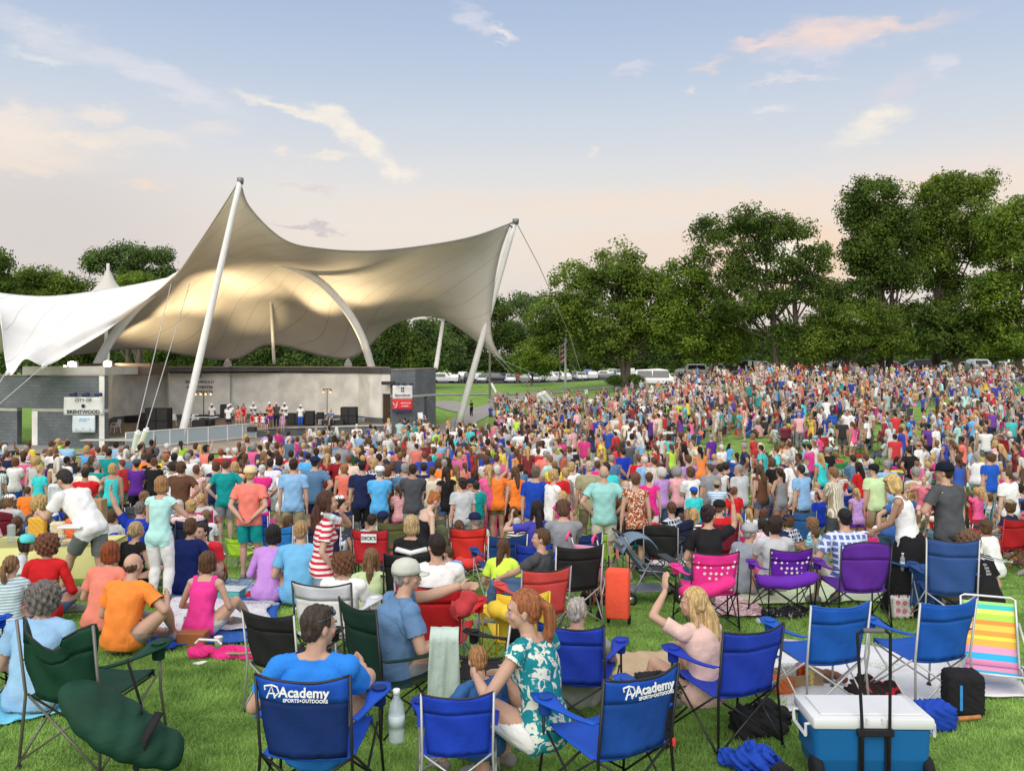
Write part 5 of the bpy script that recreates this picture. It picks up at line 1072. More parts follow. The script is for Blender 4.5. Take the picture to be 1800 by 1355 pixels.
# ------------------------------------------------------------------ folding chairs
CAMP = cmat('camp_fabric', rough=.7, spec=.25, noise=.10, nscale=4, bump=.5, bscale=9)
CAMPDOT = pattern_mat('camp_dots', 'dots', (.8, .78, .78), 15, .27)
FRAME = cmat('frame_metal', rough=.4, metal=.3, spec=.5)
def chair_parts(kind):
    """list of (name, mesh, role, parent index) in metres, facing +Y"""
    out = []; W = .262; tall = kind == 'high'; top = .92 if not tall else 1.06
    def put(name, mb, role, par=-1, smooth=True):
        o = mb.build(name, CAMP if role[0] == 'f' else FRAME, None, smooth); me = o.data; bpy.data.objects.remove(o); out.append((name, me, role, par)); return len(out) - 1
    zs = np.linspace(0, 1, 9); xs = np.linspace(-1, 1, 13)
    def back(x, v):       # v 0 at the seat, 1 at the top
        w = (W + .004) * (.86 + .14 * v) if kind != 'round' else W * (1.02 - .25 * (v - .55) ** 2 * 4 * (.5 if v > .5 else 1))
        sag = (1 - x * x); z = .43 + (top - .43) * v - .035 * sag * v ** 4 * (1 if kind != 'round' else -1.2); y = -.235 - .10 * v - .055 * sag * (1 - .35 * v) + .006 * sin(9 * v + 5 * x) + .005 * sin(23 * x + 7 * v) * (1 - v)
        return (x * w, y, z)
    if kind == 'banded' or kind == 'std' or kind == 'high' or kind == 'round' or kind == 'saggy':
        cut = .70
        mb = MB(); mb.grid([[back(x, v * cut) for x in xs] for v in zs], .008); ib = put('backrest', mb, 'f2' if kind == 'banded' else 'f')
        mb = MB(); mb.grid([[tuple(np.array(back(x, cut - .01 + v * (1.01 - cut))) + np.array((0, -.006, 0))) for x in xs] for v in np.linspace(0, 1, 5)], .014); put('top_band', mb, 'f', ib)
        mb = MB(); mb.tube([back(x, 1.0) for x in xs], .009, 5); put('edge_trim', mb, 'k', ib)
    mb = MB(); rows = []
    for v in np.linspace(0, 1, 7): rows.append([(x * (W - .0), -.235 + .47 * v, .43 + .03 * v - .045 * (1 - x * x) * (1 - .4 * abs(2 * v - 1)) + (.02 if v > .9 else 0)) for x in xs])
    mb.grid(rows, .008); put('seat', mb, 'f')
    mb = MB(); rows[0] = rows[0]; mb.grid([[(p[0], p[1] + .004, p[2] - .002) for p in rows[-1]], [(p[0], p[1] + .012, p[2] - .05) for p in rows[-1]]], .006); put('front_flap', mb, 'f', len(out) - 1)
    for s in (-1, 1):
        p0 = V3(s * (W + .012), -.27, .655); p1 = V3(s * .31, .25, .66); rows = []
        for v in np.linspace(0, 1, 9):
            w = .026 + .05 * np.clip((v - .55) / .3, 0, 1); c = p0 + (p1 + V3(0, .05, 0) - p0) * v + V3(0, 0, -.03 * sin(pi * v)); w *= 1 if v < .97 else .7
            rows.append([tuple(c + V3(a * w, 0, .006 * (1 - a * a))) for a in (-1, -.5, 0, .5, 1)])
        mb = MB(); mb.grid(rows, .01); ia = put('armrest', mb, 'f')
        mb = MB(); mb.lathe([(.036, -.10), (.04, -.09), (.043, 0), (.047, .006), (.047, .010), (.036, .009)], (s * .31, .215, .652), 14); put('cup_holder', mb, 'f2', ia)
        mb = MB(); mb.tube([(s * .285, -.30, .02), (s * W, -.27, .45), (s * (W + .006), -.335, top)], .0095, 8); put('leg', mb, 'm')
        mb = MB(); mb.tube([(s * .33, .28, .02), (s * .312, .235, .35), (s * .31, .225, .655)], .0095, 8); put('leg', mb, 'm')
        for (x, y) in ((.285, -.30), (.33, .28)):
            mb = MB(); mb.lathe([(.02, 0), (.022, .012), (.014, .03)], (s * x, y, 0), 10); put('foot_pad', mb, 'p', len(out) - (2 if y < 0 else 2))
        mb = MB(); mb.tube([(s * .285, -.30, .04), (s * .30, .21, .45)], .008, 6); put('brace', mb, 'm'); mb = MB(); mb.tube([(s * .33, .27, .04), (s * .27, -.245, .44)], .008, 6); put('brace', mb, 'm')
        mb = MB(); mb.tube([(s * .285, -.30, .05), (-s * .255, -.25, .43)], .008, 6); put('brace', mb, 'm'); mb = MB(); mb.tube([(s * .33, .28, .05), (-s * .26, .225, .44)], .008, 6); put('brace', mb, 'm')
    return out
_CP = {}
def chair(loc, rz, label, fab='blue', metal='black', kind='std', scale=1.0, fab2=None, group=None, dots=False, simple=False, tilt=0, trim='black'):
    if kind not in _CP: _CP[kind] = chair_parts(kind)
    t = empty('folding_chair', loc, rz, label, 'folding chair', group, scale); t.rotation_euler = (R(tilt), 0, rz); obs = []
    for name, me, role, par in _CP[kind]:
        if simple and name in ('edge_trim', 'foot_pad', 'front_flap', 'cup_holder'): obs.append(None); continue
        o = bpy.data.objects.new(name, me); col.objects.link(o); o.parent = obs[par] if par >= 0 and obs[par] else t; obs.append(o)
        setc(o, {'f': fab, 'f2': fab2 or fab, 'm': metal, 'k': trim, 'p': 'black'}[role])
        if dots and role == 'f' and name in ('backrest', 'top_band'):
            o.data = me.copy(); o.data.materials[0] = CAMPDOT
    return t
MC = {'silver': (.5, .5, .5), 'grey': (.2, .2, .2), 'black': (.02, .02, .02)}
COL['silver'] = MC['silver']
def at(px, Y): X = (px - CX) / F * Y; return Vector((X, Y, gz(X, Y)))
def lab(t, lb): t['label'] = lb; return t
ABLUE = (.012, .085, .52); ANAVY = (.008, .03, .16)
LOGOW = mat('logo_white', (.8, .8, .8), .6)
def logo(t):
    """white shop lettering on the band of the backrest"""
    M = Matrix.Translation((0, -.409, .845)) @ Matrix.Rotation(R(90), 4, 'X') @ Matrix.Rotation(R(-3), 4, 'X')
    b = [c for c in t.children if c.name.startswith('backrest')][0]
    text_obj('lettering', 'Academy', .075, LOGOW, M @ Matrix.Translation((.03, 0, 0)), b, .002, True)
    text_obj('lettering', 'SPORTS+OUTDOORS', .026, LOGOW, M @ Matrix.Translation((.04, -.042, 0)), b, .002, True)
    mb = MB(); mb.tube([(-.175, -.03, 0), (-.15, .035, 0), (-.13, -.03, 0)], .005, 5); mb.tube([(-.185, .015, 0), (-.19, .035, 0), (-.15, .04, 0), (-.12, .03, 0), (-.108, 0, 0), (-.13, -.02, 0)], .005, 5); mb.tube([(-.165, -.005, 0), (-.13, -.005, 0)], .004, 5)
    o = mb.build('logo_mark', LOGOW, b); o.matrix_local = M
# front row
c = chair(at(562, 5.25), R(-4), 'blue chair with white shop lettering, holding the man in a bright blue tee', ABLUE, 'black', 'banded', 1.0, ANAVY); logo(c)
c = chair(at(1068, 5.35), R(30), 'blue chair with white shop lettering, holding the woman with the red ponytail', ABLUE, 'black', 'banded', 1.0, (.012, .07, .36)); logo(c)
chair(at(805, 5.5), R(3), 'small blue child size chair with silver legs, holding the ginger haired boy', (.012, .05, .5), 'silver', 'std', .80, (.01, .03, .25))
chair(at(1274, 6.6), R(24), 'royal blue chair with black legs, holding the blonde woman who raises her hand', 'royal blue', 'black', 'std', 1.0)
chair(at(1018, 6.95), R(-16), 'royal blue chair holding the grey haired man', 'royal blue', 'black', 'std', .95)
chair(at(690, 6.9), R(-48), 'dark green and black chair holding the man in the pale cap', (.006, .03, .022), 'black', 'high', .96, 'black')
chair(at(850, 7.0), R(70), 'black chair turned sideways with a pale towel over its arm', 'black', 'silver', 'std', .95)
chair(at(512, 7.5), R(-22), 'empty black chair with silver legs left of the man in bright blue', 'black', 'silver', 'std', .95)
chair(at(1436, 7.5), R(14), 'empty bright blue silver framed chair behind the cooler, left of a matching one', (.012, .10, .50), 'silver', 'banded', 1.02, (.012, .10, .46), trim=(.012, .1, .5))
chair(at(1616, 7.6), R(15), 'empty bright blue silver framed chair beside the striped beach chair', (.012, .10, .50), 'silver', 'banded', 1.03, (.012, .10, .46), trim=(.012, .1, .5))
# second band of chairs
G2 = 'folding chairs on the open lawn'
def ch(px, top, rz, lb, fab, metal='black', kind='std', s=1.0, **k):
    return chair(at(px, solveY(px, top, .90 * s * (1.12 if kind == 'high' else 1), lo=6)), R(rz), lb, fab, metal, kind, s, group=G2, **k)
ch(588, 1012, -8, 'white and navy flag coloured chair holding the curly brown haired person', (.6, .62, .68), 'black', 'banded', 1.05, fab2='white')
ch(768, 1012, -6, 'red chair holding the dark haired man in a white shirt', 'red', 'grey', 'std', 1.12)
ch(908, 1032, 12, 'bright yellow empty chair', (.85, .62, .06), (.6, .42, .03), 'std', .92, trim='yellow')
ch(940, 990, 20, 'faded red chair holding the person leaning sideways, right of the yellow chair', (.62, .07, .07), 'grey', 'std', 1.0)
ch(1003, 952, 14, 'plain black chair with silver legs left of the stroller', 'black', 'silver', 'std', 1.05)
ch(715, 965, 8, 'black chair draped with a white edged jacket, holding a short haired blonde', 'black', 'black', 'std', 1.0)
ch(1243, 962, 4, 'hot pink chair with white dots', (.75, .04, .28), 'black', 'std', 1.0, dots=True)
ch(1373, 958, 5, 'purple chair with white dots', (.13, .02, .36), 'black', 'std', .95, dots=True)
ch(1500, 952, 2, 'purple and black rounded chair holding the man in a blue plaid shirt', (.10, .02, .28), 'black', 'round', 1.08, fab2=(.10, .02, .28))
ch(1663, 945, -14, 'large navy chair with a side table and a towel', (.03, .08, .26), 'silver', 'high', 1.02)
ch(1758, 906, 18, 'dark red chair with red frame at the right edge', (.42, .015, .02), (.4, .02, .02), 'std', 1.1)
ch(822, 922, 4, 'bright red empty chair in the middle of the lawn', (.78, .04, .03), 'black', 'std', 1.0)
ch(660, 925, -5, 'red chair with a white shop label on its back', (.5, .02, .03), 'black', 'std', 1.0)
ch(690, 912, 10, 'olive chair just behind the labelled red one', 'olive', 'grey', 'std', 1.0); ch(762, 908, 0, 'olive green chair with a bag hanging from it', (.10, .12, .06), 'grey', 'std', 1.0)
ch(492, 920, 6, 'sky blue empty chair left of the flag shirt woman', (.03, .22, .62), 'silver', 'std', .95); ch(448, 905, 12, 'royal blue chair behind the man in teal shorts', 'royal blue', 'silver', 'round', .95)
ch(425, 942, -20, 'small lime green child chair', (.45, .75, .05), 'grey', 'std', .66); ch(372, 886, 15, 'small bright green chair in front of the team chair', (.2, .65, .08), 'silver', 'std', .7); ch(368, 870, 0, 'navy chair with white team lettering', 'navy', 'silver', 'std', .9)
ch(880, 935, 18, 'deep blue chair left of the long dark haired woman', (.015, .06, .24), 'silver', 'std', 1.0); ch(938, 950, 0, 'blue chair holding the long dark haired woman', 'royal blue', 'black', 'std', .9)
ch(1020, 932, 10, 'navy chair holding the person in pale green', (.02, .05, .2), 'silver', 'std', .95); ch(1050, 932, -20, 'lime green chair behind the pink umbrella stroller', (.3, .5, .05), 'grey', 'std', .9)
ch(1163, 922, -12, 'black chair just behind the grey stroller', 'black', 'grey', 'round', 1.0); ch(1205, 938, 0, 'small grey and pink child chair', 'light grey', 'silver', 'std', .7)
ch(1400, 898, 12, 'blue reclining chair left of the dark green chair', (.03, .11, .3), 'grey', 'high', .95); ch(1448, 892, 6, 'dark green chair with a white label', 'dark green', 'silver', 'std', 1.0)
ch(1493, 895, -4, 'pink chair holding the red haired woman in aqua', (.75, .08, .25), 'grey', 'std', 1.0); ch(1700, 908, 8, 'red and grey chair beside the man in the grey tee', (.45, .03, .04), 'black', 'std', .9)
ch(1225, 900, 6, 'blue chair left of the waving woman', (.02, .09, .42), 'silver', 'std', .95); ch(1283, 898, -6, 'wide blue chair behind the waving woman', (.02, .09, .42), 'silver', 'std', 1.0)
ch(220, 882, 0, 'navy chair behind the man in blue with a raised arm', 'navy', 'silver', 'std', .95); ch(45, 890, 20, 'navy chair holding the woman in black at the left', 'navy', 'silver', 'std', 1.0); ch(135, 895, -5, 'royal blue chair behind the brown box', 'royal blue', 'grey', 'std', .95)
ch(20, 878, 30, 'brown reclining chair at the left edge', (.14, .09, .06), 'black', 'high', .95); ch(70, 858, 10, 'chair with a white sheet hung over it', (.55, .58, .62), 'silver', 'std', .9)
ch(275, 866, 5, 'golden yellow chair behind the woman in white trousers', (.7, .42, .04), 'silver', 'std', .95); ch(1085, 905, 0, 'red and blue chair in front of the brown patterned woman', (.4, .02, .05), 'silver', 'std', .85)
# the grey label and the team letters
for px, tp, s, ww in ((660, 925, "DICK'S", (.75, .75, .75)), (1448, 892, '', (.7, .72, .7)), (368, 870, 'NY', None)):
    c = min([o for o in scene.objects if o.get('category') == 'folding chair'], key=lambda o: abs((o.location.x / o.location.y * F + CX) - px) + abs(o.location.y - solveY(px, tp, .9, lo=6)) * 30)
    b = [q for q in c.children if q.name.startswith('backrest')][0]; M = Matrix.Translation((0, -.40, .80)) @ Matrix.Rotation(R(90), 4, 'X')
    if ww: mb = MB(); mb.box((0, -.398, .80), (.22, .006, .12)); mb.build('label_patch', mat('label_white', (.75, .75, .73), .7), b)
    if s: text_obj('lettering', s, .07 if ww else .1, NAVY if ww else LOGOW, M @ Matrix.Translation((0, 0, .006)), b, .002, True)

# ------------------------------------------------------------------ the people in front
def P1(px, Y, rz, q, lb, **k): return person(at(px, Y), R(rz), q, lb, **k)
# man in bright blue tee
t, J = P1(556, 5.38, 0, chair_sit(pel=(0, .02, .31), hyaw=-48, hpitch=-4, lean=-16, footR=(-.02, .56, .52), kneeR=(.9, 0, 1), footL=(-.16, .6, .085), handL=(-.34, .20, .46), elbowL=(-.7, -.7, -.6), handR=(.20, .36, .66), elbowR=(.5, -.6, -.8), fat=1.03),
    'man in a bright blue tee with sunglasses on his head, in the left lettered chair', top=((.03, .22, .72), 'tee'), bot=('black', 'shorts'), hr=((.055, .038, .030), 'short'), scale=1.06, vox=.0085, see_face=True)
HMw = t.matrix_world
def worldM(t, J): return Matrix.Translation(t.location) @ Matrix.Rotation(t.rotation_euler.z, 4, 'Z') @ Matrix.Scale(t.scale.x, 4) @ headM(J)
def glasses(t, J, lb, up=True, c=(.02, .03, .05)):
    mb = MB(); z = .075 if up else -.003; y = .06 if up else .10
    for s in (-1, 1): mb.ball((s * .034, y, z), (.028, .012, .02), 10, 6); mb.tube([(s * .062, y - .005, z), (s * .084, -.0, z - .02), (s * .082, -.06, z - .035)], .0035, 5)
    mb.tube([(-.01, y + .005, z), (.01, y + .005, z)], .004, 5); o = mb.build('sunglasses', mat('dark_lens', c, .15, spec=.8), None, True); o.matrix_world = worldM(t, J); tag(o, lb, 'sunglasses')
glasses(t, J, 'dark sunglasses pushed up on the hair of the man in bright blue')
# woman with red ponytail
t, J = P1(962, 5.55, 52, chair_sit(female=1, pel=(0, .02, .36), lean=4, hyaw=38, hpitch=-5, handL=(-.18, .40, .66), handR=(.12, .36, .60), elbowL=(-.6, -.7, -.3), footL=(-.12, .38, .085), footR=(.13, .42, .085)),
    'woman with a long red ponytail in a teal paisley blouse and white shorts', top=((.012, .22, .27), 'sleeveless', 'print'), bot=('white', 'shorts'), hr=((.33, .115, .045), 'ponytail'), scale=1.06, vox=.0085, see_face=True)
# ginger boy
t, J = P1(856, 5.65, 35, chair_sit(pel=(0, .03, .34), lean=2, hyaw=-20, hpitch=-14, handL=(-.42, .26, .72), elbowL=(-.8, -.3, -.6), handR=(.14, .34, .60)), 'ginger haired boy in a blue shirt reaching for a water bottle', top=((.04, .12, .30), 'tee'), bot=('navy', 'shorts'), hr=((.36, .18, .07), 'short'), scale=.74, vox=.0085)
# man with cap
t, J = P1(694, 7.0, -62, chair_sit(lean=2, hyaw=-22, handL=(-.02, .68, .98), elbowL=(-.3, -.3, -.8), fingL=(0, 1, -.1), handR=(.2, .34, .60), fat=1.14, arm=1.12), 'older man in a pale cap and grey blue tee stretching out his arm', top=((.13, .24, .42), 'tee'), bot=('grey', 'shorts'), hr=('grey', 'crop'), cap=(.55, .57, .50), scale=1.04, vox=.0095, see_face=True)
# grey haired man, blonde woman
P1(1016, 7.1, -20, chair_sit(pel=(0, 0, .22), hyaw=-12), 'grey haired man seated low in the royal blue chair', top=((.34, .36, .34), 'tee'), bot=('khaki', 'shorts'), hr=((.42, .38, .34), 'short'), scale=.93, vox=.010)
t, J = P1(1240, 6.75, 32, chair_sit(female=1, pel=(0, 0, .32), lean=2, hyaw=42, hpitch=-4, handL=(-.16, .30, 1.10), fingL=(.1, .2, .9), elbowL=(-.5, -.4, -.8), handR=(.14, .36, .58), footL=(-.3, .40, .085)), 'blonde woman in a pale pink tee raising her hand to her mouth', top=((.72, .50, .44), 'tee'), bot=((.45, .38, .30), 'shorts', 'leopard'), hr=((.58, .40, .18), 'long'), scale=.94, vox=.0095, see_face=True)
# left group on the grass
P1(55, 7.2, 4, ground_sit(lean=8, hyaw=10), 'woman with thick grey brown hair in a pale blue tee on a light blue blanket', top=((.30, .50, .74), 'tee'), bot=('grey', 'shorts'), hr=((.16, .14, .13), 'curly'), scale=1.1, vox=.011)
P1(72, 10.2, 6, ground_sit(female=1, hyaw=-10, pel=(0, 0, .16)), 'woman with wavy auburn hair in a red top', top=('red', 'long'), bot=('denim', 'pants'), hr=('auburn', 'curly'), scale=1.06, vox=.012)
P1(14, 9.7, 20, ground_sit(female=1, hyaw=-30), 'girl with a white bow and ponytail in a striped tee at the left edge', top=((.30, .42, .48), 'tee', 'thinstripe'), bot=('denim', 'shorts'), hr=('light brown', 'ponytail'), scale=.92, vox=.012)
P1(18, 11.6, -60, ground_sit(female=1, hyaw=-10, hpitch=-6), 'woman in an aqua cap facing right at the left edge', top=((.55, .6, .62), 'tee'), bot=('khaki', 'shorts'), hr=('dark', 'bob'), cap=(.12, .62, .66), scale=.95, vox=.012, see_face=True)
P1(176, 9.9, -8, ground_sit(female=1), 'red haired woman in a salmon shirt close beside the man in orange', top=((.74, .23, .17), 'tee'), bot=('khaki', 'shorts'), hr=((.24, .06, .02), 'bob'), scale=1.05, vox=.012)
P1(213, 9.1, -10, ground_sit(hyaw=-18, footR=(.30, .42, .1), kneeR=(.9, .2, 1), handR=(.3, .3, .5), fat=1.06), 'balding man in an orange tee and khaki shorts sitting on the grass', top=((.90, .26, .05), 'tee'), bot=((.32, .27, .21), 'shorts'), hr=((.07, .04, .03), 'balding'), scale=1.06, vox=.011)
P1(352, 9.7, -6, ground_sit(female=1, footR=(.32, .62, .08), kneeR=(.3, 0, 1)), 'brown haired woman in a hot pink tank top on the white blanket', top=((.80, .05, .30), 'tank'), bot=('light grey', 'shorts', 'print'), hr=('brown', 'bob'), skin='l', scale=.98, vox=.011)
P1(162, 11.5, 68, stand(lean=38, hyaw=0, hpitch=-28, handL=(-.16, .68, 1.10), handR=(.16, .66, 1.12), footL=(-.08, .42, .18), footR=(.1, -.12, .085), fat=1.05), 'dark haired man in a white polo bending over the food table', top=('white', 'polo'), bot=((.14, .16, .16), 'shorts'), hr=((.025, .02, .02), 'short'), scale=1.08, vox=.011, see_face=True, hem=.05)
P1(280, 11.7, -8, stand(female=1, handR=(.12, .28, 1.28), elbowR=(.9, -.2, -.6), handL=(-.12, .30, 1.05)), 'standing woman in a pale aqua sleeveless top and white trousers', top=((.42, .72, .70), 'sleeveless'), bot=('white', 'pants'), hr=((.36, .19, .08), 'bob'), scale=.94, vox=.011, hem=.06)
P1(222, 12.6, -18, ground_sit(female=1, hyaw=-20), 'blonde woman in a black sleeveless top seated left of the white trousers', top=('black', 'sleeveless'), bot=('black', 'pants'), hr=((.46, .33, .17), 'lowbun'), scale=1.06, vox=.013)
P1(326, 12.4, 0, ground_sit(female=1), 'brown haired woman in navy seated right of the white trousers', top=((.012, .022, .11), 'tee'), bot=('navy', 'shorts'), hr=('brown', 'lowbun'), scale=1.12, vox=.013)
t, J = P1(374, 13.6, 168, ground_sit(hyaw=-4, lean=16, fat=1.1, handL=(-.12, .42, .3), handR=(.14, .42, .3)), 'smiling man in a red polo sitting cross legged and facing the camera', top=((.62, .03, .05), 'polo'), bot=('khaki', 'shorts'), hr=('dark', 'short'), scale=1.12, vox=.012, see_face=True)
P1(238, 14.6, 0, ground_sit(pel=(0, 0, .3), handL=(-.42, .1, 1.25), elbowL=(-.5, -.3, -.5), fingL=(0, .1, 1)), 'grey haired man in royal blue holding up his left hand', top=('royal blue', 'tee'), bot=('navy', 'shorts'), hr=((.16, .14, .13), 'crop'), scale=1.1, vox=.013)
P1(75, 14.4, -12, chair_sit(female=1, handR=(.35, .3, .62)), 'blonde woman in a black sleeveless top seated at the left', top=('charcoal', 'sleeveless'), bot=('black', 'pants'), hr=('blonde', 'curly'), scale=1.08, vox=.014)
P1(438, 14.2, 2, stand(handL=(-.10, -.16, 1.0), handR=(.10, -.16, 1.0), elbowL=(-1, 0, 0), elbowR=(1, 0, 0)), 'man in a salmon tee and teal shorts with hands behind his back', top=((.80, .22, .17), 'tee'), bot=((.01, .34, .32), 'shorts'), hr=('blonde', 'short'), cap=(.75, .62, .35), scale=1.02, vox=.013)
P1(470, 11.6, -8, ground_sit(female=1), 'dark haired woman in a lilac shirt sitting with a baby on her shoulder', top=((.52, .27, .68), 'long'), bot=('denim', 'shorts'), hr=('black', 'bob'), scale=1.06, vox=.012)
P1(524, 11.4, 4, ground_sit(hyaw=-10), 'fair haired man in a sky blue polo sitting on the grass', top=((.16, .44, .72), 'polo'), bot=((.16, .44, .72), 'shorts'), hr=((.38, .23, .11), 'short'), scale=1.14, vox=.012)
# woman with the flag top
t, J = P1(566, 9.2, -72, stand(female=1, handL=(-.03, .20, 1.53), elbowL=(-.7, .4, -.8), fingL=(.2, .5, .7), handR=(.22, .12, .95), hyaw=-4, hpitch=4), 'long haired woman in a flag striped top drinking from a water bottle', top=('white', 'tee', 'flag'), bot=('light denim', 'short'), hr=((.075, .03, .02), 'long'), scale=.95, vox=.010, see_face=True)
mb = MB(); mb.tube([(0, 0, 0), (0, 0, .035)], .065, 12); 
P1(606, 9.0, -10, chair_sit(pel=(0, 0, .34)), 'person with curly brown hair seated in the flag coloured chair', top=('white', 'tee'), bot=('denim', 'shorts'), hr=((.14, .06, .03), 'curly'), scale=.93, vox=.012)
P1(648, 10.0, 0, ground_sit(female=1), 'girl with long brown hair in a pale green top', top=((.62, .76, .42), 'tee'), bot=('denim', 'shorts'), hr=('light brown', 'long'), scale=.98, vox=.012)
P1(725, 10.9, -12, chair_sit(female=1, pel=(0, 0, .38)), 'short haired blonde seated in the draped black chair', top=('black', 'tee'), bot=('denim', 'pants'), hr=((.50, .36, .18), 'bob'), scale=1.0, vox=.013)
P1(768, 8.9, 6, chair_sit(pel=(0, 0, .40), hyaw=25), 'dark haired man in a white shirt seated in the red chair', top=('white', 'tee'), bot=('navy', 'shorts'), hr=((.02, .012, .01), 'short'), scale=1.04, vox=.012)
P1(797, 12.0, 30, ground_sit(hyaw=30), 'small boy in a light blue shirt sitting on the grass', top=('light blue', 'tee'), bot=('light grey', 'shorts'), hr=('brown', 'short'), scale=.72, vox=.014)
P1(880, 11.2, -12, ground_sit(female=1, hyaw=-20), 'child with long brown hair in a neon yellow tee', top=((.68, .90, .10), 'tee'), bot=('light blue', 'shorts'), hr=('brown', 'long'), scale=.92, vox=.013)
P1(932, 10.2, 60, chair_sit(pel=(0, 0, .40), hyaw=25, lean=-25), 'brown haired person leaning sideways in the faded red chair', top=('charcoal', 'tee'), bot=('denim', 'pants'), hr=('brown', 'short'), scale=.95, vox=.013)
P1(990, 12.3, 0, chair_sit(pel=(0, 0, .48), hpitch=-20), 'brown haired person with lowered head in the plain black chair', top=('grey', 'tee'), bot=('denim', 'pants'), hr=('brown', 'shaggy'), scale=1.02, vox=.013)
P1(740, 12.8, -60, stand(female=1, pel=(0, 0, .62), lean=10, hpitch=-30, handL=(-.3, .1, .5), handR=(.3, .1, .5), footL=(-.1, .2, .085), kneeL=(0, 1, 0)), 'red haired woman in a strapless black dress bending down', top=('black', 'strapless'), bot=('black', 'shorts'), hr=((.42, .14, .04), 'bun'), skin='p', scale=.98, vox=.013, see_face=True)
# centre standing figures
t, J = P1(968, 15.4, -62, stand(handL=(-.1, .36, 1.05), handR=(.12, .36, 1.02), hyaw=15, female=1), 'short haired blonde woman in a white shirt facing right, holding cups', top=('white', 'tee'), bot=('navy', 'pants'), hr=((.5, .33, .13), 'short'), scale=1.0, vox=.013, see_face=True)
P1(940, 15.9, -20, stand(), 'man in royal blue behind the woman in white', top=((.015, .06, .40), 'tee'), bot=('khaki', 'shorts'), hr=((.14, .10, .08), 'short'), scale=1.02, vox=.014)
P1(991, 14.6, 150, stand(female=1, hyaw=-20), 'little girl with long blonde hair in a pink flowered dress looking back', top=((.70, .06, .34), 'dress', 'flower'), bot=None, hr=((.58, .36, .14), 'long'), scale=.80, vox=.012, see_face=True)
P1(1062, 14.6, 0, stand(handL=(-.20, .02, 1.02), handR=(.20, .02, 1.02), elbowL=(-1, -.5, 0), elbowR=(1, -.5, 0), fat=1.12, lean=0), 'broad balding man in an aqua polo with hands on his hips', top=((.30, .60, .58), 'polo'), bot=((.62, .58, .50), 'shorts'), hr=((.42, .34, .28), 'balding'), scale=1.04, vox=.013)
P1(1118, 14.2, 2, stand(female=1), 'woman in a brown and orange patterned sleeveless top pushing the stroller', top=((.30, .06, .025), 'sleeveless', 'floral'), bot=('black', 'shorts'), hr=('auburn', 'short'), scale=.98, vox=.013)
P1(1036, 17.6, 0, stand(handR=(.24, .0, .9)), 'tall man in an olive khaki shirt and trousers', top=((.34, .32, .19), 'tee'), bot=((.22, .17, .11), 'pants'), hr=((.5, .42, .32), 'crop'), scale=1.06, vox=.016)
P1(943, 12.5, 14, chair_sit(female=1, pel=(0, 0, .46), handL=(-.3, .2, 1.0), fingL=(0, .2, 1)), 'woman with very long black hair in a blue top lifting a drink', top=((.06, .06, .36), 'tee'), bot=('denim', 'shorts'), hr=((.015, .010, .012), 'long'), scale=1.02, vox=.013)
# right side
P1(1248, 10.8, 0, chair_sit(female=1, pel=(0, 0, .42), lean=4, hyaw=-45, handR=(.34, .30, 1.22), elbowR=(.6, .6, -.6), fingR=(-.2, .2, 1)), 'dark haired woman in a black top with her arm raised, in the pink dotted chair', top=('black', 'tee'), bot=('denim', 'pants'), hr=((.03, .015, .015), 'bun'), scale=1.06, vox=.012, see_face=True)
P1(1360, 11.6, 0, chair_sit(pel=(0, 0, .36)), 'dark haired child mostly hidden behind the purple dotted chair', top=('light grey', 'tee'), bot=('pink', 'shorts'), hr=('dark', 'shaggy'), scale=.96, vox=.014)
P1(1488, 10.9, 6, chair_sit(lean=-2, handL=(-.28, .28, .62)), 'dark haired man in a blue plaid shirt seated in the purple and black chair', top=((.10, .16, .42), 'tee', 'plaid'), bot=((.55, .5, .44), 'shorts', 'vstripe'), hr=('black', 'crop'), scale=1.05, vox=.012)
t, J = P1(1598, 11.0, 55, stand(female=1, lean=10, hpitch=-24, handL=(-.08, .40, 1.0), handR=(.10, .38, 1.0), fat=1.08), 'blonde woman in a white tank top and long black skirt looking down', top=('white', 'tank'), bot=None, hr=((.60, .42, .17), 'bob'), skin='m', scale=.97, vox=.011, see_face=True)
mb = MB(); L = []
for z, a, b, dy in ((1.06, .150, .125, .02), (.98, .195, .165, -.01), (.8, .215, .20, -.01), (.5, .25, .24, .02), (.2, .31, .30, 0), (.04, .34, .34, 0)): L.append((z, a, b, dy))
rows = [[(a * cos(th) * (1 + .05 * sin(7 * th) * (1.1 - z)), b * sin(th) * (1 + .05 * sin(7 * th) * (1.1 - z)) + dy, z) for th in np.linspace(0, 2 * pi, 41)] for z, a, b, dy in L]
mb.grid(rows); sk = mb.build('long_skirt', CLOTH, t, True); setc(sk, 'black')
glasses(t, J, 'pale sunglasses on the head of the blonde woman in the long black skirt', True, (.5, .45, .4))
t, J = P1(1669, 11.5, 22, stand(hyaw=30, handL=(-.20, .30, 1.18), elbowL=(-.7, -.3, -.8), fingL=(.5, .4, .2), fat=1.08, arm=1.1), 'man in a charcoal tee and dark cap carrying a baby in pink', top=((.085, .09, .10), 'tee'), bot=('black', 'shorts'), hr=('dark', 'crop'), cap=(.012, .016, .03), scale=1.04, vox=.011, see_face=True, hem=.06)
bb = Matrix.Translation(t.location)
baby_at = t.location + Vector((-.27, .12, 1.20))
person(baby_at, R(150), dict(pel=(0, 0, .12), sit=1, lean=6, footL=(-.1, .1, -.33), footR=(.1, .1, -.33), kneeL=(0, 1, 0), kneeR=(0, 1, 0), handL=(-.2, .2, .62), handR=(.2, .3, .62)), 'baby in a pink top held by the man in the dark cap', top=((.76, .20, .28), 'tee'), bot=('light pink', 'shorts'), hr=((.45, .27, .14), 'baby'), scale=.50, vox=.018, shoes=None)
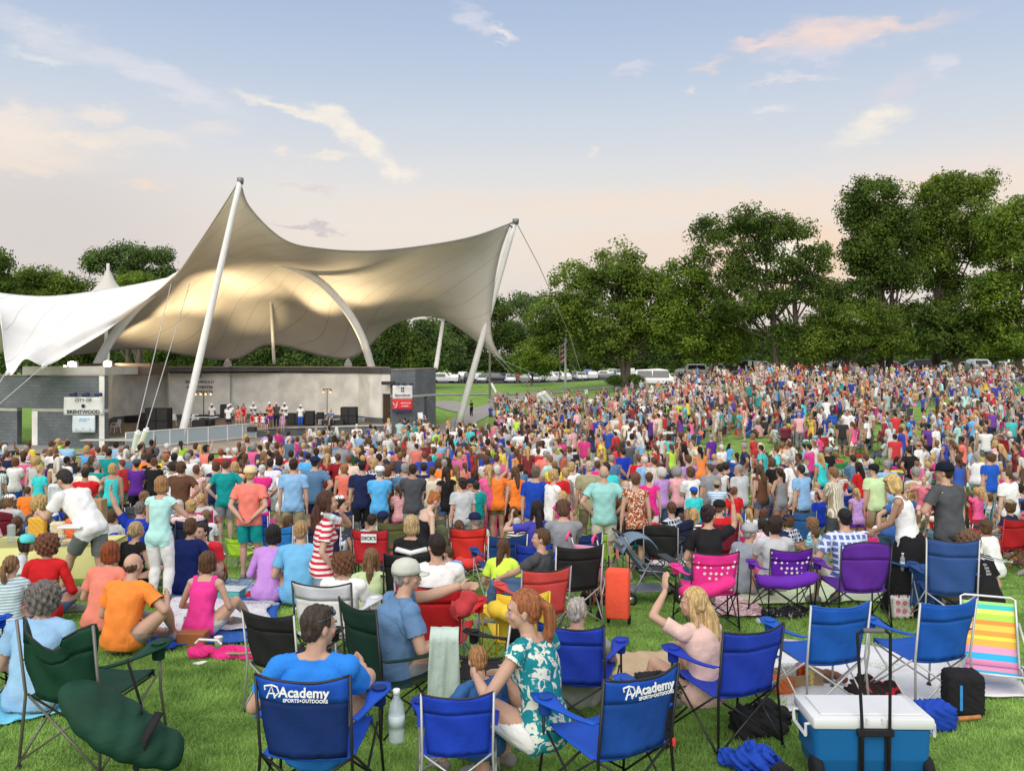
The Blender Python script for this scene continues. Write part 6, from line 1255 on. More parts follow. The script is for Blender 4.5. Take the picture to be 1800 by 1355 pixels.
P1(1568, 11.9, -60, stand(female=1, lean=40, pel=(0, 0, .88), hpitch=-20), 'person in a white and blue dip dyed shirt bending behind the blonde', top=((.05, .13, .38), 'tee'), bot=('denim', 'pants'), hr=('blonde', 'long'), scale=.98, vox=.013)
t, J = P1(1738, 10.2, 14, ground_sit(pel=(0, 0, .25), lean=20, hyaw=-10, handL=(-.3, .5, .4)), 'person with curly brown hair in a black tee with white lettering', top=('black', 'tee'), bot=('denim', 'pants'), hr=((.16, .085, .05), 'curly'), scale=1.06, vox=.011)
sh_ = [c for c in t.children if c.name.startswith('shirt')][0]; Mq = Matrix.Translation(J['chest'] + V3(.02, -.4, .10)) @ Matrix.Rotation(R(90), 4, 'X')
for s_, z_, w_ in (('CC', .07, .09), ('IIIIIII', .0, .03), ('IIIIIIII', -.03, .03), ('IIIIIII', -.06, .03), ('IIIIIIIII', -.09, .03)):
    q = text_obj('lettering', s_, w_, LOGOW, Mq @ Matrix.Translation((0, z_, 0)), t, 0, s_ == 'CC'); w = q.modifiers.new('wrap', 'SHRINKWRAP'); w.target = sh_; w.wrap_method = 'PROJECT'; w.use_project_z = True; w.use_negative_direction = True; w.use_positive_direction = False; w.offset = .006
for i, (px, hrow, top, kd, pat, hc, hs, lb, rz, sc) in enumerate([
    (1300, 930, (.30, .33, .38), 'tee', None, 'grey', 'crop', 'man in a grey cap and grey blue tee seated right of the pink chair', -60, 1.0), (1322, 900, 'white', 'tee', None, 'blonde', 'ponytail', 'girl with a blonde ponytail in white seated in the right group', 10, .9),
    (1345, 900, 'aqua', 'tee', None, 'auburn', 'shaggy', 'child with auburn hair in aqua in the right group', 0, .8), (1352, 918, (.8, .6, .7), 'tee', None, 'dark', 'long', 'girl in a pink and white top hugging her knees', 30, .9), (1384, 914, 'navy', 'tee', None, 'black', 'short', 'black haired man in navy looking left in the right group', 50, 1.0),
    (1446, 936, 'grey', 'tee', None, 'brown', 'short', 'small boy in grey between the purple chairs', 40, .75), (1217, 902, 'black', 'tee', 'bwstripe', 'blonde', 'long', 'blonde woman in a striped top left of the waving woman', -20, 1.0), (1200, 908, 'teal', 'tee', None, 'brown', 'crop', 'boy in a teal tee behind the small grey chair', 0, .85),
    (1480, 876, (.02, .55, .58), 'tee', None, (.35, .1, .04), 'bob', 'red haired woman in aqua seated by the pink chair', 6, 1.0), (1275, 928, 'royal blue', 'tee', None, 'grey', 'crop', 'child in royal blue in front of the grey cap man', -30, .8)]):
    Y = solveY(px, hrow, .92 * sc, lo=9)
    P1(px, Y, rz, ground_sit(female=int(hs in ('long', 'ponytail', 'bob'))), lb, top=(top, kd, pat), bot=('denim', 'shorts'), hr=(hc, hs), scale=sc * 1.05, vox=.014, cap=(.4, .42, .44) if 'grey cap and' in lb else None)
P1(1142, 17.8, 2, stand(female=1), 'woman in a hot pink sleeveless top in the centre of the crowd', top=('hot pink', 'sleeveless'), bot=('white', 'shorts'), hr=('brown', 'short'), scale=.94, vox=.018)
# ------------------------------------------------------------------ things on the grass
def blanket(name, corners, m, lb, cat='blanket', n=22, wr=.012, lift=.035, group=None, thick=.008, amp=1.0):
    """corners: four (px, row) on the ground, near-left, near-right, far-right, far-left"""
    a, b, c, d = [G(x, y) for x, y in corners]; o = (a + b + c + d) / 4; rows = []
    for j in range(n + 1):
        v = j / n; row = []
        for i in range(n + 1):
            u = i / n; p = (a * (1 - u) + b * u) * (1 - v) + (d * (1 - u) + c * u) * v; e = .03 * sin(9 * v + u * 3 + o.x) * (abs(u - .5) * 2) ** 3; f_ = .03 * sin(8 * u + o.y) * (abs(v - .5) * 2) ** 3
            x, y = p.x + e, p.y + f_; z = gz(x, y) + lift + wr * (sin(13 * u + 7 * v + o.x) * sin(11 * v - 5 * u) + .6 * sin(27 * u + 19 * v) * cos(23 * v)) * amp
            row.append((x - o.x, y - o.y, z - o.z))
        rows.append(row)
    mb = MB(); mb.grid(rows, thick); q = mb.build(name, m, None, True); q.location = o; return tag(q, lb, cat, group)
def cm2(name, c, kind=None, c2=(1, 1, 1), sc=6, thr=.5, rough=.9):
    """plain or printed cloth with a fixed colour"""
    if name in MAT: return MAT[name]
    if not kind: return mat(name, c, rough, noise=.08, nscale=5, bump=.4, bscale=20)
    m = pattern_mat('tmp_' + name, kind, c2, sc, thr).copy(); m.name = name
    for n in m.node_tree.nodes:
        if n.type == 'OBJECT_INFO':
            r = m.node_tree.nodes.new('ShaderNodeRGB'); r.outputs[0].default_value = (*c, 1)
            for l in list(n.outputs['Color'].links): m.node_tree.links.new(r.outputs[0], l.to_socket)
    MAT[name] = m; return m
blanket('towel', [(-60, 1285), (112, 1262), (100, 1215), (-60, 1222)], cm2('towel_blue', (.07, .42, .72), 'hstripe', (.2, .6, .8), 3, .2), 'light blue towel under the woman in pale blue', 'towel')
blanket('picnic_blanket', [(255, 1142), (478, 1128), (500, 1052), (300, 1040)], cm2('cloth_blue', (.02, .10, .42)), 'blue edged blanket under the white printed one', wr=.006, lift=.03)
blanket('picnic_blanket', [(262, 1122), (470, 1110), (474, 1066), (310, 1056)], cm2('cloth_printed', (.68, .68, .72), 'noise', (.55, .2, .3), 30, .62), 'white blanket with a small print under the woman in hot pink', lift=.06)
blanket('picnic_blanket', [(1385, 1262), (1800, 1228), (1770, 1150), (1335, 1128)], cm2('cloth_white', (.72, .72, .75)), 'large white sheet behind the two bright blue silver framed chairs', wr=.02)
blanket('picnic_blanket', [(1800, 1180), (1850, 1240), (1900, 1200), (1850, 1150)], cm2('cloth_white2', (.62, .62, .64)), 'pale sheet cut off by the right edge')
blanket('picnic_blanket', [(1085, 1235), (1195, 1235), (1180, 1150), (1078, 1150)], cm2('cloth_tan', (.50, .38, .24)), 'tan blanket between the royal blue chairs')
blanket('picnic_blanket', [(1290, 1065), (1560, 1060), (1530, 1020), (1310, 1022)], cm2('cloth_pale_green', (.52, .60, .40)), 'pale green blanket under the purple chairs')
blanket('picnic_blanket', [(1215, 1082), (1340, 1088), (1330, 1050), (1225, 1050)], cm2('cloth_red_print', (.55, .15, .22), 'noise', (.75, .72, .7), 22, .5), 'red and white printed blanket left of the purple dotted chair')
blanket('picnic_blanket', [(800, 1006), (915, 1006), (905, 988), (812, 988)], cm2('cloth_white', (.72, .72, .75)), 'white mat under the empty bright red chair')
blanket('picnic_blanket', [(235, 972), (395, 978), (385, 945), (260, 940)], cm2('cloth_white', (.72, .72, .75)), 'white blanket behind the man in the red polo')
blanket('picnic_blanket', [(375, 1058), (500, 1052), (500, 1020), (385, 1022)], cm2('cloth_mixed', (.12, .22, .42), 'noise', (.5, .52, .55), 14, .55), 'blue grey blanket in front of the lilac shirt woman')
blanket('picnic_blanket', [(560, 1062), (650, 1060), (640, 1035), (540, 1040)], cm2('cloth_redwhite', (.6, .05, .08), 'hstripe', (.75, .75, .75), 3, .5), 'red and white striped cloth by the flag coloured chair')
blanket('picnic_blanket', [(1130, 995), (1240, 1000), (1235, 978), (1140, 972)], cm2('cloth_white', (.72, .72, .75)), 'white sheet left of the hot pink dotted chair', wr=.008)
def blob(name, c, size, m, lb=None, cat=None, rot=0, seed=0, box=True, rough=.12, vox=None, group=None, parent=None):
    """soft lumpy thing: a bag or a heap of cloth standing on the ground at c"""
    mb = MB(); g = random.Random(seed); sx, sy, sz = size
    if box: mb.box((0, 0, sz / 2), (sx, sy, sz), bevel=min(size) * .22)
    else:
        for i in range(12): mb.ball((g.uniform(-.38, .38) * sx, g.uniform(-.38, .38) * sy, sz * g.uniform(.1, .5)), (sx * g.uniform(.14, .3), sy * g.uniform(.14, .3), sz * g.uniform(.25, .5)), 10, 7)
    me = remesh(mb, vox or max(min(size) / 14, .008), 2)
    for v in me.vertices:
        x, y, z = v.co; s = 6 / max(sx, sy); k = rough * min(sx, sz) * (sin(x * s * 3 + z * s * 5 + seed) * cos(y * s * 4 - z * s * 2) + .5 * sin(z * s * 9 + x * s * 7)); v.co += v.normal * k * .6
        if not box: v.co.z = max(v.co.z, .004)
    me.materials.clear(); me.materials.append(m); o = bpy.data.objects.new(name, me); col.objects.link(o); o.location = c; o.rotation_euler = (0, 0, R(rot))
    if parent: o.parent = parent
    elif lb: tag(o, lb, cat, group)
    return o
up = lambda p, z: p + Vector((0, 0, z))
BLK = cm2('bag_black', (.015, .015, .018)); PNK = cm2('bag_pink', (.72, .03, .22)); RDB = cm2('bag_red', (.75, .06, .05)); RBL = cm2('towel_royal', (.012, .06, .42))
blob('crumpled_towel', G(1320, 1352), (.40, .24, .17), RBL, 'crumpled royal blue towel lying on the grass near the cooler', 'towel', -12, 3, False, .2, .010)
blob('bag', G(1352, 1400), (.30, .2, .22), BLK, 'black bag at the bottom edge beside the cooler', 'bag', 20, 4, False, .15)
blob('bag', G(1342, 1290), (.45, .3, .26), BLK, 'limp black bag behind the royal blue chair of the blonde woman', 'bag', 15, 5, False, .1)
b = blob('backpack', G(1148, 1312), (.27, .2, .52), BLK, 'tall black backpack standing between the two royal blue chairs', 'backpack', 10, 6, True, .05)
mb = MB(); mb.box((.10, -.125, .07), (.05, .03, .06), bevel=.01); q = mb.build('red_patch', RDB, b); mb = MB(); mb.tube([(-.06, -.09, .5), (0, -.09, .57), (.06, -.09, .5)], .012, 6); mb.build('handle', BLK, b)
blob('bag', G(1642, 1283), (.28, .22, .20), RBL, 'royal blue cloth bag right of the cooler', 'bag', 10, 7, True, .1)
mb = MB(); mb.lathe([(.001, 0), (.018, .004), (.02, .03), (.017, .15), (.019, .2), (.015, .21)], (0, 0, 0), 12, Matrix.Rotation(R(90), 3, 'Y')); o = mb.build('wooden_handle', mat('wood', (.42, .18, .06), .5, noise=.2, nscale=20), None, True); o.location = up(G(1683, 1271), .03); o.rotation_euler = (0, 0, R(12)); tag(o, 'turned wooden handle lying right of the royal blue bag', 'handle')
b = blob('cooler_bag', G(1692, 1256), (.30, .22, .36), BLK, 'black soft cooler bag behind the rightmost bright blue chair', 'cooler bag', -8, 8, True, .03); mb = MB(); mb.box((-.05, -.118, .17), (.02, .01, .2)); mb.build('blue_stripe', cm2('stripe_blue', (.05, .3, .7)), b)
blob('bag', G(1527, 1222), (.46, .3, .2), cm2('bag_redblack', (.03, .02, .02), 'noise', (.5, .03, .05), 6, .55), 'black and red sports bag behind the cooler', 'bag', 8, 9, False, .1)
for px, row, rz in ((1444, 1204, 20), (1467, 1208, 30)):
    mb = MB(); mb.tube([(0, -.12, .03), (0, -.02, .04), (0, .1, .035), (0, .14, .03)], [.036, .045, .04, .02], 10, True, .8); o = mb.build('shoe', mat('brown_leather', (.16, .06, .03), .4), None, True); o.location = up(G(px, row), .06); o.rotation_euler = (0, 0, R(rz)); tag(o, 'brown leather shoe on the white sheet, ' + ('left' if px == 1444 else 'right') + ' of the pair', 'shoe', 'pair of brown shoes')
blob('bag', G(1376, 1220), (.17, .14, .16), cm2('bag_orange', (.55, .15, .05)), 'small orange brown bag on the white sheet', 'bag', 5, 10, True, .1)
t = empty('open_box', up(G(1402, 1208), .03), R(15), 'open cardboard box of snacks on the white sheet', 'box'); CB = mat('cardboard', (.38, .25, .14), .9, noise=.1)
for (x, y, sx, sy) in ((0, .12, .36, .012), (0, -.12, .36, .012), (.18, 0, .012, .228), (-.18, 0, .012, .228)):
    mb = MB(); mb.box((x, y, .06), (sx, sy, .12)); mb.build('side_panel', CB, t)
mb = MB(); mb.box((0, 0, .008), (.34, .22, .012)); mb.build('bottom_panel', CB, t)
for i, (x, y, c) in enumerate(((-.08, 0, (.7, .7, .68)), (.05, .03, (.7, .12, .05)), (.1, -.05, (.75, .6, .2)))): blob('snack_packet', up(t.location, .02) + Vector((x, y, 0)), (.13, .07, .16), mat('packet_%d' % i, c, .4), 'snack packet in the open box, ' + ['white', 'red', 'yellow'][i], 'snack packet', 30 * i, i, True, .1)
# pink bags and neighbours
b = blob('duffel_bag', G(368, 1158), (.42, .2, .15), PNK, 'pink duffel bag with a pale handle, left of its pair', 'bag', -8, 11, False, .08); mb = MB(); mb.tube([(-.14, -.02, .15), (-.1, -.02, .19), (.1, -.02, .19), (.14, -.02, .15)], .012, 6); mb.build('handle', mat('white_paint', (.8, .8, .8), .4), b)
b = blob('duffel_bag', G(428, 1155), (.40, .2, .14), PNK, 'pink bag with a green stripe, right of its pair', 'bag', 4, 12, False, .08); mb = MB(); mb.tube([(-.16, -.09, .07), (0, -.115, .075), (.16, -.09, .07)], .009, 6); mb.build('green_stripe', cm2('stripe_green', (.1, .45, .2)), b)
blob('bag', G(283, 1143), (.24, .2, .13), RBL, 'royal blue bag behind the man in orange', 'bag', 0, 13, False, .1)
mb = MB(); mb.box((0, 0, .07), (.30, .2, .14), bevel=.012); o = mb.build('leather_box', mat('tan_leather', (.34, .12, .05), .6)); o.location = G(340, 1133); tag(o, 'brown box behind the woman in hot pink', 'box')
mb = MB(); mb.lathe([(.035, 0), (.045, .12), (.048, .125), (.03, .128)], (0, 0, 0), 14); o = mb.build('paper_cup', mat('white_paint', (.8, .8, .8), .4), None, True); o.location = G(384, 1140); tag(o, 'white paper cup between the brown box and the pink bags', 'cup')
mb = MB(); mb.tube([(0, 0, .01), (.09, .02, .02), (.13, 0, .03), (.08, -.04, .02), (0, 0, .012)], .012, 6); o = mb.build('headphones', mat('white_paint', (.8, .8, .8), .4), None, True); o.location = G(340, 1168); tag(o, 'white looped cord lying on the grass before the pink bags', 'cord')
t = blob('food_container', G(405, 1052), (.36, .24, .13), mat('teal_plastic', (.10, .48, .44), .4), 'teal food container in front of the red polo man', 'container', -6, 14, True, .0)
mb = MB(); mb.box((0, 0, .135), (.38, .26, .02), bevel=.008); mb.build('lid', mat('clear_lid', (.55, .65, .68), .2), t)
blob('backpack', G(468, 1045), (.30, .22, .22), cm2('bag_superblue', (.03, .1, .5)), 'blue backpack between the teal container and the lilac shirt', 'backpack', 10, 15, False, .08); blob('bag', G(490, 1052), (.22, .18, .14), cm2('bag_redorange', (.6, .08, .04)), 'red bag right of the blue backpack', 'bag', 0, 16, False, .1); blob('bag', G(450, 1054), (.28, .2, .12), cm2('bag_crimson', (.45, .02, .03)), 'dark red bag left of the blue backpack', 'bag', 0, 17, False, .1)
blob('hoodie', G(455, 1068), (.5, .26, .10), cm2('cloth_grey', (.38, .39, .42)), 'grey and white hoodie dropped on the grass', 'clothing', 6, 18, False, .2)
blob('jacket', G(1380, 1082), (.55, .3, .12), cm2('lace_black', (.03, .03, .035), 'noise', (.4, .4, .4), 25, .62), 'black and white patterned cloth heap below the purple dotted chair', 'clothing', 4, 19, False, .2); blob('bag', G(1182, 1045), (.30, .2, .17), cm2('bag_brown', (.07, .03, .03)), 'dark maroon bag on the grass left of the hot pink chair', 'bag', 10, 20, False, .12)
blob('cushion', G(1318, 1018), (.5, .3, .1), cm2('cushion_red', (.5, .12, .14)), 'faded red cushion left of the purple dotted chair', 'cushion', 5, 21, True, .04)
# carrying bags hung over the dotted chairs
def hung(px0, r0, px1, r1, Y, rad, m, lb, name='carry_bag', flat=.7, k=9):
    a = P(px0, r0, Y); b = P(px1, r1, Y + .02); L = [a + (b - a) * (i / (k - 1)) + Vector((0, .01 * sin(i), -.05 * sin(pi * i / (k - 1)))) for i in range(k)]; c = (a + b) / 2
    rr = [rad * (.55 if i in (0, k - 1) else .95 + .1 * sin(i * 1.9)) for i in range(k)]; mb = MB(); mb.tube([p - c for p in L], rr, 14, True, flat); o = mb.build(name, m, None, True); o.location = c; return tag(o, lb, 'bag')
hung(1196, 1040, 1290, 1018, 9.75, .115, PNK, 'hot pink sling bag hanging across the back of the pink dotted chair'); PUR = cm2('bag_purple', (.12, .02, .36)); hung(1332, 1020, 1436, 1012, 10.15, .11, PUR, 'purple sling bag hanging across the purple dotted chair')
hung(795, 1075, 830, 1040, 7.5, .12, cm2('bag_coral', (.62, .06, .07)), 'red sling bag hanging from the right of the big red chair'); hung(848, 985, 800, 985, 12.3, .12, RDB, 'red sling bag on the seat of the empty bright red chair'); hung(860, 1066, 935, 1072, 7.95, .12, cm2('bag_yellow', (.80, .56, .05)), 'yellow sling bag laid on the seat of the yellow chair')
hung(775, 925, 782, 965, 13.2, .14, cm2('bag_olive', (.12, .13, .07)), 'olive bag hanging at the side of the olive green chair')
# towel over the side chair
def drape(px0, px1, r0, r1, Y, m, lb, nx=16, ny=18, amp=.03, flare=.15):
    a = P(px0, r0, Y); b = P(px1, r0, Y); h = (r1 - r0) / F * Y; c = Vector(((a.x + b.x) / 2, Y, a.z - h)); w = b.x - a.x; rows = []
    for j in range(ny + 1):
        v = j / ny; rows.append([((i / nx - .5) * w * (1 + flare * (1 - v)), amp * (.6 * sin(i * .8 + .9 * sin(j * .4)) + .4 * sin(i * 1.7 - j * .25)) * (1 - v * .6) - .05 * v ** 3 + (.09 * (v - .9) * 10 if v > .9 else 0), h * v + .02 * sin(i * .9) * (1 - v)) for i in range(nx + 1)])
    mb = MB(); mb.grid(rows, .008); o = mb.build('towel', m, None, True); o.location = c; return tag(o, lb, 'towel')
drape(756, 806, 1104, 1240, 6.45, cm2('towel_mint', (.50, .62, .56)), 'pale mint towel hanging over the arm between the two black chairs'); drape(1604, 1650, 992, 1066, 10.6, cm2('denim_cloth', (.03, .09, .26)), 'navy denim jacket hanging from the side table of the navy chair'); drape(1632, 1656, 1010, 1060, 10.4, cm2('towel_denim', (.04, .10, .3), 'noise', (.6, .62, .45), 5, .62), 'blue and yellow cloth hanging on the back of the navy chair')
drape(694, 752, 962, 1005, 10.7, cm2('jacket_black', (.015, .015, .02)), 'black jacket spread over the back of the draped chair'); mb = MB(); mb.tube([P(697, 965, 10.6), P(722, 972, 10.55), P(750, 965, 10.6)], .05, 8, True, .6); tag(mb.build('hood', cm2('cloth_white', (.72, .72, .75)), None, True), 'white hood edge of the jacket on the draped chair', 'hood')
drape(86, 118, 850, 888, 14.0, cm2('cloth_pale', (.6, .65, .7)), 'pale sheet hanging on the chair behind the woman in black')
t = empty('side_table', at(1598, 10.9), R(20), 'small navy side table clipped to the large navy chair', 'table'); mb = MB(); mb.box((0, 0, .62), (.36, .3, .02), bevel=.008); mb.build('tabletop', cm2('table_navy', (.03, .08, .24)), t)
for x in (-.14, .14):
    mb = MB(); mb.tube([(x, 0, .62), (-x * .6, .08, 0)], .009, 6); mb.build('leg', mat('silver_tube', (.5, .5, .5), .3, .8), t)
def bottle(loc, lb, s=1.0, held=False):
    t = empty('water_bottle', loc, 0, lb, 'water bottle', scale=s); CL = mat('clear_plastic', (.62, .72, .78), .12, spec=.6, alpha=.42)
    mb = MB(); mb.lathe([(.030, 0), (.033, .01), (.033, .05), (.030, .055), (.033, .06), (.033, .13), (.028, .16), (.013, .185), (.013, .20)], (0, 0, 0), 16); mb.build('bottle_body', CL, t, True); mb = MB(); mb.lathe([(.034, .065), (.034, .115)], (0, 0, 0), 16); mb.build('bottle_label', mat('label_pale', (.5, .58, .62), .4), t, True)
    mb = MB(); mb.lathe([(.015, .198), (.015, .218), (.012, .22)], (0, 0, 0), 12); mb.build('bottle_cap', mat('white_paint', (.8, .8, .8), .4), t, True); return t
bottle(P(697, 1303, 5.35), 'large clear water bottle in the armrest holder, touched by the boy', 1.45); b = bottle(P(600, 915, 9.0), 'clear water bottle at the lips of the flag top woman', 1.0); b.rotation_euler = (0, R(-70), 0); bottle(up(Vector(P(1587, 1003, 10.85)), 0), 'small water bottle standing on the navy side table', 1.0)
bottle(up(at(1330, 10.3), .05), 'clear bottle lying by the patterned cloth heap', 1.0).rotation_euler = (R(90), 0, 1); bottle(P(1412, 1003, 10.6), 'water bottle in the armrest of the purple dotted chair', .9)
mb = MB(); mb.lathe([(.035, 0), (.048, .15), (.05, .155), (.03, .16)], (0, 0, 0), 14); mb.tube([(0, 0, .15), (.02, 0, .24)], .005, 5); o = mb.build('drink_cup', mat('cup_white', (.75, .75, .78), .4), None, True); o.location = P(1293, 1000, 10.6); tag(o, 'white paper drink cup with a straw right of the pink dotted chair', 'cup')
# tote with dots
b = blob('tote_bag', G(1584, 1085), (.26, .14, .26), cm2('tote_dots', (.68, .66, .62), 'dots', (.6, .2, .3), 11, .36), 'white tote bag with coloured dots below the long black skirt', 'bag', 6, 22, True, .03)
for s in (-1, 1): mb = MB(); mb.tube([(-.06, s * .05, .25), (-.04, s * .05, .33), (.04, s * .05, .33), (.06, s * .05, .25)], .008, 5); mb.build('handle', BLK, b)
# red folding trolley bag
t = empty('trolley_bag', at(1086, 10.2), R(-14), 'tall red trolley bag standing right of the plain black chair', 'bag'); mb = MB(); mb.box((0, 0, .38), (.27, .2, .56), bevel=.03); mb.build('bag_body', cm2('bag_vermilion', (.85, .10, .05)), t, True)
for x in (-.12, .12):
    mb = MB(); mb.tube([(x, .12, .02), (x, .12, .78)], .009, 6); mb.build('side_rail', BLK, t); mb = MB(); mb.lathe([(.05, -.015), (.06, 0), (.05, .015)], (x, .1, .06), 14, Matrix.Rotation(R(90), 3, 'Y')); mb.build('wheel', BLK, t, True)
b = blob('bag', G(1052, 1062), (.42, .3, .3), cm2('bag_redblack2', (.02, .02, .02), 'noise', (.6, .05, .04), 5, .5), 'black and red bag slumped left of the red trolley bag', 'bag', 0, 23, False, .1)
# ---- cooler
def cooler():
    t = empty('wheeled_cooler', at(1515, 5.95), R(-1), 'large blue wheeled cooler with a white lid and black pull handle', 'cooler'); BL = mat('cooler_blue', (.012, .13, .36), .35, noise=.05, nscale=2); WH = mat('cooler_white', (.68, .69, .71), .35)
    mb = MB(); L = []
    for z, sx, sy in ((.06, .70, .36), (.075, .715, .375), (.14, .725, .385), (.155, .745, .40), (.17, .745, .40), (.36, .765, .415)):
        pts = []; r = .05
        for (cx, cy, a0) in ((sx / 2 - r, sy / 2 - r, 0), (-sx / 2 + r, sy / 2 - r, 90), (-sx / 2 + r, -sy / 2 + r, 180), (sx / 2 - r, -sy / 2 + r, 270)):
            for k in range(5): a = R(a0 + k * 22.5); pts.append((cx + r * cos(a), cy + r * sin(a), z))
        L.append(pts + [pts[0]])
    mb.grid([l for l in L]); mb.f.append(tuple(range(20))); mb.m.append(0); mb.f.append(tuple(range(5 * 21 + 19, 5 * 21 - 1, -1))); mb.m.append(0); autosmooth(mb.build('cooler_body', BL, t), 30)
    mb = MB(); mb.box((0, 0, .40), (.79, .44, .075), bevel=.022); li = autosmooth(mb.build('lid', WH, t), 40); mb = MB(); mb.box((0, 0, .444), (.66, .33, .014), bevel=.006); mb.build('lid_panel', WH, li)
    for x in (-.05, .05): mb = MB(); mb.box((x, -.222, .425), (.012, .02, .03)); mb.build('lid_notch', WH, li)
    for s in (-1, 1):
        mb = MB(); mb.tube([(s * .36, -.12, .37), (s * .42, -.14, .37), (s * .42, -.14, .30), (s * .42, .10, .30), (s * .42, .12, .37), (s * .36, .12, .37)], .012, 6); mb.build('side_handle', WH, t)
        mb = MB(); mb.lathe([(.04, -.03), (.085, -.028), (.09, 0), (.085, .028), (.04, .03)], (s * .355, -.16, .085), 20, Matrix.Rotation(R(90), 3, 'Y')); mb.build('wheel', BLK, t, True)
    hd = MB(); w = .085; hd.tube([(-w, -.235, .05), (-w - .004, -.24, .42), (-w - .02, -.21, .94), (-w - .022, -.205, .98), (-w + .005, -.203, 1.0), (0, -.203, 1.005), (w - .005, -.203, 1.0), (w + .022, -.205, .98), (w + .02, -.21, .94), (w + .004, -.24, .42), (w, -.235, .05)], .011, 8); h_ = hd.build('pull_handle', BLK, t, True)
    mb = MB(); mb.box((0, -.205, 1.003), (.14, .035, .03), bevel=.012); mb.build('grip', mat('grip_grey', (.12, .12, .125), .5), h_)
    mb = MB(); mb.box((0, -.232, .355), (.235, .04, .045), bevel=.008); mb.build('handle_bracket', BLK, t)
    for x in (-w, w): mb = MB(); mb.box((x, -.216, .2), (.036, .022, .27), bevel=.006); mb.build('handle_channel', mat('plastic_black', (.02, .02, .022), .4), t)
cooler()
# ---- striped beach chair
def beach_chair():
    t = empty('beach_chair', at(1745, 8.0), R(158), 'low beach chair with rainbow striped fabric and white tube frame', 'folding chair', scale=.8); WT = mat('tube_white', (.70, .71, .72), .3, .2)
    m = bpy.data.materials.new('rainbow_fabric'); m.use_nodes = True; N = m.node_tree.nodes; Lk = m.node_tree.links; tc = N.new('ShaderNodeTexCoord'); sp = N.new('ShaderNodeSeparateXYZ'); rp = N.new('ShaderNodeValToRGB'); Lk.new(tc.outputs['UV'], sp.inputs[0]); Lk.new(sp.outputs[1], rp.inputs[0]); rp.color_ramp.interpolation = 'CONSTANT'
    cs = [(0, (.02, .45, .75)), (.12, (.75, .30, .5)), (.2, (.02, .45, .75)), (.3, (.72, .35, .55)), (.4, (.85, .45, .08)), (.5, (.85, .75, .08)), (.55, (.85, .35, .06)), (.62, (.85, .6, .1)), (.7, (.85, .3, .06)), (.76, (.45, .72, .1)), (.84, (.75, .8, .15)), (.9, (.05, .55, .55)), (.96, (.35, .7, .2))]
    e = rp.color_ramp.elements; e[0].position = 0; e[0].color = (*cs[0][1], 1); e[1].position = cs[1][0]; e[1].color = (*cs[1][1], 1)
    for p, c in cs[2:]: q = e.new(p); q.color = (*c, 1)
    Lk.new(rp.outputs[0], N['Principled BSDF'].inputs['Base Color']); N['Principled BSDF'].inputs['Roughness'].default_value = .8
    def fab(name, p0, p1, w, v0, v1, sag):
        mb = MB(); mb.grid([[(x * w, (p0[0] + (p1[0] - p0[0]) * v) - sag * sin(pi * v) * .4 * (1 - x * x * .3), p0[1] + (p1[1] - p0[1]) * v - sag * sin(pi * v)) for x in np.linspace(-1, 1, 7)] for v in np.linspace(0, 1, 9)]); o = mb.build(name, m, t, True)
        uv = o.data.uv_layers.new(name='UVMap'); li = [l.vertex_index for l in o.data.loops]
        for i, k in enumerate(li): uv.data[i].uv = ((k % 7) / 6, v0 + (v1 - v0) * ((k // 7) / 8))
        s = o.modifiers.new('t', 'SOLIDIFY'); s.thickness = .006
    fab('backrest', (-.16, .20), (-.46, .86), .27, .12, 1, .03); fab('seat', (-.16, .20), (.30, .24), .27, .12, .4, .04)
    for nm, pts in (('back_frame', [(-.285, -.12, .16), (-.285, -.47, .90), (-.24, -.485, .92), (.24, -.485, .92), (.285, -.47, .90), (.285, -.12, .16)]), ('seat_frame', [(-.285, -.20, .20), (-.285, .32, .25), (.285, .32, .25), (.285, -.20, .20)]), ('front_leg', [(-.3, -.1, .22), (-.3, .30, .02), (.3, .30, .02), (.3, -.1, .22)]), ('rear_leg', [(-.3, .16, .24), (-.3, -.36, .02), (.3, -.36, .02), (.3, .16, .24)])):
        mb = MB(); mb.tube(pts, .0125, 8); mb.build(nm, WT, t, True)
    for s in (-1, 1): mb = MB(); mb.tube([(s * .31, -.38, .66), (s * .32, -.1, .55), (s * .32, .14, .52), (s * .31, .2, .44), (s * .3, .16, .24)], .013, 8); mb.build('armrest', WT, t, True)
beach_chair()
